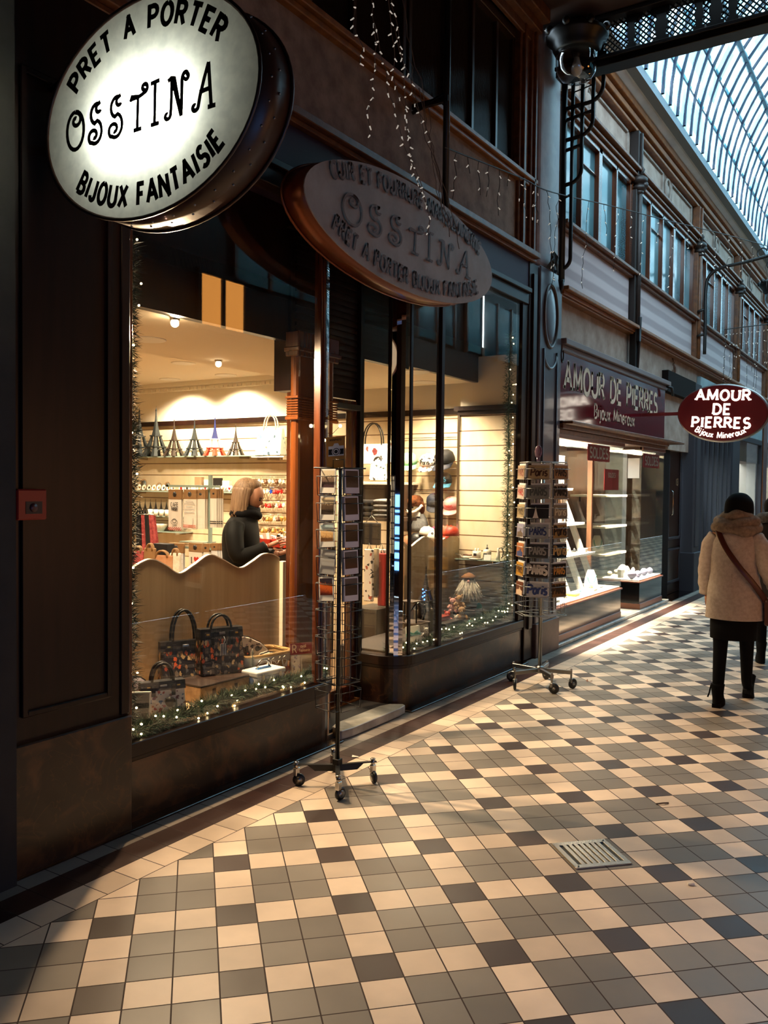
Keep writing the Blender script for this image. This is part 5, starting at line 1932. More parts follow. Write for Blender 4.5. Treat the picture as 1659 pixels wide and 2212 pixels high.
# vanity case
t = thing('vanity_case', 'small white and blue printed vanity case with a silver handle', 'case', (-.615, 3.88, ZP), math.radians(84))
obj('body', MB().box(-.115, .115, -.07, .07, 0, .085), 'blue toile', t, local=True, bev=.006)
obj('lid', MB().box(-.117, .117, -.072, .072, .087, .118), pm('case white', 'E6E8E6', .35), t, local=True, bev=.008, bseg=2)
obj('handle', MB().tube([(-.05, 0, .118), (-.045, 0, .15), (-.02, 0, .168), (.02, 0, .168), (.045, 0, .15), (.05, 0, .118)], .007, 8), 'chrome', t, local=True)
obj('handle_base', MB().box(-.055, .055, -.012, .012, .117, .126), pm('bright blue', '2A78C0', .3), t, local=True, bev=.002)
for s in (-1, 1):
    obj('latch', MB().box(s * .07 - .01, s * .07 + .01, -.078, -.07, .07, .105), 'chrome', t, local=True, bev=.001)
# card notice
t = thing('notice_card', 'red topped card notice leaning at the window corner behind the mullion', 'notice', (-.60, 4.235, ZP), math.radians(50))
t.rotation_euler = (-.12, 0, math.radians(62))
obj('sheet', MB().box(-.075, .075, 0, .003, .03, .215), pm('notice cream', 'BFAE94', .6), t, local=True)
obj('red_band', MB().box(-.075, .075, -.001, .0, .145, .215), pm('notice red', '7A2A24', .5), t, local=True)
obj('photo', MB().box(-.07, -.01, -.001, .0, .035, .14), 'tapestry print', t, local=True)
mb = MB()
text(mb, 'R', lambda a, b: V((a - .045, -.002, b + .155)), .05, .8, .12, .2)
text(mb, 'oyal', lambda a, b: V((a + .015, -.002, b + .185)), .02, .8, .16, .2)
text(mb, 'Tapisserie', lambda a, b: V((a + .022, -.002, b + .16)), .017, .75, .16, .2)
obj('lettering', mb, pm('notice ink', 'D9B48A', .5), t, local=True)
mb = MB()
for q in range(9):
    mb.box(0, .065, -.0015, -.001, .05 + q * .009, .053 + q * .009)
obj('small_print', mb, 'photo print 0', t, local=True)
# round hat box, framed picture, small firs
t = thing('hat_box', 'round mauve grey box with a Paris drawing, standing on edge behind the butterfly bag', 'box', (-.86, 3.09, ZP + .09), math.radians(66))
T = M.Rotation(PI / 2, 4, 'X')
obj('body', MB().lathe([(.09, -.05), (.09, .02)], 32, T=T), pm('hatbox grey', '6A6268', .5), t, local=True, bev=.004)
obj('lid', MB().lathe([(.094, .018), (.094, .042), (.001, .044)], 32, T=T), pm('hatbox lid', '8C838A', .5, col2='7A7078', scale=12), t, local=True)
obj('strap', MB().tube([(.098 * math.cos(q * PI / 12), -.02, .098 * math.sin(q * PI / 12)) for q in range(2, 11)], (.004), 5), 'patent black', t, local=True)
mb = MB()
text(mb, 'Paris', lambda a, b: V((a - .03, -.046, b + .0)), .028, .8, .1, .18)
mb.prism([(.03, -.06), (.036, 0), (.042, .05), (.048, 0), (.054, -.06)], lambda a, b, d: V((a, -.046 - d, b)), 0, .001)
obj('drawing', mb, 'photo print 5', t, local=True)
t = thing('framed_picture', 'dark city picture in a pale frame leaning beside the butterfly bag', 'picture', (-.60, 2.90, ZP), math.radians(40))
t.rotation_euler = (-.25, .0, math.radians(40))
obj('frame', MB().box(-.065, .065, 0, .012, 0, .17), 'white edge', t, local=True, bev=.003)
obj('print', MB().box(-.058, .058, -.001, 0, .008, .16), 'photo print 9', t, local=True)
t = thing('framed_picture', 'taller picture with an orange edge behind the dark city picture', 'picture', (-.68, 2.87, ZP), math.radians(40))
t.rotation_euler = (-.2, 0, math.radians(44))
obj('frame', MB().box(-.06, .06, 0, .012, 0, .22), pm('orange frame', 'B8602A', .5), t, local=True, bev=.003)
obj('print', MB().box(-.052, .052, -.001, 0, .008, .21), 'photo print 0', t, local=True)


def fir(loc, h, label, group='little bottle brush firs'):
    t = thing('little_fir', label, 'ornament', loc, group=group)
    rr = random.Random(int(h * 1000))
    mb = MB()
    for i in range(700):
        k = rr.random() ** .7
        z = h * (.12 + .88 * k)
        R = h * .2 * (1 - k) + .003
        a = rr.random() * 2 * PI
        d = V((math.cos(a), math.sin(a), -.15))
        w = V((-d.y, d.x, 0)) * .0009
        o = V((0, 0, z))
        mb.add([o - w, o + w, o + d * R], [(0, 1, 2)])
    obj('bristles', mb, pm('frosted fir', '8C988C', .7) if 'frosted fir' not in MATS else 'frosted fir', t, local=True, kind='stuff')
    obj('trunk', MB().tube([(0, 0, .01), (0, 0, h)], .0015, 4), 'steel', t, local=True)
    obj('stand', MB().lathe([(h * .12, 0), (h * .12, .012)], 14), pm('fir stand', '2A1A10', .6) if 'fir stand' not in MATS else 'fir stand', t, local=True)


fir((-.70, 3.88, ZP + .102), .125, 'small frosted fir on the end of the beige box')
fir((-.56, 3.13, ZP), .10, 'small green fir in front of the butterfly handbag')

# ------------------------------------------------------------------ more of the gift shop's goods
def tower(name, label, loc, h, mats, group=None, simple=False):
    """model lattice tower: four curved legs, two decks, tapering spire; mats = (top, middle, base)"""
    top, mid, low = mats
    t = thing(name, label, 'model tower', loc, R_.uniform(-.1, .1), group)

    def hw(k):
        return .205 * h * (1 - k) ** 2.3 * .9 + .020 * h * (1 - k) + .004 * h

    def leg_mesh(k0, k1, sx, sy, frac, n):
        m = MB()
        vs, fs = [], []
        for i in range(n + 1):
            k = k0 + (k1 - k0) * i / n
            w = hw(k)
            t_ = frac * w
            x0, x1 = (w - t_) * sx, w * sx
            y0, y1 = (w - t_) * sy, w * sy
            vs += [(x0, y0, k * h), (x1, y0, k * h), (x1, y1, k * h), (x0, y1, k * h)]
        for i in range(n):
            for r in range(4):
                fs.append((i * 4 + r, i * 4 + (r + 1) % 4, i * 4 + 4 + (r + 1) % 4, i * 4 + 4 + r))
        fs += [(0, 1, 2, 3), tuple(range(4 * n, 4 * n + 4))]
        m.add(vs, fs)
        return m
    if simple:
        m = MB()
        for sx in (-1, 1):
            for sy in (-1, 1):
                for (a, b_, f_, n_) in ((0, .18, .5, 3), (.18, .38, .55, 3)):
                    q = leg_mesh(a, b_, sx, sy, f_, n_)
                    m.add(q.v, q.f)
        for k, g in ((.18, 1.12), (.38, 1.2), (.9, 1.6)):
            w = hw(k) * g
            m.box(-w, w, -w, w, k * h - .012 * h, k * h + .012 * h)
        q = [(hw(k), k * h) for k in (.38, .5, .65, .8, .92, 1.0)]
        m.lathe([(r * 1.2, z) for r, z in q], 4, T=M.Rotation(PI / 4, 4, 'Z'), sm=False)
        obj('body', m, mid, t, local=True)
        return t
    for sx in (-1, 1):
        for sy in (-1, 1):
            obj('leg', leg_mesh(0, .185, sx, sy, .46, 6), low, t, local=True)
            obj('upper_leg', leg_mesh(.20, .40, sx, sy, .5, 5), mid, t, local=True)
    m = MB()
    w = hw(.06)
    for ax in range(2):
        for sg in (-1, 1):
            pts = []
            for q in range(11):
                a = PI * q / 10
                u = math.cos(a) * hw(.1) * .62
                z = (.03 + .12 * math.sin(a)) * h
                d = sg * (hw(z / h) * .93)
                pts.append((u, d, z) if ax else (d, u, z))
            m.tube(pts, .008 * h, 5)
    obj('arch', m, low, t, local=True)
    for k, g, mm in ((.19, 1.12, mid if mid != 'tower white' else low), (.41, 1.25, mid)):
        w = hw(k) * g
        obj('deck', MB().box(-w, w, -w, w, k * h - .012 * h, k * h + .012 * h), mm, t, local=True)
    q = [(hw(k), k * h) for k in (.42, .5, .6, .7, .8, .9)]
    obj('shaft', MB().lathe([(r * 1.25, z) for r, z in q], 4, T=M.Rotation(PI / 4, 4, 'Z'), sm=False), top, t, local=True)
    m = MB()
    w = hw(.9) * 1.7
    m.box(-w, w, -w, w, .895 * h, .925 * h).lathe([(w * .8, .925 * h), (w * .7, .945 * h), (.003 * h, .965 * h), (.003 * h, 1.0 * h)], 8)
    obj('tip', m, top, t, local=True)
    return t


pm('tower iron', '20282B', .55, col2='161B1D', scale=60)
pm('tower bronze', '30231B', .55, col2='1F1611', scale=60)
pm('tower dark', '1E1D1E', .4)
pm('tower blue', '0C1C58', .5)
pm('tower white', 'E8E6E0', .5)
pm('tower red', 'A82E12', .5)
YS = 7.27
zsh = P(430, 985, y=YS).z
for (u, v, nm, mats) in ((301, 880, 'tall grey model tower at the garland end of the glass shelf', ('tower iron',) * 3), (337, 877, 'tallest grey model tower, second along the glass shelf', ('tower iron',) * 3), (376, 902, 'bronze model tower, third along the glass shelf', ('tower bronze',) * 3),
                          (420, 900, 'dark green grey model tower beside the tricolour one', ('tower iron',) * 3), (464, 897, 'blue, white and red tricolour model tower on the glass shelf', ('tower blue', 'tower white', 'tower red')), (509, 915, 'smallest bronze model tower beside the floral tote bag', ('tower bronze',) * 3)):
    p = P(u, 984, y=YS)
    h = P(u, v, y=YS).z - zsh
    tower('model_tower', nm, (p.x, YS, zsh), h, mats, 'model towers on the glass shelf')


def shelf(u0, u1, v, y0, label, mat='clear glass', th=.012, name='glass_shelf', dep=None):
    a, b_ = P(u0, v, y=y0), P(u1, v, y=y0)
    z = (a.z + b_.z) / 2
    t = thing(name, label, 'shelf', ((a.x + b_.x) / 2, y0 + .1, z - th))
    obj('board', MB().box(a.x, b_.x, y0 - .07, YW - .002, z - th, z - .0005), mat, t)
    for k in (.12, .5, .88):
        x = a.x + (b_.x - a.x) * k
        obj('bracket', MB().box(x - .008, x + .008, y0 - .03, YW - .002, z - th - .025, z - th), 'chrome', t)
    return z


pm('shelf glass', '8FA39A', .1, spec=.8)
zs1 = shelf(270, 560, 985.5, YS, 'grey glass shelf carrying the model towers', 'shelf glass')
zs2 = shelf(270, 520, 1061, YS, 'glass shelf crowded with small plates and heart boxes', 'shelf glass')
zs3 = shelf(270, 400, 1113, YS, 'glass shelf with the row of tiny dark towers', 'shelf glass')
zs4 = shelf(270, 400, 1146, YS, 'low glass shelf behind the tea towels', 'shelf glass')
p = P(585, 985, y=YS)
tote = bag('tote_bag', 'white tote bag with blue green floral print at the end of the tower shelf', (p.x, YS, P(585, 984, y=YS).z), 0, .36, .30, .12, 'floral tote', trim='cream leather', hh=.17, flap=0)
zt = shelf(552, 622, 986, YS, 'short pale shelf under the floral tote bag', 'white plastic')
pm('glazed white', 'EFE9DC', .2, col2='D9CDB8', scale=30)
pm('blue glaze', '4A86A8', .25, col2='C9B48A', scale=40)
ROWL = ['first', 'second', 'third', 'fourth', 'fifth', 'sixth', 'seventh', 'eighth', 'ninth', 'tenth', 'eleventh', 'twelfth']
for i, (u, v, r) in enumerate(((311, 1035, .072), (345, 1040, .05), (363, 1040, .055))):
    p = P(u, v, y=YS + .06)
    t = thing('souvenir_plate', ['big souvenir plate with a blue sky scene standing at the back', 'grey rimmed souvenir plate second from the big blue one', 'pale green souvenir plate third from the big blue one'][i], 'plate', (p.x, YS + .06, zs2))
    T = M.Translation((p.x, YS + .06, zs2 + r)) @ M.Rotation(PI / 2 - .2, 4, 'X')
    obj('rim', MB().lathe([(r * .7, .004), (r * .8, .006), (r, .016), (r * .99, .018), (r * .78, .010), (.001, .008)], 24, T=T), pm('plate rim', 'A98A6A', .25) if 'plate rim' not in MATS else 'plate rim', t)
    obj('picture', MB().lathe([(r * .76, .011), (.001, .0105)], 24, T=T), ['blue glaze', 'glazed white', 'blue glaze'][i], t)
for i in range(8):
    p = P(302 + i * 10.5, 1052, y=YS - .03)
    r = .036
    t = thing('trinket_dish', 'little scalloped white dish on the plate shelf, %s from the garland' % ROWL[i], 'dish', (p.x, YS - .03, zs2), group='little white dishes')
    T = M.Translation((p.x, YS - .03, zs2 + r)) @ M.Rotation(PI / 2 - .25, 4, 'X')
    obj('dish', MB().lathe([(r * .6, 0), (r, .012), (r * .95, .014), (r * .6, .006), (.001, .005)], 16, T=T), 'glazed white', t)
    obj('motif', MB().lathe([(r * .45, .0068), (.001, .0066)], 8, T=T), ['gold metal', 'plate rim', 'photo print 8'][i % 3], t)
hp = [(0, -.5), (.5, .1), (.48, .38), (.25, .5), (0, .3), (-.25, .5), (-.48, .38), (-.5, .1)]
for i in range(9):
    p = P(394 + i * 13, 1050, y=YS - .02)
    sq = i < 4
    t = thing('trinket_box', ('little white square gift box on the plate shelf, %s along' if sq else 'little white heart gift box on the plate shelf, %s along') % ROWL[i], 'gift box', (p.x, YS - .02, zs2), group='little white gift boxes')
    s = .075
    poly = [(-.5, -.5), (.5, -.5), (.5, .5), (-.5, .5)] if sq else hp
    fz = lambda a, b, d, p=p: V((p.x + a * s, YS - .02 - d, zs2 + .5 * s + b * s))
    obj('box', MB().prism(poly, fz, 0, .02), 'card white', t)
    obj('motif', MB().prism([(a * .45, b * .45) for a, b in poly], fz, .0205, .021), ['red plastic', 'tower dark', 'glazed white', 'plate rim'][i % 4], t)
for i in range(4):
    p = P(430 + i * 20, 1033, y=YS + .04)
    obj('gift_box', MB().box(p.x - .055, p.x + .055, YS + .02, YS + .07, zs2, zs2 + [.17, .14, .16, .13][i]), ['plate rim', 'card white', 'tower dark', 'card white'][i], label='upright gift box behind the heart boxes, %s from the big plate' % ROWL[i], cat='gift box', group='upright gift boxes at the back', bev=.003)
for i in range(6):
    p = P(302 + i * 11.5, 1113, y=YS)
    tower('tiny_tower', 'tiny dark model tower on the lower shelf, %s from the garland' % ROWL[i], (p.x, YS, zs3), P(300, 1076, y=YS).z - zs3, ('tower dark',) * 3, 'tiny dark towers', True)
for i in range(4):
    p = P(325 + i * 12, 1113, y=YS - .06)
    mb = MB().lathe([(.028, 0), (.032, .075), (.029, .075), (.026, .006), (.001, .006)], 14, T=M.Translation((p.x, YS - .06, zs3)))
    obj('shot_glass', mb, 'glazed white', label='small souvenir glass in front of the tiny towers, %s from the garland' % ROWL[i], cat='glass', group='small souvenir glasses')
p = P(345, 1140, y=YS)
t = thing('shell_dish', 'pale oval dish on the low shelf beside the tea towels', 'dish', (p.x, YS, zs4))
obj('bowl', MB().lathe([(.06, 0), (.11, .06), (.13, .09), (.12, .09), (.05, .02), (.001, .02)], 20, T=M.Translation((p.x, YS, zs4)), sy=.6), 'glazed white', t)
# hanging tea towels on an acrylic stand
YT = 5.5
st = thing('towel_stand', 'clear acrylic stand hung with two rows of packed tea towels', 'stand', P(430, 1245, y=YT + .1))
a = P(452, 1055, y=YT + .1)
mb = MB().box(a.x - .012, a.x + .012, YT + .1, YT + .13, .03, a.z + .12)
obj('post', mb, 'shelf glass', st)
for v in (1052, 1182):
    p0, p1 = P(362, v, y=YT + .06), P(476, v, y=YT + .06)
    obj('arm', MB().box(p0.x, p1.x, YT + .05, YT + .065, p0.z, p0.z + .02).box(p0.x, p0.x + .02, YT + .05, YT + .13, p0.z, p0.z + .02), 'shelf glass', st)
p0, p1 = P(398, 1168, y=YT + .1), P(450, 1168, y=YT + .1)
obj('cross_shelf', MB().box(p0.x, p1.x, YT + .04, YT + .2, p0.z - .01, p0.z), 'shelf glass', st)
pm('kraft', '8F6A42', .7)
pm('towel white', 'EDE6DA', .8)
pm('towel lined', 'E3E4E6', .8)
pm('towel red', 'B03028', .7)


def towel(u0, u1, v0, v1, y, label, cloth='towel white', deco=None, hd=.24, rz=0.):
    A, B = P(u0, v0, y=y), P(u1, v1, y=y)
    w, h = B.x - A.x, A.z - B.z
    cx = (A.x + B.x) / 2
    t = thing('tea_towel', label, 'tea towel', (cx, y, B.z), rz, group='packed tea towels')
    mb = MB()
    mb.grid(lambda a, b: V(((a - .5) * w, .006 * math.sin(a * 9) * (1 - b), b * h * (1 - hd))), 8, 3)
    mb.grid(lambda a, b: V(((a - .5) * w, .018 + .006 * math.sin(a * 9), b * h * (1 - hd))), 8, 3)
    obj('cloth', mb, cloth, t, local=True)
    o = obj('card_header', MB().box(-w / 2, w / 2, -.004, .022, h * (1 - hd), h), 'kraft', t, local=True, bev=.002)
    obj('round_logo', MB().lathe([(w * .14, 0), (w * .14, .002), (.001, .002)], 16, T=M.Translation((0, -.0045, h * (1 - hd * .5))) @ M.Rotation(PI / 2, 4, 'X')), 'tower dark', o, local=True)
    if deco:
        for nm, mt_, fn in deco:
            m = MB()
            fn(m, lambda a, b: V((a * w, -.009, b * h)), w, h)
            obj(nm, m, mt_, t, local=True)
    return t


def cafe(m, f, w, h):
    g = lambda a, b: f(a / w, b / h)
    text(m, 'CAFE', lambda a, b: g(a, b + h * .58), h * .10, .8, .12, .2)
    text(m, 'PARISIEN', lambda a, b: g(a, b + h * .48), h * .08, .45, .14, .2)
    m.ribbon(arc(0, h * .2, w * .25, h * .06, 0, 360, 20), h * .01, g)
    m.ribbon(arc(0, h * .23, w * .15, h * .05, 0, 360, 14), h * .012, g)
    m.ribbon([(-w * .15, h * .1), (w * .2, h * .12)], h * .012, g)


def checks(m, f, w, h):
    for i in range(14):
        for j in range(3):
            if (i + j) % 2:
                a0, a1 = -.5 + i / 14, -.5 + (i + 1) / 14
                m.add([f(a0, .0 + j * .025), f(a1, .0 + j * .025), f(a1, .025 + j * .025), f(a0, .025 + j * .025)], [(0, 1, 2, 3)])


def scene_(m, f, w, h):
    g = lambda a, b: f(a / w, b / h)
    for k, (z, ww) in enumerate(((.68, .3), (.63, .4), (.56, .25), (.5, .35), (.42, .4))):
        m.ribbon([(-w * ww, h * z), (w * ww, h * (z + .005))], h * .012, g)
    m.ribbon(arc(0, h * .56, w * .42, h * .17, 0, 360, 22), h * .005, g)
    m.ribbon([(w * .25, h * .1), (w * .28, h * .28)], h * .012, g)


def stripe(m, f, w, h):
    for z in (.05, .09):
        m.add([f(-.5, z), f(.5, z), f(.5, z + .02), f(-.5, z + .02)], [(0, 1, 2, 3)])


def blkstripe(m, f, w, h):
    for z in (.1, .15):
        m.add([f(-.5, z), f(.5, z), f(.5, z + .022), f(-.5, z + .022)], [(0, 1, 2, 3)])


def heartline(m, f, w, h):
    g = lambda a, b: f(a / w, b / h)
    m.ribbon([(0, h * .42), (-w * .28, h * .56), (-w * .24, h * .66), (0, h * .56), (w * .24, h * .66), (w * .28, h * .56)], h * .015, g, closed=True)


def towerdraw(m, f, w, h):
    g = lambda a, b: f(a / w, b / h)
    m.ribbon([(-w * .25, 0), (-w * .08, h * .2), (0, h * .5)], h * .03, g)
    m.ribbon([(w * .25, 0), (w * .08, h * .2), (0, h * .5)], h * .03, g)
    m.ribbon([(-w * .16, h * .1), (w * .16, h * .1)], h * .03, g)
    m.ribbon([(0, h * .5), (0, h * .72)], h * .012, g)


def bluelines(m, f, w, h):
    for k in range(6):
        m.add([f(-.5, .06 + k * .11), f(.5, .06 + k * .11), f(.5, .068 + k * .11), f(-.5, .068 + k * .11)], [(0, 1, 2, 3)])


def ilove(m, f, w, h):
    g = lambda a, b: f(a / w, b / h)
    text(m, 'I', lambda a, b: g(a - w * .25, b + h * .46), h * .16, 1, .16, .2, serif=.12)
    text(m, 'PARIS', lambda a, b: g(a, b + h * .22), h * .15, .5, .15, .2, serif=.1)


def heart(m, f, w, h):
    m.add([f(.12 + a * .36, .54 + b * .2) for a, b in hp], [tuple(range(8))])


towel(364, 392, 1057, 1146, YT, 'front tea towel lettered CAFE PARISIEN with a red checked hem', deco=[('print', 'tower dark', cafe), ('checked_hem', 'towel red', checks)])
towel(397, 424, 1057, 1144, YT, 'front tea towel with a framed grey drawing and pink hem stripes', deco=[('print', 'card grey', scene_), ('hem_stripes', pm('pink stripe', 'C8685C', .7), stripe)])
for i in range(3):
    towel(426 + i * 5, 440 + i * 5, 1057, 1143, YT + .03 + .03 * i, 'side on plain tea towel behind the framed drawing one, %s in the row' % ROWL[i], rz=.5)
for i in range(4):
    towel(456 + i * 4.5, 466 + i * 4.5, 1056, 1140, YT - .05 + .02 * i, 'side on tea towel with two black hem stripes, %s beside the post' % ROWL[i], deco=[('hem_stripes', 'tower dark', blkstripe)], rz=.5)
towel(366, 396, 1172, 1262, YT, 'lower tea towel with blue lines, a red heart and a tower drawing', 'towel lined', deco=[('line_print', 'card grey', bluelines), ('heart_print', pm('heart pink', 'C0485A', .6), heartline), ('tower_print', 'tower dark', towerdraw)])
towel(408, 436, 1172, 1255, YT, 'lower tea towel printed I love PARIS with a red heart', deco=[('print', 'tower dark', ilove), ('heart_print', pm('heart red', 'C8281C', .6), heart)])
for i in range(2):
    towel(438 + i * 6, 450 + i * 6, 1174, 1250, YT + .03 + .03 * i, 'lower side on tea towel behind the I love PARIS one, %s' % ROWL[i], rz=.5)
for i in range(3):
    towel(458 + i * 5, 468 + i * 5, 1173, 1240, YT + .02 * i, 'lower side on tea towel right of the acrylic post, %s' % ROWL[i], 'towel lined', rz=.5)

# scarves and kraft bags at the garland side
pm('scarf pink', 'C05A58', .8, col2='8A2A30', scale=30)
pm('scarf black', '120E0F', .8)
YQ = 5.2
rk = thing('scarf_rail', 'small rail with hanging scarves beside the dark garland', 'rail', P(318, 1240, y=YQ))
p0, p1 = P(294, 1112, y=YQ), P(334, 1112, y=YQ)
obj('bar', MB().tube([p0, p1], .008, 8), 'chrome', rk)
obj('upright', MB().tube([V((p0.x + .1, YQ + .02, .03)), V((p0.x + .1, YQ + .02, p0.z))], .01, 8), 'chrome', rk)
for i, (u, c) in enumerate(((299, 'scarf black'), (309, 'scarf pink'), (317, 'scarf black'), (327, 'scarf pink'))):
    A = P(u, 1113, y=YQ - .01)
    B = P(u + 2 + i * 1.5, 1188 + i, y=YQ - .01)
    mb = MB()
    mb.grid(lambda a, b: V((A.x + (B.x - A.x) * (1 - b) + (a - .5) * (.05 + .03 * (1 - b)), YQ - .012 + .012 * math.sin(a * 12 + i), B.z + (A.z - B.z) * b)), 10, 6)
    mb.grid(lambda a, b: V((A.x + (B.x - A.x) * (1 - b) + (a - .5) * (.05 + .03 * (1 - b)), YQ + .006 + .012 * math.sin(a * 12 + i), B.z + (A.z - B.z) * b)), 10, 6)
    obj('hanging_scarf', mb, c, label='%s scarf hanging from the small rail, %s from the garland' % (('black', 'red pink')[i % 2], ROWL[i]), cat='scarf', group='scarves on the small rail')
pm('kraft peach', 'C79A78', .7, col2='B0764E', scale=12)
for i, (u, v0, v1, w_, c, lb) in enumerate(((300, 1190, 1240, .10, 'scarf pink', 'small pink paper bag low beside the garland'), (318, 1184, 1250, .11, 'kraft', 'brown folded paper bag beside the pink one'), (338, 1200, 1260, .22, 'kraft peach', 'wide peach printed paper bag behind the wavy panel'), (360, 1196, 1262, .10, 'glazed white', 'cream paper bag with a dark handle next to the wide peach one'))):
    p = P(u, v1, y=4.6)
    h = P(u, v0, y=4.6).z - p.z
    bag('paper_bag', lb, (p.x, 4.6 + .03 * i, p.z), .2, w_, h, .06, c, trim='kraft', hh=.05, flap=0)
mb = MB().box(P(285, 1250, y=4.7).x, P(372, 1250, y=4.7).x, 4.5, 4.85, .03, P(330, 1262, y=4.6).z - .002)
obj('low_counter', mb, 'pale wood', label='low pale counter behind the wavy panel carrying paper bags', cat='counter', bev=.004)
p = P(352, 1190, y=4.75)
mb = MB().box(p.x - .06, p.x + .1, 4.70, 4.78, P(330, 1262, y=4.6).z, p.z + .06)
obj('dark_box', mb, 'scarf black', label='black carton behind the wide peach paper bag', cat='box', bev=.004)

# ornaments on the hook wall, red boxes and counter
pm('orn red', 'A8201A', .3)
pm('orn gold', 'C9A050', .3, metal=.6)
pm('orn blue', '1E4AB8', .3)
pm('orn white', 'E9E2D2', .3)
pm('orn brown', '6A4226', .4)
oc = ['orn white', 'orn gold', 'orn blue', 'orn red', 'orn red', 'orn brown', 'orn white']
SHN = {'orn white': 'white', 'orn gold': 'gold', 'orn blue': 'blue', 'orn red': 'red', 'orn brown': 'brown'}
for r, v in enumerate((1040, 1062, 1092, 1121, 1146)):
    z0 = P(580, v, y=YW).z
    bar = MB().tube([(P(548, v - 8, y=YW).x, YW - .03, z0 + .05), (P(620, v - 8, y=YW).x, YW - .03, z0 + .05)], .004, 5)
    obj('hook_rail', bar, 'chrome', label='thin metal hook rail of small ornaments, %s from the top' % ROWL[r], cat='rail', group='ornament hook rails')
    for c in range(9):
        u = 552 + c * 7.6 + (r % 2) * 3
        p = P(u, v, y=YW - .05)
        if r == 0:
            mt_ = 'orn white' if c % 3 else 'orn brown'
        elif r == 1:
            mt_ = ['orn white', 'orn gold', 'orn white', 'orn white', 'orn blue', 'orn red', 'orn red', 'orn red', 'orn brown'][c]
        elif r == 2:
            mt_ = ['orn white', 'orn white', 'orn brown', 'orn red', 'orn red', 'orn brown', 'orn white', 'orn red', 'orn white'][c]
        elif r == 3:
            mt_ = ['orn gold', 'orn white', 'orn brown', 'orn gold'][c % 4]
        else:
            mt_ = ['orn gold', 'orn brown', 'orn gold'][c % 3]
        m = MB()
        s = .026
        if (r + c) % 3 == 0:
            m.lathe([(s * 1.1, -s), (s * .7, -.2 * s), (s * .45, .8 * s), (.001, 1.1 * s)], 10, T=M.Translation(p))
        elif (r + c) % 3 == 1:
            m.ball(p, s, 0, 8, (1, .5, 1.15))
        else:
            m.prism([(s * (1.1 if q % 2 else .5) * math.cos(q * PI / 5), s * (1.1 if q % 2 else .5) * math.sin(q * PI / 5)) for q in range(10)], lambda a, b, d, p=p: p + V((a, d, b)), -.008, .008)
        m.tube([p + V((0, 0, s)), p + V((0, .01, .045))], .0015, 4)
        obj('hanging_ornament', m, mt_, label='tiny %s ornament on the %s hook rail, %s along' % (SHN[mt_], ROWL[r], ROWL[c]), cat='ornament', group='hanging ornaments')
zc = P(585, 1186, y=6.0).z
p0, p1 = P(545, 1186, y=6.0), P(640, 1186, y=6.0)
ct = thing('shop_counter', 'black topped shop counter behind the customer', 'counter', ((p0.x + p1.x) / 2, 6.3, .03))
obj('top', MB().box(p0.x, p1.x, 6.0, 6.6, zc - .03, zc), 'patent black', ct, bev=.003)
obj('body', MB().box(p0.x + .05, p1.x, 6.04, 6.58, .03, zc - .03), 'dark wood', ct)
for i, (u0, u1, v, lb) in enumerate(((551, 586, 1163, 'larger open red box of trinkets on the black counter'), (584, 612, 1167, 'smaller open red box on the black counter by the post'))):
    a, b_ = P(u0, 1184, y=6.08), P(u1, 1184, y=6.08)
    hz = P(u0, v, y=6.08).z - zc
    t = thing('red_box', lb, 'box', ((a.x + b_.x) / 2, 6.2, zc))
    m = MB()
    m.box(a.x, b_.x, 6.08, 6.085, zc + .001, zc + hz).box(a.x, b_.x, 6.28, 6.285, zc + .001, zc + hz).box(a.x, a.x + .005, 6.085, 6.28, zc + .001, zc + hz).box(b_.x - .005, b_.x, 6.085, 6.28, zc + .001, zc + hz).box(a.x, b_.x, 6.08, 6.285, zc + .0005, zc + .01)
    obj('tray', m, pm('bright red', 'C22A12', .45) if 'bright red' not in MATS else 'bright red', t)
    for q in range(4):
        x = a.x + (b_.x - a.x) * (q + .5) / 4
        obj('trinket_pack', MB().box(x - .02, x + .02, 6.15, 6.19, zc + .011, zc + hz + .03 + .02 * (q % 2), T=rot('Y', .3 * (q - 1.5), (x, 6.17, zc))), ['card white', 'glazed white'][q % 2], label='white trinket packet in the %s red box, %s along' % (['larger', 'smaller'][i], ROWL[q]), cat='packet', group='white trinket packets')
for i in range(5):
    p = P(600 + i * 5, 1146, y=6.25)
    obj('gold_trinket', MB().tube([p + V((.03 * math.cos(a * .9 + i), .02 * math.sin(a * 2.), .02 * math.sin(a * .9) - .01 * i)) for a in range(8)], .006, 5, closed=True), ['orn gold', 'orn brown', 'orn gold', 'blue glaze', 'glazed white'][i], label='small looped trinket heaped above the red boxes, %s along' % ROWL[i], cat='trinket', group='looped trinkets')

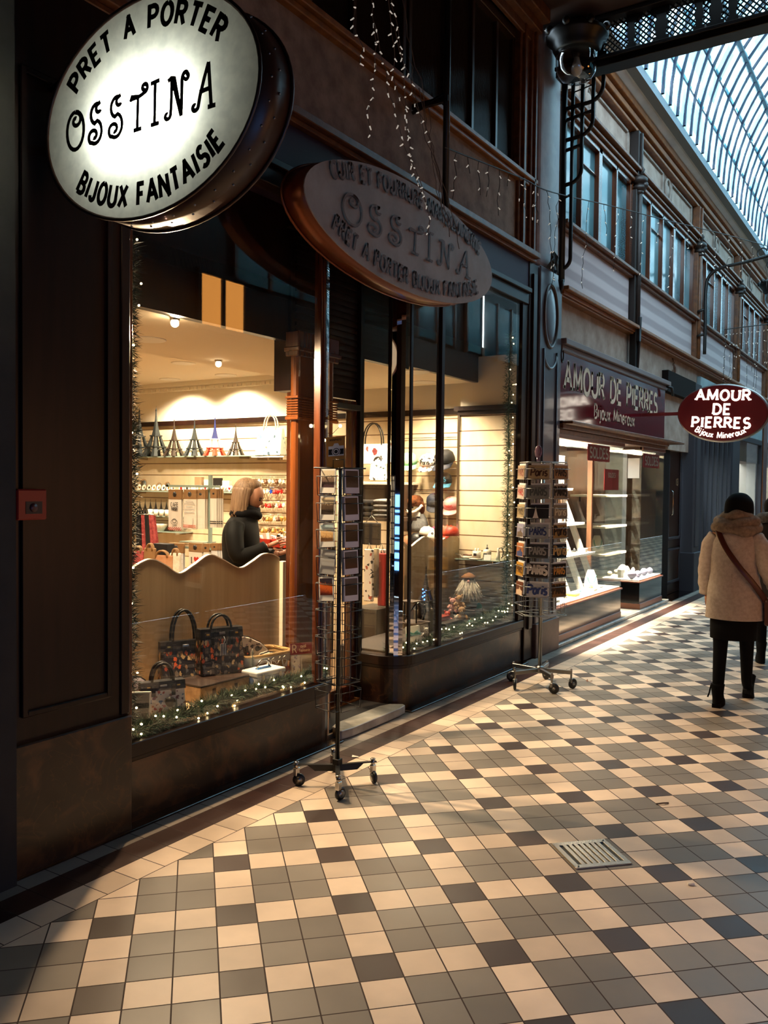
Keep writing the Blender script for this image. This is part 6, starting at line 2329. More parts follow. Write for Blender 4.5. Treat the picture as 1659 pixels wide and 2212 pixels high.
# ------------------------------------------------------------------ hats, bags and knitwear in the second window
def cap(label, u, v, y, s, mat, brim, rz=0., logo=None, tilt=0., cat='cap', name='cap', style=0):
    p = P(u, v, y=y)
    t = thing(name, label, cat, p)
    t.rotation_euler = (tilt, 0, rz)
    m = MB().lathe([(s, 0), (s * 1.02, s * .35), (s * .92, s * .8), (s * .6, s * 1.12), (.001, s * 1.24)], 20)
    obj('crown', m, mat, t, local=True)
    if style == 0:
        m = MB()
        pr_ = []
        for q in range(13):
            a = PI + PI * q / 12
            pr_.append((s * .98 * math.cos(a), s * .9 * math.sin(a) * 1.0))
        outer = [(s * .98 * math.cos(PI + PI * q / 12), -s * .55 + s * 1.15 * math.sin(PI + PI * q / 12)) for q in range(13)]
        vs = [V((a, b, .0)) for a, b in pr_] + [V((a, b, -s * .32)) for a, b in outer]
        m.add(vs, [(i, i + 1, 14 + i, 13 + i) for i in range(12)], 0, True)
        vs = [v_ - V((0, 0, .006)) for v_ in vs]
        m.add(vs, [(i + 1, i, 13 + i, 14 + i) for i in range(12)], 0, True)
        obj('brim', m, brim, t, local=True)
        obj('button', MB().ball((0, 0, s * 1.25), s * .1, 0, 8), brim, t, local=True)
    if logo:
        wd, ink, hh = logo
        m = MB()
        text(m, wd, lambda a, b: V((s * 1.03 * math.sin(a / s), -s * 1.03 * math.cos(a / s), b + s * .3)), s * hh, .8, .2, .2)
        if wd:
            obj('logo', m, ink, t, local=True)
    return t


pm('mint', '8FC79E', .7)
pm('navy cloth', '141B2E', .7)
pm('black cloth', '131214', .75)
pm('sky blue', '4A9CC8', .6)
pm('pink cloth', 'DE9A96', .7)
pm('brown fur', '5A2E12', .95, col2='8A4E22', scale=50, bump=1.)
pm('grey knit', '8A8A88', .9, col2='6E6E6E', scale=60, bump=.8)
pm('black knit', '151416', .95)
pm('magenta', '8A2A5A', .6)
pm('coral', 'C84A2A', .6)
YH = 7.28
cap('mint green cap with a round white badge, beside the mirror strip', 884, 1000, YH, .085, 'mint', 'mint', .3, ('O', 'card white', .5), .35)
cap('white cap covered in dark lettering print, between the mint and black caps', 925, 1003, YH, .085, 'letter print', 'letter print', .1, ('Paris', 'tower dark', .5), .35)
cap('black cap with white letters under the top hooks', 962, 998, YH, .10, 'black cloth', 'navy cloth', -.2, ('PARIS', 'card white', .36), .35)
cap('black cap with a bright blue visor', 958, 1043, YH, .085, 'black cloth', 'sky blue', .1, ('PARIS', 'sky blue', .45), .15)
cap('navy cap hanging under the blue visor cap', 940, 1088, YH, .085, 'navy cloth', 'navy cloth', .4, None, .4)
cap('pink cap with a tower print at the edge of the bright bay', 976, 1095, YH, .08, 'pink cloth', 'pink cloth', .1, ('PARIS', 'heart red', .34), .4)
cap('dark cap seen through the door above the black rack', 748, 998, 7.2, .11, 'navy cloth', 'black cloth', .5, None, .3)
t = cap('furry brown trapper hat with a white band', 897, 1092, YH, .085, 'brown fur', 'brown fur', .1, None, .1, 'hat', 'fur_hat', 1)
obj('ear_flap', MB().ball((-.075, -.01, -.02), .05, 0, 12, (.6, .8, 1.3)), 'brown fur', t, local=True)
obj('ear_flap', MB().ball((.075, -.01, -.02), .05, 0, 12, (.6, .8, 1.3)), 'brown fur', t, local=True)
obj('front_flap', MB().ball((0, -.075, .05), .045, 0, 12, (1.2, .6, .9)), 'brown fur', t, local=True)
m = MB()
m.tube([(-.1, -.05, .0), (-.05, -.10, -.045), (0, -.11, -.06), (.05, -.10, -.045), (.1, -.05, .01)], .016, 8)
obj('band', m, 'letter print', t, local=True)
for (lb, u, v, mt_) in (('grey knitted beanie with a white tag', 907, 1148, 'grey knit'), ('black knitted beanie next to the grey one', 877, 1146, 'black knit')):
    p = P(u, v, y=YH)
    t = thing('beanie', lb, 'hat', p)
    obj('knit', MB().lathe([(.085, 0), (.088, .05), (.07, .12), (.04, .17), (.001, .185)], 18), mt_, t, local=True)
    if 'grey' in lb:
        obj('tag', MB().box(-.02, .04, -.07, -.066, .15, .19), 'card white', t, local=True)
hz = P(940, 1000, y=YH)
for i, (u, mt_) in enumerate(((946, 'magenta'), (956, 'pink cloth'), (966, 'coral'), (974, 'tower red'))):
    cap('%s cap in the stacked row on top of the wavy panel, %s along' % (['purple', 'pink', 'orange', 'red'][i], ROWL[i]), u, 1157, 7.0 - .0 * i, .075, mt_, mt_, -1.2, None, 0)
for i, (u, v, mt_, lb) in enumerate(((880, 1176, 'kraft peach', 'peach beret behind the wavy panel near the mirror strip'), (900, 1172, 'tower dark', 'black printed cap folded on the wavy panel edge'), (922, 1158, 'orn white', 'white cap with a red patch on the wavy panel'), (935, 1168, 'letter print', 'letter printed cap low behind the wavy panel'))):
    cap(lb, u, v, 6.9, .075, mt_, mt_, .4 + i, None, .2)
# wire hooks on the hat wall
for r, v in enumerate((946, 1012, 1062)):
    z0 = P(930, v, y=YW).z
    obj('hook_rail', MB().tube([(P(868, v, y=YW).x, YW - .02, z0), (P(988, v, y=YW).x, YW - .02, z0)], .004, 5), 'chrome', label='thin metal rail on the hat wall, %s from the top' % ROWL[r], cat='rail', group='hat wall rails')
# seen through the side glass
YB_ = 7.05
p = P(806, 1003, y=YB_)
bag('tote_bag', 'big cream tote bag with dark bird and leaf print seen through the side glass', p, .15, .42, .20, .14, 'bird print', trim='patent black', hh=.22, flap=0)
p = P(817, 1038, y=6.9)
bag('backpack', 'small white backpack with a dark dot print under the bird print tote', p, .1, .16, .20, .09, 'dot print', trim='tower dark', hh=.04, flap=0)
a, b_ = P(790, 1040, y=6.9), P(838, 1040, y=6.9)
obj('wall_shelf', MB().box(a.x - .15, b_.x + .05, 6.8, YW - .005, a.z - .03, a.z - .004), 'white edge', label='pale shelf edge under the dot print backpack', cat='shelf', bev=.003)
obj('dark_panel', MB().box(a.x - .1, b_.x + .05, 7.0, 7.3, a.z - .26, a.z - .031), 'tower bronze', label='dark brown panel under the pale shelf', cat='box')  # plain dark panel filling the space below the shelf
z0 = P(826, 1118, y=6.7).z
for k in range(4):
    p = P(826, 1118 - k * 12, y=6.7)
    m = MB()
    m.ball((p.x, 6.75, z0 + .022 + k * .044), 1, 0, 14, (.12, .12, .022))
    obj('folded_sweater', m, 'grey knit', label='folded grey sweater, %s from the bottom of its pile' % ROWL[k], cat='sweater', group='folded grey sweaters')
for k in range(3):
    p = P(800, 1118, y=6.72)
    m = MB().box(p.x - .16, p.x + .07, 6.66, 6.9, z0 + .002 + k * .055, z0 + .052 + k * .055)
    obj('folded_sweater', m, 'black knit', label='folded black sweater with pale motif, %s from the bottom of its pile' % ROWL[k], cat='sweater', group='folded black sweaters', bev=.02, bseg=2)
obj('sweater_table', MB().box(P(785, 1119, y=6.7).x - .1, P(845, 1119, y=6.7).x + .1, 6.6, 7.0, z0 - .03, z0), 'tower bronze', label='dark shelf carrying the folded sweater piles', cat='shelf')
t = thing('hanging_shirt', 'black shirt on a wire hanger seen through the side glass', 'shirt', P(800, 1180, y=6.2))
A, B = P(783, 1128, y=6.2), P(820, 1178, y=6.2)
obj('cloth', MB().box(A.x, B.x, 6.19, 6.23, B.z, A.z), 'black cloth', t, bev=.012, bseg=2)
cxh = (A.x + B.x) / 2
obj('hanger', MB().tube([(A.x + .03, 6.21, A.z), (cxh, 6.21, A.z + .06), (B.x - .03, 6.21, A.z)], .004, 5).tube([(cxh, 6.21, A.z + .06), (cxh, 6.21, A.z + .1), (cxh + .02, 6.21, A.z + .11)], .003, 5), 'steel', t)
for i, (u0, u1, v0, v1, mt_, lb) in enumerate(((786, 803, 1186, 1300, 'letter print', 'tall printed shopping bag with black birds low behind the side glass'), (806, 814, 1184, 1290, 'photo print 1', 'narrow dark poster roll beside the printed shopping bag'), (816, 831, 1195, 1310, 'towel red', 'red and cream printed bag low behind the side glass'), (812, 830, 1186, 1206, 'letter print', 'small newspaper print bag above the red one'))):
    A, B = P(u0, v0, y=5.9 + .05 * i), P(u1, v1, y=5.9 + .05 * i)
    yy = 5.9 + .05 * i
    t = thing('shopping_bag', lb, 'bag', ((A.x + B.x) / 2, yy, B.z))
    obj('sheet', MB().box(A.x, B.x, yy, yy + .035, B.z, A.z), mt_, t, bev=.006)
    obj('handle', MB().tube([(A.x + .02, yy + .017, A.z), ((A.x + B.x) / 2, yy + .017, A.z + .05), (B.x - .02, yy + .017, A.z)], .003, 5), 'patent black', t)
obj('stock_stool', MB().box(P(783, 1320, y=6.0).x, P(835, 1320, y=6.0).x, 5.85, 6.15, .03, P(800, 1311, y=5.95).z), 'tower dark', label='dark stool under the printed shopping bags', cat='stool', bev=.004)

# ------------------------------------------------------------------ soft toys and gifts on the second platform
ZQ = .417


def plush(label, loc, s, mat, rz=0., cat='soft toy', name='plush_toy', ears=True, snout=None):
    t = thing(name, label, cat, loc, rz)
    m = MB()
    m.ball((0, 0, s * .42), s * .36, 0, 14, (1, .9, 1.1))
    m.ball((0, -s * .06, s * 1.0), s * .30, 0, 14, (1, .95, .95))
    m.ball((0, -s * .3, s * .93), s * .14, 0, 10, (1, .8, .8))
    for sx in (-1, 1):
        m.ball((sx * s * .24, 0, s * 1.26), s * .10, 0, 8, (1, .5, 1)) if ears else m.ball((sx * s * .3, 0, s * .95), s * .12, 0, 8, (.5, .6, 1.4))
        m.tube([(sx * s * .26, -s * .05, s * .62), (sx * s * .42, -s * .18, s * .46), (sx * s * .40, -s * .30, s * .36)], [s * .12, s * .11, s * .1], 8)
        m.tube([(sx * s * .2, -s * .1, s * .18), (sx * s * .3, -s * .35, s * .12), (sx * s * .32, -s * .48, s * .14)], [s * .15, s * .14, s * .13], 8)
    obj('body', m, mat, t, local=True)
    for sx in (-1, 1):
        obj('eye', MB().ball((sx * s * .1, -s * .33, s * 1.05), s * .03, 0, 6), 'patent black', t, local=True)
    obj('nose', MB().ball((0, -s * .41, s * .95), s * .04, 0, 6), 'patent black', t, local=True)
    return t


pm('teddy tan', 'A9845A', .95, col2='8E6A44', scale=60, bump=.6)
pm('plush pink', 'D6A096', .95, col2='C08A80', scale=60, bump=.6)
pm('plush white', 'E2DACB', .95, col2='CDC3B2', scale=60, bump=.6)
pm('plush grey', '6E655C', .95, col2='8A8076', scale=60, bump=.6)
pm('turquoise', '5AA8A2', .5)
for (lb, u, v, s, mt_, rz, er) in (('pink piglet soft toy sitting beside the mullion', 978, 1322, .10, 'plush pink', .5, True), ('tan teddy bear in the middle of the soft toys', 997, 1346, .115, 'teddy tan', .5, True), ('small red and white soft toy in front of the pink piglet', 966, 1348, .09, 'tower red', .6, True),
                                   ('brown grey soft toy bear behind the tan teddy', 1018, 1326, .11, 'plush grey', .4, True), ('white woolly soft toy lamb, upper of the two lambs', 1047, 1310, .085, 'plush white', .2, False), ('white soft toy lamb near the far garland, lower of the two', 1056, 1334, .09, 'plush white', .3, False), ('small cream soft toy at the foot of the tan teddy', 985, 1348, .06, 'plush white', .6, True), ('tan soft toy half hidden behind the pink piglet', 992, 1316, .10, 'teddy tan', .4, True)):
    p = P(u, v, z=ZQ)
    if p.x < -1.0 or p.x > -.52:
        p = P(u, v, x=-.9 if p.x < -1 else -.6)
    if p.z > ZQ + .01 and p.x < -.7:
        pass
    if 'lamb' in lb or 'behind' in lb:
        p = P(u, v, x=-.82)
    plush(lb, (p.x, p.y, max(p.z, ZQ)), s, mt_, rz, ears=er)
# low stands under the toys that sit higher
for (lb, u, v, dx) in (('low dark riser under the upper soft toys', 1020, 1338, 0), ):
    p = P(u, v, x=-.86)
    obj('toy_riser', MB().box(-1.02, -.72, 6.35, 7.1, ZQ, ZQ + .05), 'tower bronze', label=lb, cat='riser', bev=.004)
# gnome with a white beard standing on the bay shelf
p = P(1012, 1290, x=-.80)
t = thing('bearded_gnome', 'gnome figure with a long bushy white beard above the soft toys', 'figure', (p.x, p.y, p.z - .10), .45)
m = MB().lathe([(.075, 0), (.085, .06), (.075, .14), (.05, .2)], 16)
m.ball((0, 0, .25), .055, 0, 14)
obj('body', m, pm('gnome coat', '4A443C', .9, col2='6A5A48', scale=20), t, local=True)
m = MB()
rr = random.Random(9)
for i in range(420):
    a = rr.uniform(-1.5, 1.5)
    z = rr.uniform(.20, .27)
    o = V((.05 * math.sin(a), -.05 * math.cos(a) * .9, z))
    d = V((math.sin(a) * .055 + rr.gauss(0, .012), -.03 + rr.gauss(0, .01), -rr.uniform(.06, .15)))
    m.tube([o, o + d * .5 + V((0, -.012, 0)), o + d], [.003, .003, .001], 3, cap=False)
obj('beard', m, pm('beard white', 'E6DDCB', .9), t, local=True, kind='stuff')
obj('hat', MB().lathe([(.066, .275), (.07, .285), (.05, .30), (.03, .315), (.001, .325)], 16), pm('gnome hat', '6A4420', .9), t, local=True)
obj('nose', MB().ball((0, -.062, .25), .014, 0, 8), 'plush pink', t, local=True)
obj('gnome_stand', MB().box(p.x - .11, p.x + .11, p.y - .09, p.y + .09, ZQ + .05, p.z - .101), 'tower bronze', label='dark block the bearded gnome stands on', cat='block', bev=.004)
for (u, v, r, lb) in ((1031, 1312, .045, 'turquoise ball ornament under the gnome'), (1017, 1347, .035, 'small turquoise ball in the green garland')):
    p = P(u, v, x=-.74 if r > .04 else -.62)
    t = thing('ball_ornament', lb, 'ornament', (p.x, p.y, p.z - r))
    obj('ball', MB().ball((0, 0, r), r, 0, 18), 'turquoise', t, local=True)
    obj('cap', MB().lathe([(r * .22, 1.95 * r), (r * .22, 2.2 * r), (.001, 2.2 * r)], 8), 'gold metal', t, local=True)
for (u, v, lb) in ((930, 1350, 'red gift carton beneath the blue lit tower'), (948, 1338, 'second red gift carton by the mullion')):
    p = P(u, v, z=ZQ)
    p.x = max(p.x, -.92)
    p = P(u, v, x=-.86)
    obj('red_carton', MB().box(p.x - .06, p.x + .06, p.y - .09, p.y + .09, ZQ, ZQ + .09), pm('carton red', '8E2A14', .6) if 'carton red' not in MATS else 'carton red', label=lb, cat='carton', bev=.004)
# tower with blue lights on a grey cube
p = P(919, 1352, x=-.84)
cb = p.copy()
obj('grey_cube', MB().box(p.x - .07, p.x + .07, p.y - .08, p.y + .08, ZQ, P(919, 1316, x=-.84).z), pm('cube grey', '6A6154', .6), label='grey stone like cube under the blue lit tower', cat='cube', bev=.004)
zz = P(919, 1316, x=-.84).z
tw = tower('lit_tower', 'dark model tower glowing with blue lights on a grey cube', (p.x, p.y, zz + .001), P(919, 1219, x=-.84).z - zz, ('tower bronze', 'tower bronze', 'tower dark'))
for i in range(9):
    k = .22 + .25 * i / 9
    obj('blue_light', MB().ball((.018 * math.sin(i * 2.1), -.022, (P(919, 1219, x=-.84).z - zz) * k), .0065, 0, 8), 'blue led', tw, local=True)
p = P(931, 1314, x=-.9)
tower('model_tower', 'small black tower standing behind the blue lit one', (p.x, p.y, p.z), .14, ('tower dark',) * 3, None, True)
obj('black_riser', MB().box(p.x - .05, p.x + .05, p.y - .05, p.y + .05, ZQ, p.z), 'tower dark', label='black block under the small black tower', cat='block')
p = P(938, 1340, x=-.80)
t = thing('glass_ornament', 'small dark ornament with blue lights beside the red cartons', 'ornament', (p.x, p.y, ZQ + .09))
obj('body', MB().lathe([(.03, 0), (.035, .05), (.01, .08), (.001, .09)], 12), 'tower dark', t, local=True)
for i in range(4):
    obj('blue_light', MB().ball((-.02 + .012 * i, -.036, .06 - .012 * i), .005, 0, 6), 'blue led', t, local=True)
# little black metal table with gift box
cx_, cy_ = P(900, 1345, x=-.66).x, P(893, 1345, x=-.66).y
zt = P(905, 1340, x=-.66).z
zt = max(zt, ZQ + .05)
t = thing('metal_side_table', 'two tier black metal stand in the corner of the soft toy window', 'stand', (cx_, cy_, ZQ))
for (z, w_, dy) in ((zt, .10, .0), (zt + .17, .065, -.05)):
    obj('tier', MB().box(cx_ - w_, cx_ + w_, cy_ - w_ + dy, cy_ + w_ + dy, z - .008, z), pm('tier brown', '4A3828', .5) if 'tier brown' not in MATS else 'tier brown', t)
for sx in (-1, 1):
    for sy in (-1, 1):
        obj('leg', MB().tube([(cx_ + sx * .09, cy_ + sy * .09, ZQ), (cx_ + sx * .09, cy_ + sy * .09, zt - .008)], .006, 6), 'black iron', t)
for sx in (-1, 1):
    obj('post', MB().tube([(cx_ + sx * .055, cy_ - .05, zt), (cx_ + sx * .055, cy_ - .05, zt + .165)], .006, 6), 'black iron', t)
obj('brace', MB().tube([(cx_ - .05, cy_ - .05, zt + .02), (cx_ + .05, cy_ - .05, zt + .15)], .005, 6), 'black iron', t)
t = thing('shoe', 'dark leather shoe shape leaning on the black metal stand', 'shoe', (cx_ + .03, cy_ + .07, zt))
obj('upper', MB().tube([(cx_ + .02, cy_ + .05, zt + .02), (cx_ + .03, cy_ + .065, zt + .07), (cx_ + .03, cy_ + .055, zt + .12), (cx_ + .02, cy_ + .03, zt + .15)], [.022, .026, .024, .014], 10), pm('shoe brown', '2A1812', .3), t)
obj('sole', MB().tube([(cx_ + .045, cy_ + .07, zt + .006), (cx_ + .058, cy_ + .09, zt + .07), (cx_ + .055, cy_ + .075, zt + .13)], .008, 8), 'patent black', t)
p = P(896, 1388, x=-.56)
gb = thing('ribbon_box', 'tilted white gift box with a turquoise ribbon bow at the window front', 'gift box', (p.x, p.y, ZQ + .02), .5)
gb.rotation_euler = (-.25, -.15, .6)
obj('box', MB().box(-.055, .055, -.03, .03, 0, .13), pm('box white', 'D5D6CF', .4), gb, local=True, bev=.003)
obj('ribbon', MB().box(-.0555, .0555, -.0305, .0305, .055, .075), 'turquoise', gb, local=True)
m = MB()
for s in (-1, 1):
    m.tube([(0, -.034, .065), (s * .03, -.05, .085), (s * .045, -.045, .065), (s * .02, -.038, .06)], .006, 6, closed=True)
obj('bow', m, 'turquoise', gb, local=True)
p = P(921, 1378, x=-.62)
plush('small white and tan soft toy under the black metal stand', (p.x, p.y, ZQ), .075, 'plush white', .5)
# glass shelf with bathroom things on the bright bay
zb = P(1040, 1207, y=7.1).z
a, b_ = P(990, 1207, y=7.05), P(1095, 1207, y=7.05)
t = thing('glass_shelf', 'glass shelf with white bathroom pieces on the bright slatted bay', 'shelf', ((a.x + b_.x) / 2, 7.1, zb - .008))
obj('board', MB().box(max(a.x, -1.04), -.52, 6.98, 7.198, zb - .008, zb), 'shelf glass', t)
for x in (-.98, -.6):
    obj('bracket', MB().box(x - .006, x + .006, 7.0, 7.198, zb - .03, zb - .008), 'chrome', t)
YP = 7.05
def at_shelf(u):
    return P(u, 1205, y=YP).x
x = at_shelf(1008)
t = thing('soap_dish', 'white soap dish with a handle sticking past the shelf end', 'dish', (x, YP, zb))
obj('dish', MB().lathe([(.045, 0), (.06, .02), (.055, .02), (.04, .008), (.001, .008)], 18, T=M.Translation((x, YP, zb)), sy=.7), 'glazed white', t)
obj('handle', MB().tube([(x - .05, YP, zb + .02), (x - .10, YP, zb + .035), (x - .12, YP, zb + .04)], .007, 6), 'glazed white', t)
obj('brush', MB().box(x - .03, x + .05, YP - .015, YP + .015, zb + .025, zb + .04), 'orn brown', t, bev=.003)
x = at_shelf(1030)
t = thing('tooth_mug', 'white printed mug holding two small bottles on the glass shelf', 'mug', (x, YP, zb))
obj('mug', MB().lathe([(.036, 0), (.040, .075), (.036, .075), (.032, .006), (.001, .006)], 18, T=M.Translation((x, YP, zb))), 'glazed white', t)
obj('motif', MB().box(x - .015, x + .015, YP - .0405, YP - .039, zb + .03, zb + .055), 'photo print 8', t)
obj('tray', MB().lathe([(.06, .001), (.065, .008), (.001, .008)], 18, T=M.Translation((x, YP - .02, zb))), 'glazed white', t)
for s in (-1, 1):
    obj('bottle', MB().lathe([(.010, .008), (.010, .085), (.005, .1), (.001, .1)], 10, T=M.Translation((x + s * .014, YP, zb))), 'orn white', t)
x = at_shelf(1052)
t = thing('soap_dispenser', 'white soap dispenser with a dark pump on the glass shelf', 'dispenser', (x, YP, zb))
obj('bottle', MB().lathe([(.038, 0), (.040, .07), (.034, .09), (.014, .095), (.001, .095)], 18, T=M.Translation((x, YP, zb))), 'glazed white', t)
obj('pump', MB().lathe([(.012, .095), (.012, .108), (.004, .11), (.004, .135), (.001, .135)], 10, T=M.Translation((x, YP, zb))).tube([(x, YP, zb + .135), (x + .012, YP - .02, zb + .132)], .004, 6), 'black plastic', t)
obj('label', MB().box(x - .016, x + .016, YP - .0415, YP - .039, zb + .025, zb + .06), 'photo print 8', t)
obj('price_card', MB().box(x - .005, x + .065, YP - .06, YP - .058, zb, zb + .05, T=rot('X', -.2, (x, YP - .06, zb))), 'card white', label='blank white price card in front of the soap dispenser', cat='card')
x = at_shelf(1076)
t = thing('perfume_atomiser', 'clear perfume bottle with a black squeeze tube on the glass shelf', 'perfume bottle', (x, YP, zb))
obj('bottle', MB().lathe([(.02, 0), (.016, .05), (.01, .09), (.008, .11), (.001, .112)], 12, T=M.Translation((x, YP, zb))), 'orn white', t)
obj('tube', MB().tube([(x, YP, zb + .105), (x + .035, YP, zb + .115), (x + .05, YP, zb + .08), (x + .045, YP, zb + .035), (x + .03, YP, zb + .02)], .005, 6), 'patent black', t)

# ------------------------------------------------------------------ jeweller's shopfront
pm('sign panel red', '5C0A17', .10, coat=.5)
pm('cream letter', 'CDB79A', .4)
pm('black gloss', '0A0A0C', .12)
em('case lamp', 'FFF3E0', 30.)
pm('kick wood', '6B3A22', .35)
pm('bright white', 'F6F3EA', .4)
pm('oak', '6E4A30', .5, col2='553722', scale=3, stretch=(8, 8, .6))
sp = thing('shop_sign', 'red fascia sign of the jeweller with cream serif letters', 'sign', (-.49, 10.15, 2.29))
obj('panel', MB().box(-.53, -.45, 8.17, 12.2, 2.30, 3.0), 'sign panel red', sp)
obj('cornice', MB().box(-.53, -.38, 8.17, 12.25, 3.06, 3.12).box(-.53, -.42, 8.17, 12.22, 3.0, 3.06), pm('cornice grey', '6B5D5C', .45), sp, bev=.006)
mb = MB()
text(mb, 'AMOUR DE PIERRES', lambda a, b: V((-.447, 10.05 + a, 2.635 + b)), .265, .98, .19, .26, serif=.12)
obj('lettering', mb, 'cream letter', sp, label='large cream serif words')
mb = MB()
text(mb, 'Bijoux Mineraux', lambda a, b: V((-.447, 10.0 + a, 2.405 + b)), .15, 1.02, .17, .24, serif=.08)
obj('lettering', mb, 'cream letter', sp, label='smaller cream words under the name')
obj('ring_hook', MB().tube([(-.43, 8.19 + .03 * math.cos(q * PI / 6), 2.95 + .07 * math.sin(q * PI / 6)) for q in range(12)], .008, 5, closed=True), 'black iron', sp)
obj('ring_hook', MB().tube([(-.42, 12.15, 3.05), (-.36, 12.2, 3.03), (-.36, 12.27, 2.93)], .02, 6), 'black iron', sp)
obj('trim_80', MB().box(-.7, -.40, 8.17, 12.3, 2.22, 2.30).box(-.7, -.30, 8.17, 12.75, 2.265, 2.295).box(-.7, -.44, 8.17, 12.25, 2.17, 2.22), 'gilt brown', label='brown ledge and moulding under the red jeweller sign', cat='ledge', kind='structure', bev=.006)
for nm, y0, y1, lb in (('window_60', 8.19, 10.40, 'large bright jeweller display case with white shelves'), ('window_61', 11.2, 12.3, 'second jeweller display case with crystals beyond the recess')):
    w = thing(nm, lb, 'display case', (-.8, (y0 + y1) / 2, .04), kind='structure')
    xb = -1.5
    obj('base', MB().box(xb, F + .01, y0, y1, .04, .115), 'kick wood', w, bev=.004)
    obj('black_panel', MB().box(xb, F, y0, y1, .115, .385), 'black gloss', w)
    obj('sill', MB().box(xb, F + .02, y0, y1 + .01, .385, .405), 'kick wood', w, bev=.004)
    obj('display_floor', MB().box(xb, F - .012, y0 + .012, y1 - .012, .405, .424), 'bright white', w)
    g = MB().box(F - .008, F, y0, y1, .424, 2.17).box(xb, F - .008, y1 - .008, y1, .424, 2.17)
    if y0 > 10:
        g.box(xb, F - .008, y0, y0 + .008, .424, 2.17)
    obj('glass', g, 'shop glass', w)
    obj('ceiling', MB().box(xb, F - .01, y0, y1, 2.17, 2.25), 'bright white', w)
    obj('strip_light', MB().box(-1.15, -.85, y0 + .12, y1 - .12, 2.145, 2.17), 'case lamp', w)
    obj('head_frame', MB().box(F - .03, F + .02, y0, y1, 2.13, 2.18).box(xb, F, y0 - .0, y0 + .03, 2.13, 2.18), 'kick wood', w, bev=.004)
    if y0 < 10:
        obj('corner_post', MB().box(xb, xb + .05, y1 - .06, y1, .424, 2.17).box(-.9, -.84, y1 - .05, y1, .424, 2.17), 'oak', w)
mb = MB().box(-1.56, -1.5, 8.1, 12.9, 0, 2.6)
obj('wall_left', mb, 'oak', label='oak panelling at the back of the jeweller display cases', cat='wall', kind='structure')
obj('jeweller_door', MB().box(-1.49, -1.45, 10.45, 11.15, .04, 2.1), 'oak', label='oak door at the back of the recess between the two jeweller cases', cat='door', kind='structure')
ld = thing('ladder_shelf', 'white slanted ladder display with jewellery steps in the bright case', 'display stand', (-1.0, 9.5, .424))
for y in (8.85, 9.3, 9.75, 10.2):
    m = MB()
    m.prism([(-1.38, 2.0), (-1.32, 2.0), (-.72, .424), (-.78, .424)], lambda a, b, d: V((a, d, b)), y - .04, y + .04)
    obj('slanted_leg', m, 'bright white', ld)
for z in (1.62, 1.20, .84):
    x = -1.35 + (2.0 - z) / 1.576 * .6
    obj('step', MB().box(x - .16, x + .14, 8.45, 10.3, z - .03, z), 'bright white', ld, bev=.003)
rr = random.Random(5)
for i, z in enumerate((1.62, 1.20, .84)):
    x = -1.35 + (2.0 - z) / 1.576 * .6
    for k in range(7):
        y = 8.6 + k * .25
        m = MB()
        if (k + i) % 3 == 0:
            m.lathe([(.03, 0), (.012, .02), (.012, .06), (.03, .08), (.001, .085)], 10, T=M.Translation((x + .05, y, z)))
        elif (k + i) % 3 == 1:
            m.tube([(x + .04, y + .028 * math.cos(q * PI / 6), z + .032 + .028 * math.sin(q * PI / 6)) for q in range(12)], .005, 5, closed=True)
        else:
            m.box(x + .0, x + .1, y - .04, y + .04, z, z + .05)
        obj('jewellery_piece', m, ['bright white', 'chrome', 'glazed white'][(k + i) % 3], label='small %s on the %s ladder step, %s along' % (['ring stand', 'bangle', 'white jewel box'][(k + i) % 3], ROWL[i], ROWL[k]), cat='jewellery', group='jewellery on the ladder steps', bev=.003 if (k + i) % 3 == 2 else 0)
for k in range(3):
    y = 8.85 + k * .47
    obj('white_carton', MB().box(-1.3, -1.14, y, y + .4, 1.621, 1.621 + (.36, .46, .4)[k]), 'bright white', label='white jewellery box standing on the top ladder step, %s along' % ROWL[k], cat='box', group='white boxes on the top step', bev=.004)


def bust(name, label, x, y, z, s, rz=.5):
    t = thing(name, label, 'necklace stand', (x, y, z), rz)
    m = MB()
    m.grid(lambda a, b: V(((a - .5) * s * (.75 - .45 * b ** 2), -.05 + .16 * s * b - .12 * s * (1 - (2 * a - 1) ** 2) * (1 - b * .5), b * s)), 10, 8)
    m.grid(lambda a, b: V(((a - .5) * s * (.75 - .45 * b ** 2), -.03 + .2 * s * b, b * s)), 10, 8)
    obj('bust', m, 'bright white', t, local=True)
    obj('necklace', MB().tube([(s * .22 * math.cos(PI + q * PI / 10), -.05 - .11 * s, s * .75 + s * .45 * math.sin(PI + q * PI / 10)) for q in range(11)], .008, 6), 'turquoise', t, local=True)


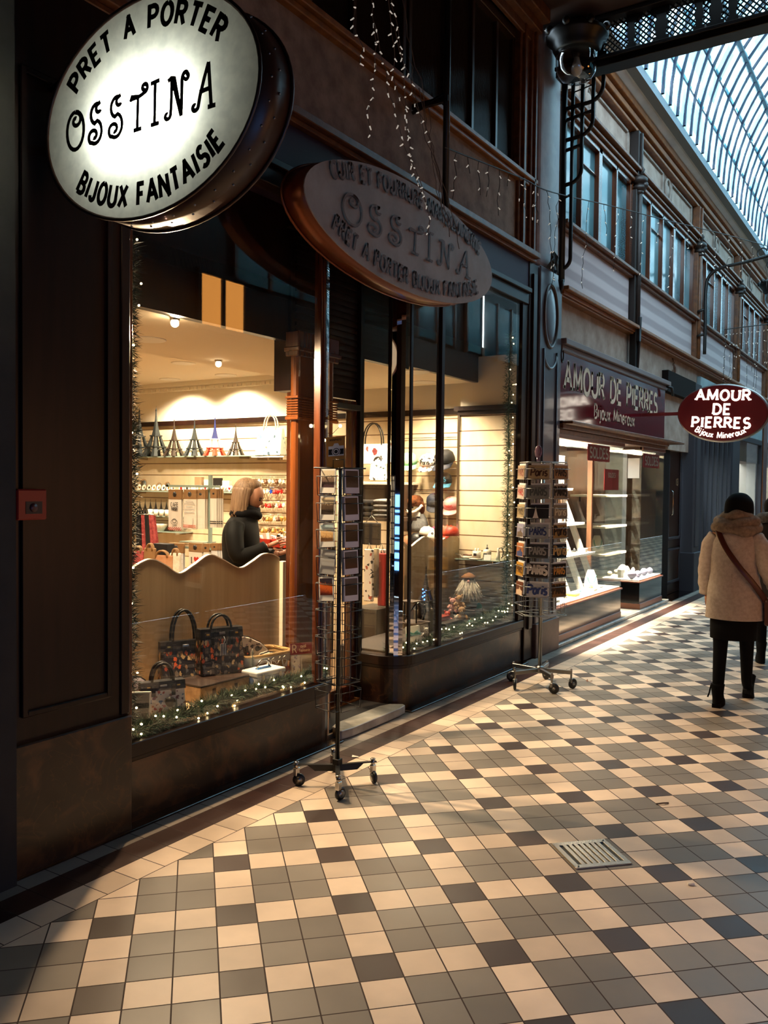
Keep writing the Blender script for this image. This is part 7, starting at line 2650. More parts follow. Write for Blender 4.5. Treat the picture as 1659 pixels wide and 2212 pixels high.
bust('necklace_bust', 'white necklace bust with turquoise beads low in the bright case', -.70, 9.95, .425, .22)
zs = [P(1330, v, x=-1.2).z for v in (1068, 1130, 1185)]
ya, yb2 = max(11.24, P(1290, 1130, x=-1.2).y), 12.25
for i, z in enumerate(zs):
    t = thing('white_shelf', 'white shelf inside the second jeweller case, %s from the top' % ROWL[i], 'shelf', (-1.3, 11.7, z - .03), group='white shelves in the second case')
    obj('board', MB().box(-1.45, -.95, 11.24, 12.2, z - .03, z), 'bright white', t, bev=.003)
    obj('bracket', MB().box(-1.49, -1.45, 11.6, 11.66, z - .1, z), 'chrome', t)
bust('necklace_bust', 'white necklace bust on the middle shelf of the second case', -1.15, 11.5, zs[2] + .001, .24)
for i in range(10):
    y = 11.3 + .095 * i
    r = rr.choice((.035, .05, .06, .045))
    x = -.60 - .18 * (i % 3)
    mt_ = ['bright white', 'clear glass', 'blue glaze', 'chrome'][i % 4]
    m = MB()
    if i % 3 == 1:
        m.lathe([(r * .7, 0), (r * .8, r * 1.8), (r * .3, r * 2.6), (.001, r * 2.7)], 6, T=M.Translation((x, y, .425)), sm=False)
    else:
        m.ball((x, y, .425 + r), r, 0, 16)
    obj('crystal', m, pm('crystal lilac', 'B8B4D8', .08, spec=1.) if 'crystal lilac' not in MATS else ['crystal lilac', 'bright white', 'glazed white'][i % 3], label='%s on the white floor of the second case, %s along' % (['polished stone ball', 'pointed crystal', 'polished stone ball'][i % 3], ROWL[i]), cat='crystal', group='crystals in the second case')
for i in range(9):
    y = 8.5 + .2 * i
    m = MB()
    m.ball((-.62 - .06 * (i % 2), y, .44), .028, 0, 8, (1.2, 1.2, .55)) if i % 3 else m.box(-.68, -.55, y - .06, y + .06, .4245, .45)
    obj('jewel', m, ['card grey', 'turquoise', 'glazed white', 'orn gold'][i % 4], label='small jewel or tray on the white case floor, %s from the blue grey pier' % ROWL[i], cat='jewellery', group='jewels on the case floor')


def sale(name, label, u0, u1, v0, v1, x, lines, base, ink, panel=None):
    A, B = P(u0, v0, x=x), P(u1, v1, x=x)
    y0, y1 = A.y, B.y
    z1, z0 = A.z, A.z - (A.z - B.z) * 1.12
    t = thing(name, label, 'notice', (x, (y0 + y1) / 2, z0))
    obj('sheet', MB().box(x - .004, x, y0, y1, z0, z1), base, t)
    if panel:
        obj('white_panel', MB().box(x, x + .001, y0 + .01, y1 - .01, z0 + (z1 - z0) * panel[0], z0 + (z1 - z0) * panel[1]), 'bright white', t)
    for (w_, k, hh, ik) in lines:
        m = MB()
        H = (z1 - z0)
        sxx = min(1.2, (y1 - y0) * .9 / (text_width(w_, .2) * hh * H))
        text(m, w_, lambda a, b: V((x + .0025, (y0 + y1) / 2 + a, z0 + k * H + b)), hh * H, sxx, .2, .2, serif=.1)
        obj('lettering', m, ik, t)


pm('soldes red', 'B81820', .4)
sale('sale_notice', 'red SOLDES notice high in the bright jeweller case', 1270, 1317, 958, 995, -.482, [('SOLDES', .2, .6, 'bright white')], 'soldes red', None)
sale('sale_notice', 'red SOLDES notice in the second jeweller case', 1390, 1424, 979, 1009, -.482, [('SOLDES', .2, .6, 'bright white')], 'soldes red', None)
sale('sale_notice', 'small red and white notice reading SOLDES -20% in the bright case', 1306, 1336, 1013, 1054, -.60, [('SOLDES', .62, .2, 'bright white'), ('-20%', .26, .2, 'soldes red')], 'soldes red', (.12, .52))
A, B = P(1357, 990, y=11.19), P(1381, 1033, y=11.19)
obj('white_notice', MB().box(A.x, B.x, 11.185, 11.19, B.z, A.z), 'bright white', label='blank bright white sheet on the side of the second jeweller case', cat='notice')

# ------------------------------------------------------------------ house door 13 and the shopfronts farther along
obj('wall_left', MB().box(-1.0, -.58, 12.32, 13.05, 0, 3.1), 'dark slate', label='dark reveal beside house door thirteen', cat='wall', kind='structure')
d13 = thing('door_2', 'dark brown house door numbered 13 beyond the jeweller', 'door', (-.62, 13.6, 0), kind='structure')
obj('leaf', MB().box(-.68, -.62, 13.05, 13.95, .02, 3.0), 'dark wood', d13)
m = MB()
for (z0, z1) in ((.18, .72), (.85, 2.45)):
    m.box(-.62, -.60, 13.12, 13.16, z0, z1).box(-.62, -.60, 13.84, 13.88, z0, z1).box(-.62, -.60, 13.12, 13.88, z0, z0 + .04).box(-.62, -.60, 13.12, 13.88, z1 - .04, z1)
obj('moulding', m, 'slate paint', d13, bev=.005)
obj('lower_panel', MB().box(-.619, -.612, 13.16, 13.84, .22, .68), 'brown marble', d13)
m = MB()
text(m, '13', lambda a, b: V((-.606, 13.62 + a, 1.68 + b)), .10, 1.1, .16, .25)
obj('house_number', m, pm('number tan', 'A98A68', .5), d13)
obj('pull_handle', MB().tube([(-.60, 13.24, 1.22), (-.57, 13.24, 1.24), (-.57, 13.24, 1.58), (-.60, 13.24, 1.60)], .012, 8), 'chrome', d13)
obj('trim_81', MB().box(-1.0, -.44, 13.98, 14.42, 0, 3.3).box(-1.0, -.40, 13.95, 14.45, 0, .62).box(F, -.42, 14.1, 14.3, .7, 3.2), 'slate paint', label='slate grey pilaster beside house door thirteen', cat='pilaster', kind='structure', bev=.01)
obj('trim_82', MB().box(-.6, -.44, 12.32, 14.0, 3.0, 3.3), 'dark slate', label='dark lintel over house door thirteen', cat='lintel', kind='structure')
em('shop tube', 'EAF4FF', 14.)
pm('violet drape', '6A3A7A', .8)
for k, (y0, y1, nm, fr, lb) in enumerate(((14.45, 17.0, 'window_62', 'slate paint', 'slate framed shop window of narrow panes past door thirteen'), (17.8, 20.45, 'window_63', 'slate paint', 'brightly lit shop window farther along the passage'), (21.1, 26.0, 'window_64', 'brown wood', 'pale lit shop window near the far end of the passage'))):
    w = thing(nm, lb, 'shop window', (F, (y0 + y1) / 2, 0), kind='structure')
    z0 = .45
    obj('stall_riser', MB().box(F - .1, F, y0, y1, 0, z0), fr, w)
    obj('glass', MB().box(F - .03, F - .022, y0, y1, z0, 2.6), 'shop glass', w)
    m = MB()
    ys = [14.45, 14.72, 15.05, 15.42, 15.82, 16.25, 16.65, 17.0] if k == 0 else [y0, y1]
    for y in ys:
        m.box(F - .05, F + .02, y - .035, y + .035, z0, 2.65)
    m.box(F - .05, F + .03, y0, y1, z0 - .04, z0 + .05).box(F - .05, F + .02, y0, y1, 2.6, 2.7)
    obj('frame', m, fr, w, bev=.004)
    obj('back_wall', MB().box(-3.0, -2.95, y0, y1 + .3, 0, 3), ['card grey', 'bright white', 'ceiling paint'][k], w)
    obj('inner_floor', MB().box(-2.95, F - .1, y0, y1, .0, .02), 'shop floor', w)
    obj('inner_ceiling', MB().box(-2.95, F - .1, y0, y1, 2.75, 2.8), 'white wall', w)
    obj('side_wall', MB().box(-2.95, F - .1, y1, y1 + .05, 0, 2.8), ['card grey', 'bright white', 'ceiling paint'][k], w)
    for q in range(1 if k == 0 else 3):
        obj('tube_lamp', MB().box(-1.3 - .5 * q, -1.24 - .5 * q, y0 + .4, y1 - .4, 2.68, 2.72), 'shop tube', w)
for i in range(6):
    y = 14.7 + i * .42
    m = MB().grid(lambda a, b: V((-.75 + .03 * math.sin(a * 14 + i), y + a * .36, 2.6 - b * (.35 + .18 * (i % 2)))), 8, 3)
    m.grid(lambda a, b: V((-.77 + .03 * math.sin(a * 14 + i), y + a * .36, 2.6 - b * (.35 + .18 * (i % 2)))), 8, 3)
    obj('drape', m, 'violet drape', label='short violet drape behind the slate frame, %s from door thirteen' % ROWL[i], cat='drape', group='violet drapes')
colr = ['orn red', 'card white', 'blue glaze', 'tower dark', 'glazed white', 'orn gold', 'teddy tan', 'violet drape', 'mint']
for k, (y0, y1, n_) in enumerate(((14.6, 16.9, 7), (17.9, 20.3, 9))):
    for i in range(n_):
        y = y0 + (y1 - y0) * (i + .5) / n_
        h = rr.uniform(.25, .9)
        m = MB().box(-1.1 - .2 * (i % 2), -.8 - .2 * (i % 2), y - .1, y + .1, .55, .55 + h)
        obj('display_stock', m, colr[(i * 2 + k * 3) % 9] if k else ['tower dark', 'tower bronze', 'card grey'][i % 3], label='blurred piece of stock in the %s, %s along' % (['slate framed window', 'brightly lit farther window'][k], ROWL[i]), cat='stock', group='stock in the %s' % ['slate framed window', 'bright far window'][k], bev=.03)
    obj('display_table', MB().box(-1.5, -.7, y0, y1, .45, .549), 'tower bronze', label='display table inside the %s' % ['slate framed shop window', 'brightly lit farther shop window'][k], cat='table')
obj('trim_83', MB().box(-.6, F + .04, 17.05, 17.75, 0, 3.3), 'slate paint', label='slate post between the narrow paned window and the bright one', cat='post', kind='structure', bev=.01)
obj('trim_84', MB().box(-.6, F + .04, 20.5, 21.05, 0, 3.3), 'brown wood', label='brown post past the brightly lit far window', cat='post', kind='structure', bev=.01)
obj('trim_85', MB().box(-.6, F + .01, 14.45, 27, 2.7, 3.45), pm('pale cyan board', '8FA9AE', .5, col2='7A959C', scale=3), label='pale blue fascia boards over the far shop windows', cat='fascia', kind='structure', bev=.01)
obj('wall_left', MB().box(-.7, F - .02, 26, YEND, 0, 3.4), 'grey paint', label='pale far shopfronts at the end of the passage', cat='wall', kind='structure')

# ------------------------------------------------------------------ icicle light strings
def strand(mb, p, dirs, n, step, rg):
    pts = [V(p)]
    for i in range(n):
        pts.append(pts[-1] + V(dirs) * step + V((rg.gauss(0, .010), rg.gauss(0, .014), rg.gauss(0, .006))))
    mb.tube(smooth_path(pts, 2), .0028, 4)
    return pts


def bulbs(t, places, rg, lit=.06):
    base = None
    for k, p in enumerate(places):
        if base is None:
            base = obj('bulb', MB().tube([(0, 0, 0), (0, 0, -.024)], [.005, .003], 6), 'icicle bulb', t, local=True)
            b = base
        else:
            b = base.copy()
            COL.objects.link(b)
            b.parent = t
        b.location = p - t.location
        b.rotation_euler = (rg.uniform(-1.2, 1.2), rg.uniform(-1.2, 1.2), 0)


pm('icicle bulb', 'EDE8DE', .3, emit='FFF4E4', estr=.35)  # weak emission added to make the bulbs paler
rg = random.Random(21)
t = thing('icicle_lights', 'tangled bunch of faintly glowing icicle lights hanging over the wide oval sign', 'string lights', P(800, 10, x=-.05))
mb = MB()
pl = []
for (u, v, n) in ((770, -30, 8), (792, -30, 16), (806, 40, 14), (830, -30, 24), (845, -40, 22), (852, 60, 20), (880, 120, 18), (905, 190, 16), (925, 230, 12), (862, -30, 26)):
    p = P(u, v, x=-.05 + rg.uniform(-.05, .05))
    pts = strand(mb, p, (0, .55 if u > 800 else .1, -1), n, .052, rg)
    pl += [q for q in pts[1:]]
obj('cable', mb, pm('pale cable', '5E5048', .6), t)
bulbs(t, pl[:95], rg)
ca = smooth_path([P(960, 318, x=-.18), P(1045, 352, x=-.22), P(1130, 386, x=-.25), P(1192, 415, x=-.28), P(1320, 445, y=9.2), P(1440, 476, y=10.6), P(1560, 505, y=12.2), P(1662, 533, y=13.6), P(1760, 560, y=15)], 8)
t = thing('icicle_lights', 'long icicle light string crossing from the lattice beam toward the far lamp', 'string lights', ca[0])
mb = MB().tube(ca, .006, 5)
pl = []
for i in range(3, len(ca) - 1, 2):
    n = rg.choice((5, 8, 11, 14)) if i > 22 else rg.choice((2, 4, 6))
    pts = strand(mb, ca[i], (0, 0, -1), n, .06, rg)
    pl += pts[1::2]
obj('cable', mb, pm('dark cable', '1C1512', .6), t)
bulbs(t, pl[:99], rg)
cb_ = smooth_path([P(1565, 712, y=14.6), P(1610, 706, y=14.8), P(1662, 700, y=15), P(1740, 690, y=15.3)], 6)
t = thing('icicle_lights', 'farther icicle light string hanging below the lamp arm', 'string lights', cb_[0])
mb = MB().tube(cb_, .008, 5)
pl = []
for i in range(0, len(cb_)):
    pts = strand(mb, cb_[i], (0, 0, -1), rg.choice((5, 8, 12)), .09, rg)
    pl += pts[1::2]
obj('cable', mb, 'dark cable', t)
bulbs(t, pl[:90], rg)

# ------------------------------------------------------------------ people
pm('skin', 'B98468', .5)
pm('tights', '070506', .8, spec=.15)
pm('coat wool', 'BFAE9E', .95, col2='AE9C8C', scale=40, bump=.3)
pm('scarf wool', '8F7A64', .95, col2='6E5C4B', scale=30, bump=1., bscale=60)
pm('black wool', '060405', .9, spec=.2)
pm('brown leather', '4A1E10', .4)
pm('dark jacket', '080605', .7, spec=.2)
pm('hair brown', '6A4E38', .6, col2='8E7052', scale=14, stretch=(6, 6, .6))
pm('hair dark', '1A1110', .9, spec=.2)
pm('fur grey', '6E6258', .95, col2='4A413A', scale=40, bump=1.)


def skin_mesh(vs, es, rs):
    me = bpy.data.meshes.new('body')
    me.from_pydata([V(v) for v in vs], es, [])
    o = bpy.data.objects.new('tmp_body', me)
    COL.objects.link(o)
    md = o.modifiers.new('s', 'SKIN')
    md.use_smooth_shade = True
    for i, r in enumerate(rs):
        me.skin_vertices[0].data[i].radius = r if isinstance(r, tuple) else (r, r)
        me.skin_vertices[0].data[i].use_root = i == 0
    o.modifiers.new('u', 'SUBSURF').levels = 2
    bpy.context.view_layer.update()
    ev = o.evaluated_get(bpy.context.evaluated_depsgraph_get())
    m2 = bpy.data.meshes.new_from_object(ev)
    out = MB()
    out.add([v.co for v in m2.vertices], [tuple(p.vertices) for p in m2.polygons], 0, True)
    bpy.data.objects.remove(o)
    return out


def head_mesh(mb, c, s, yaw, pitch, m=0):
    """head about 2*s*1.3 tall, looking along +Y turned by yaw, nodding by pitch"""
    T = M.Translation(V(c)) @ M.Rotation(yaw, 4, 'Z') @ M.Rotation(pitch, 4, 'X')

    def fn(a, b):
        th, ph = 2 * PI * a, PI * b
        x, y, z = math.sin(ph) * math.sin(th), math.sin(ph) * math.cos(th), -math.cos(ph)
        p = V((x * s * .78, y * s * .92, z * s * 1.18))
        if z < 0:
            p.x *= 1 - .28 * (-z)
            p.y = p.y * (1 - .12 * (-z)) + (.12 * s * -z if y > 0 else .0)
        f = max(0, y) ** 8
        p.y += s * .26 * f * math.exp(-((z + .22) / .14) ** 2) * math.exp(-(x / .13) ** 2)          # nose
        p.y -= s * .10 * math.exp(-((z - .02) / .12) ** 2) * math.exp(-((abs(x) - .34) / .16) ** 2) * (y > 0)   # sockets
        p.y += s * .06 * math.exp(-((z + .52) / .07) ** 2) * math.exp(-(x / .22) ** 2) * (y > 0)    # lips
        p.y += s * .05 * math.exp(-((z + .82) / .1) ** 2) * math.exp(-(x / .22) ** 2) * (y > 0)     # chin
        return T @ p
    mb.grid(fn, 36, 26, m)
    for sx in (-1, 1):
        mb.ball((sx * s * .78, -.02 * s, -.12 * s), s * .2, m, 10, (.35, .7, 1.1), T=T)
    return T


def face_parts(t, T, s):
    for sx in (-1, 1):
        obj('eye', MB().ball((sx * s * .30, s * .80, s * .0), s * .085, 0, 8, T=T), 'black plastic', t)
        obj('eyebrow', MB().tube([T @ V((sx * s * .16, s * .90, s * .17)), T @ V((sx * s * .32, s * .86, s * .22)), T @ V((sx * s * .46, s * .74, s * .16))], s * .03, 5), 'hair dark', t)
    obj('mouth', MB().tube([T @ V((-s * .2, s * .80, -s * .61)), T @ V((0, s * .93, -s * .60)), T @ V((s * .2, s * .80, -s * .61))], s * .035, 6), pm('lips', '8A4038', .5) if 'lips' not in MATS else 'lips', t)


def hand(mb, wrist, dirv, palm_n, L_=.165, curl=.5, m=0):
    d = V(dirv).normalized()
    n = V(palm_n).normalized()
    sdir = d.cross(n).normalized()
    w = V(wrist)
    mb.tube([w, w + d * L_ * .2, w + d * L_ * .48], [(L_ * .14, L_ * .10), (L_ * .22, L_ * .10), (L_ * .24, L_ * .09)], 8, m)
    for i, (off, ln) in enumerate(((-.18, .40), (-.06, .46), (.06, .43), (.17, .34))):
        p = w + d * L_ * .46 + sdir * (off * L_)
        pts = [p]
        a = curl * .35
        for k in range(3):
            pts.append(pts[-1] + (d * math.cos(a) + n * math.sin(a)) * (L_ * ln / 3))
            a += curl * .6
        mb.tube(pts, [L_ * .052, L_ * .05, L_ * .045, L_ * .035], 6, m)
    p = w + d * L_ * .14 - sdir * (L_ * .18)
    mb.tube([p, p + (d * .6 - sdir * .7 + n * .2) * L_ * .2, p + (d * 1.2 - sdir * .8 + n * .5) * L_ * .28], [L_ * .06, L_ * .055, L_ * .042], 6, m)


def loft(mb, rings, n=28, m=0, wob=0., cap=True, seed=1):
    """rings: (x, y, z, rx, ry)"""
    if len(rings) > 4:
        xy = smooth_path([(r[0], r[1], r[2]) for r in rings], 5)
        rr_ = smooth_path([(r[3], r[4], 0) for r in rings], 5)
        rings = [(p.x, p.y, p.z, s.x, s.y) for p, s in zip(xy, rr_)]
    q = random.Random(seed)
    ph = [q.uniform(0, 6) for _ in range(4)]
    vs, fs = [], []
    for i, (x, y, z, rx, ry) in enumerate(rings):
        for k in range(n):
            a = 2 * PI * k / n
            f = 1 + wob * (math.sin(3 * a + ph[0] + z * 9) + .7 * math.sin(5 * a + ph[1] - z * 14) + .9 * math.sin(z * 75 + 2.2 * math.sin(2 * a + ph[2])) * math.exp(-((z - 1.0) / .09) ** 2))
            vs.append((x + rx * f * math.cos(a), y + ry * f * math.sin(a), z))
    for i in range(len(rings) - 1):
        for k in range(n):
            w = (k + 1) % n
            fs.append((i * n + k, i * n + w, i * n + n + w, i * n + n + k))
    if cap:
        fs += [tuple(range(n))[::-1], tuple(range(len(vs) - n, len(vs)))]
    mb.add(vs, fs, m, True)


def place(t, mb, nm, mat, **kw):
    return obj(nm, mb, mat, t, local=True, **kw)


# woman walking away in the beige coat
wt = thing('person', 'person walking away in a beige coat with a black hat and brown bag strap', 'person', (1.475, 6.86, 0), math.radians(2))
vs = [(0, 0, .84), (0, 0, 1.0), (0, .0, 1.18), (0, .02, 1.33), (0, .04, 1.40),
      (-.09, .0, .80), (-.085, -.03, .46), (-.08, -.14, .10), (-.08, -.02, .035),
      (.09, .02, .80), (.085, .08, .47), (.075, .20, .13), (.08, .32, .05),
      (-.15, 0, 1.26), (-.205, .0, 1.03), (-.21, .07, .82), (.15, 0, 1.26), (.215, -.04, 1.05), (.26, .10, .90)]
es = [(0, 1), (1, 2), (2, 3), (3, 4), (0, 5), (5, 6), (6, 7), (7, 8), (0, 9), (9, 10), (10, 11), (11, 12), (2, 13), (13, 14), (14, 15), (2, 16), (16, 17), (17, 18)]
rs = [.13, .12, .13, .055, .05, .085, .058, .042, .035, .085, .058, .042, .035, .055, .042, .03, .055, .042, .03]
mb = skin_mesh(vs, es, rs)
mb.m = [1 if sum(mb.v[i].z for i in f) / len(f) < .78 else 0 for f in mb.f]
Th = head_mesh(mb, (.015, .05, 1.475), .092, -.15, 0)
hand(mb, (-.21, .07, .82), (0, .4, -1), (1, 0, 0))
hand(mb, (.26, .10, .90), (.1, .6, -.5), (-1, 0, 0), curl=.9)
place(wt, mb, 'body', ['skin', 'tights'])
fp = thing('tmp', None, None)
face_parts(wt, M.Translation(wt.location) @ Th, .092)
bpy.data.objects.remove(fp)
mb = MB()
loft(mb, [(0, 0, .655, .208, .165), (0, 0, .70, .206, .163), (0, 0, .85, .196, .155), (0, 0, 1.0, .172, .138), (0, 0, 1.12, .176, .135), (0, 0, 1.22, .178, .122), (0, 0, 1.28, .158, .105), (0, .01, 1.325, .12, .09), (0, .015, 1.36, .08, .075)], 32, 0, .014)
for pts, rd in (([(-.135, 0, 1.27), (-.178, -.005, 1.2), (-.205, .0, 1.05), (-.215, .03, .93), (-.212, .06, .83)], [.062, .064, .058, .054, .05]), ([(.135, 0, 1.27), (.18, -.02, 1.2), (.215, -.045, 1.07), (.245, .0, .98), (.265, .075, .91)], [.062, .064, .058, .056, .052])):
    mb.tube(smooth_path(pts, 4), [rd[min(4, int(i / 4 + .5))] * (1 + .05 * math.sin(i * 2.1)) for i in range(17)], 20)
mb.tube([(0, -.163, .67), (.0, -.150, .85), (0, -.137, 1.0)], .004, 5)
place(wt, mb, 'coat', 'coat wool')
mb = MB()
loft(mb, [(0, 0, .50, .168, .13), (0, 0, .60, .17, .135), (0, 0, .72, .17, .13)], 24)
place(wt, mb, 'skirt', 'black wool')
mb = MB()
for k, (z, r, rad) in enumerate(((1.335, .135, .045), (1.375, .115, .045), (1.42, .085, .04))):
    mb.tube([(r * math.cos(q * PI / 28) + .008 * math.sin(q * PI / 28 * 3 + k), .01 + r * .85 * math.sin(q * PI / 28), z + .016 * math.sin(q * PI / 28 * 2 + k * 2)) for q in range(56)], [rad * (1 + .1 * math.sin(q * PI / 28 * 5 + k)) for q in range(56)], 16, closed=True)
place(wt, mb, 'cowl_scarf', 'scarf wool')
mb = MB().lathe([(p.x, p.y) for p in smooth_path([(.098, -.10, 0), (.104, -.03, 0), (.104, .02, 0), (.094, .07, 0), (.06, .112, 0), (.03, .126, 0), (.001, .13, 0)], 5)], 40, T=M.Translation((.015, .035, 1.475)))
mb.lathe([(.09, -.16), (.1, -.1), (.098, -.06)], 20, T=M.Translation((.015, .01, 1.475)))
place(wt, mb, 'black_hat', 'black wool')
mb = MB()
sp_ = smooth_path([(-.125, .03, 1.35), (-.115, -.08, 1.325), (-.05, -.14, 1.20), (.05, -.155, 1.06), (.14, -.135, .95), (.2, -.09, .86), (.235, -.01, .78)], 6)
for a, b in zip(sp_[:-1], sp_[1:]):
    pass
mb.tube(sp_, [(.021, .005)] * len(sp_), 8)
place(wt, mb, 'bag_strap', 'brown leather')
mb = MB().box(.215, .285, -.06, .16, .62, .82)
place(wt, mb, 'shoulder_bag', 'brown leather', bev=.02, bseg=2)
for (x, y, z, a) in ((-.08, -.14, .0, 0), (.078, .235, .02, -.55)):
    T = M.Translation((x, y, z)) @ M.Rotation(a, 4, 'X')
    mb = MB()
    loft(mb, [(0, .06, .0, .042, .12), (0, .055, .03, .043, .118), (0, .03, .06, .04, .085), (0, .0, .10, .042, .055), (0, -.005, .17, .05, .055)], 20)
    mb.box(-.03, .03, -.06, -.01, -.0, .03)
    mb.v = [T @ p for p in mb.v]
    o = place(wt, mb, 'ankle_boot', 'black wool')
    if x < 0:
        place(o, MB().tube([(x - .045, y - .02, .16), (x - .055, y - .03, .10), (x - .065, y - .035, .07)], .006, 5), 'boot_tassel', 'black wool')

# person half hidden behind her
pt = thing('person', 'person in a dark coat with a grey fur hood, half hidden behind the beige coat', 'person', (1.50, 8.6, 0), math.radians(15))
vs = [(0, 0, .84), (0, 0, 1.0), (0, 0, 1.18), (0, .02, 1.32), (0, .04, 1.38), (-.09, 0, .80), (-.085, .08, .46), (-.08, .06, .09), (-.08, .18, .04), (.09, 0, .80), (.085, -.02, .46), (.075, -.14, .10), (.08, -.02, .04), (-.17, 0, 1.26), (-.225, .02, 1.03), (-.2, .12, .85), (.17, 0, 1.26), (.23, .02, 1.03), (.2, .12, .85)]
mb = skin_mesh(vs, es, rs)
mb.m = [1 if sum(mb.v[i].z for i in f) / len(f) < .78 else 0 for f in mb.f]
Th = head_mesh(mb, (0, .05, 1.44), .088, .5, 0)
hand(mb, (-.2, .12, .85), (0, .5, -1), (1, 0, 0))
hand(mb, (.2, .12, .85), (0, .5, -1), (-1, 0, 0))
place(pt, mb, 'body', ['skin', 'tights'])
face_parts(pt, M.Translation(pt.location) @ Th, .088)
mb = MB()
loft(mb, [(0, 0, .55, .22, .17), (0, 0, .8, .205, .16), (0, 0, 1.0, .19, .14), (0, 0, 1.2, .2, .13), (0, 0, 1.28, .165, .11), (0, .01, 1.34, .09, .085)], 28, 0, .014)
for sx in (-1, 1):
    mb.tube(smooth_path([(sx * .155, 0, 1.26), (sx * .215, 0, 1.16), (sx * .24, .02, 1.02), (sx * .22, .1, .87)], 4), .066, 12)
place(pt, mb, 'dark_coat', pm('taupe coat', '2A211E', .9))
mb = MB().tube([(.125 * math.cos(q * PI / 10), .0 + .12 * math.sin(q * PI / 10), 1.36 - .02 * math.sin(q * PI / 10)) for q in range(20)], .05, 10, closed=True)
place(pt, mb, 'fur_hood', 'fur grey')
mb = MB().ball((0, .02, 1.47), .1, 0, 18, (.95, 1.0, 1.05))
place(pt, mb, 'hair', 'hair dark')
mb = MB()
for (x, y) in ((-.08, .13), (.078, -.07)):
    b_ = MB()
    loft(b_, [(x, y, .0, .042, .12), (x, y, .03, .043, .118), (x, y - .05, .1, .04, .06), (x, y - .06, .2, .05, .055)], 16)
    place(pt, b_, 'boot', 'black wool')

# customer inside the gift shop
cu = thing('person', 'person with long fair brown hair in a dark jacket browsing inside the gift shop', 'person', (-1.74, 4.93, .03), math.radians(-64))
vs = [(0, 0, .86), (0, 0, 1.02), (0, 0, 1.2), (0, .03, 1.36), (0, .06, 1.42), (-.09, 0, .82), (-.09, .02, .46), (-.085, 0, .09), (-.09, .14, .04), (.09, 0, .82), (.09, .02, .46), (.085, -.01, .09), (.09, .13, .04), (-.17, 0, 1.29), (-.23, .04, 1.04), (-.12, .27, 1.06), (.17, 0, 1.29), (.235, .05, 1.06), (.14, .25, 1.14)]
mb = skin_mesh(vs, es, rs)
mb.m = [1 if sum(mb.v[i].z for i in f) / len(f) < .80 else 0 for f in mb.f]
Th = head_mesh(mb, (0, .085, 1.505), .090, -.05, -.38)
hand(mb, (-.12, .27, 1.06), (.15, 1, .35), (.9, 0, -.4), curl=.9)
hand(mb, (.14, .25, 1.14), (-.3, 1, .45), (-1, 0, -.3), curl=.9)
place(cu, mb, 'body', ['skin', 'tights'])
face_parts(cu, M.Translation(cu.location) @ Th, .090)
for c in [o for o in bpy.data.objects if o.parent == cu and o.name.split('.')[0] in ('eye', 'eyebrow', 'mouth')]:
    pass
mb = MB()
loft(mb, [(0, 0, .70, .195, .15), (0, 0, .85, .195, .15), (0, 0, 1.0, .185, .14), (0, 0, 1.15, .195, .14), (0, 0, 1.25, .2, .13), (0, .01, 1.32, .165, .11), (0, .03, 1.37, .10, .09), (0, .04, 1.41, .085, .085)], 28, 0, .016)
for pts in ([(-.155, 0, 1.29), (-.22, .01, 1.2), (-.245, .04, 1.05), (-.19, .16, 1.04), (-.135, .245, 1.055)], [(.155, 0, 1.29), (.22, .01, 1.2), (.25, .05, 1.07), (.2, .15, 1.09), (.15, .23, 1.13)]):
    mb.tube(smooth_path(pts, 4), [.074, .072, .07, .07, .068, .066, .064, .063, .062, .06, .058, .056, .054, .052, .05, .05, .05], 12)
place(cu, mb, 'jacket', 'dark jacket')
mb = MB()
for k, (z, r, rad) in enumerate(((1.37, .10, .035), (1.405, .09, .03))):
    mb.tube([(r * math.cos(q * PI / 10), .035 + r * .9 * math.sin(q * PI / 10), z + .012 * math.sin(q * .8 + k)) for q in range(20)], rad, 10, closed=True)
place(cu, mb, 'scarf', 'black wool')
mb = MB()
mb.ball((0, .035, 1.548), .105, 0, 28, (.92, .96, .98))
mb.ball((0, .075, 1.585), .075, 0, 20, (1.0, 1.05, .75))
q = random.Random(3)
for i in range(60):
    a = PI * (-.12 + 1.24 * i / 59) + PI
    x, y = .088 * math.cos(a), .045 + .092 * math.sin(a) * .95
    b_ = smooth_path([(x, y, 1.57), (x * 1.16, y - .012, 1.50), (x * 1.2, y - .02, 1.42), (x * 1.15 + q.gauss(0, .008), y - .03 + q.gauss(0, .006), 1.34 + q.uniform(-.02, .03))], 3)
    mb.tube(b_, [.015 + .004 * (i % 3)] * (len(b_) - 1) + [.005], 6)
place(cu, mb, 'hair', 'hair brown')
obj('zip_line', MB().tube([(-.15, .145, 1.0), (-.05, .15, .82)], .006, 5), 'steel', cu, local=True, label='pale metal zip on the jacket front')

# ------------------------------------------------------------------ light
w = bpy.data.worlds.new('dusk sky')
SC.world = w
w.use_nodes = True
bg = w.node_tree.nodes['Background']
bg.inputs[0].default_value = lin('C6DEEE')
bg.inputs[1].default_value = 13.


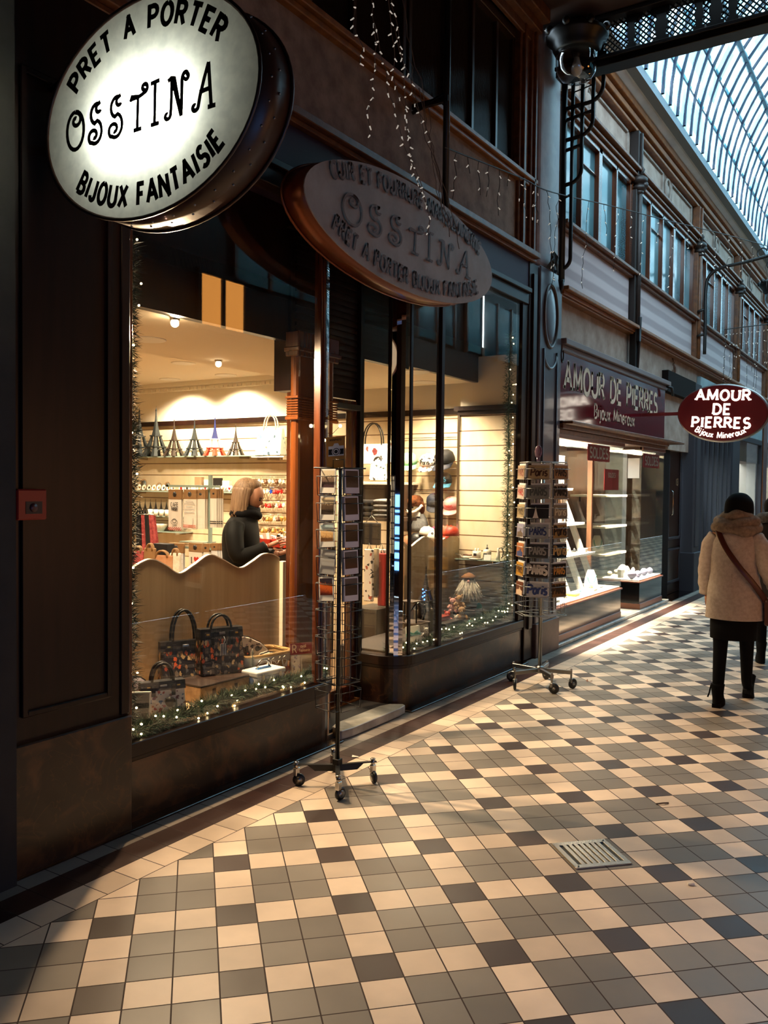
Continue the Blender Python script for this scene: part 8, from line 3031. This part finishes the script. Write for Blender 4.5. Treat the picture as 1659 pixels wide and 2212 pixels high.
def light(name, kind, loc, energy, col, **kw):
    l = bpy.data.lights.new(name, kind)
    l.energy = energy
    l.color = lin(col)[:3]
    for k, val in kw.items():
        if k != 'aim':
            setattr(l, k, val)
    o = bpy.data.objects.new(name, l)
    COL.objects.link(o)
    o.location = loc
    if 'aim' in kw:
        d = V(kw['aim']) - V(loc)
        o.rotation_euler = d.to_track_quat('-Z', 'Y').to_euler()
    return o


WARM = 'FFDDB6'
# the strong window spot, and the downlights with the added fill spots
light('window_spot', 'SPOT', (-1.00, 3.56, 2.48), 440, WARM, spot_size=2.8, spot_blend=.5, shadow_soft_size=.03, aim=(1.2, 2.9, 0))
for (x, y, z, e) in DOWN:
    light('downlight_and_fill', 'SPOT', (x, y, z - .03), e * 3.4, 'FFEACC', spot_size=2.5, spot_blend=.6, shadow_soft_size=.08, aim=(x, y, 0))
light('sign_tube', 'AREA', (CX - .02, 2.262, CZ - .02), 17, 'FFFCEC', shape='RECTANGLE', size=.36, size_y=.07, aim=(CX - .02, 2.0, CZ - .02))
light('jeweller_lamp', 'AREA', (-.95, 9.3, 2.10), 480, 'FFF0DC', spread=1.0, shape='RECTANGLE', size=.5, size_y=1.9, aim=(-.95, 9.3, 0))
light('jeweller_lamp', 'AREA', (-.85, 11.7, 2.10), 200, 'FFF0DC', spread=1.0, shape='RECTANGLE', size=.4, size_y=.8, aim=(-.85, 11.7, 0))
SC.cycles.max_bounces = 8
SC.cycles.diffuse_bounces = 3
SC.cycles.glossy_bounces = 4
SC.cycles.transparent_max_bounces = 16
SC.cycles.sample_clamp_indirect = 6
SC.cycles.caustics_reflective = False
SC.cycles.caustics_refractive = False
light('far_shop_lamp', 'AREA', (-1.6, 19.1, 2.7), 160, 'F2F6FF', shape='RECTANGLE', size=1.5, size_y=2.0, aim=(-1.6, 19.1, 0))
light('far_shop_lamp', 'AREA', (-1.6, 23.5, 2.7), 160, 'F2F6FF', shape='RECTANGLE', size=1.5, size_y=4.0, aim=(-1.6, 23.5, 0))
light('dim_shop_lamp', 'AREA', (-1.6, 15.7, 2.7), 30, 'DCEBFF', shape='RECTANGLE', size=1.5, size_y=2.0, aim=(-1.6, 15.7, 0))
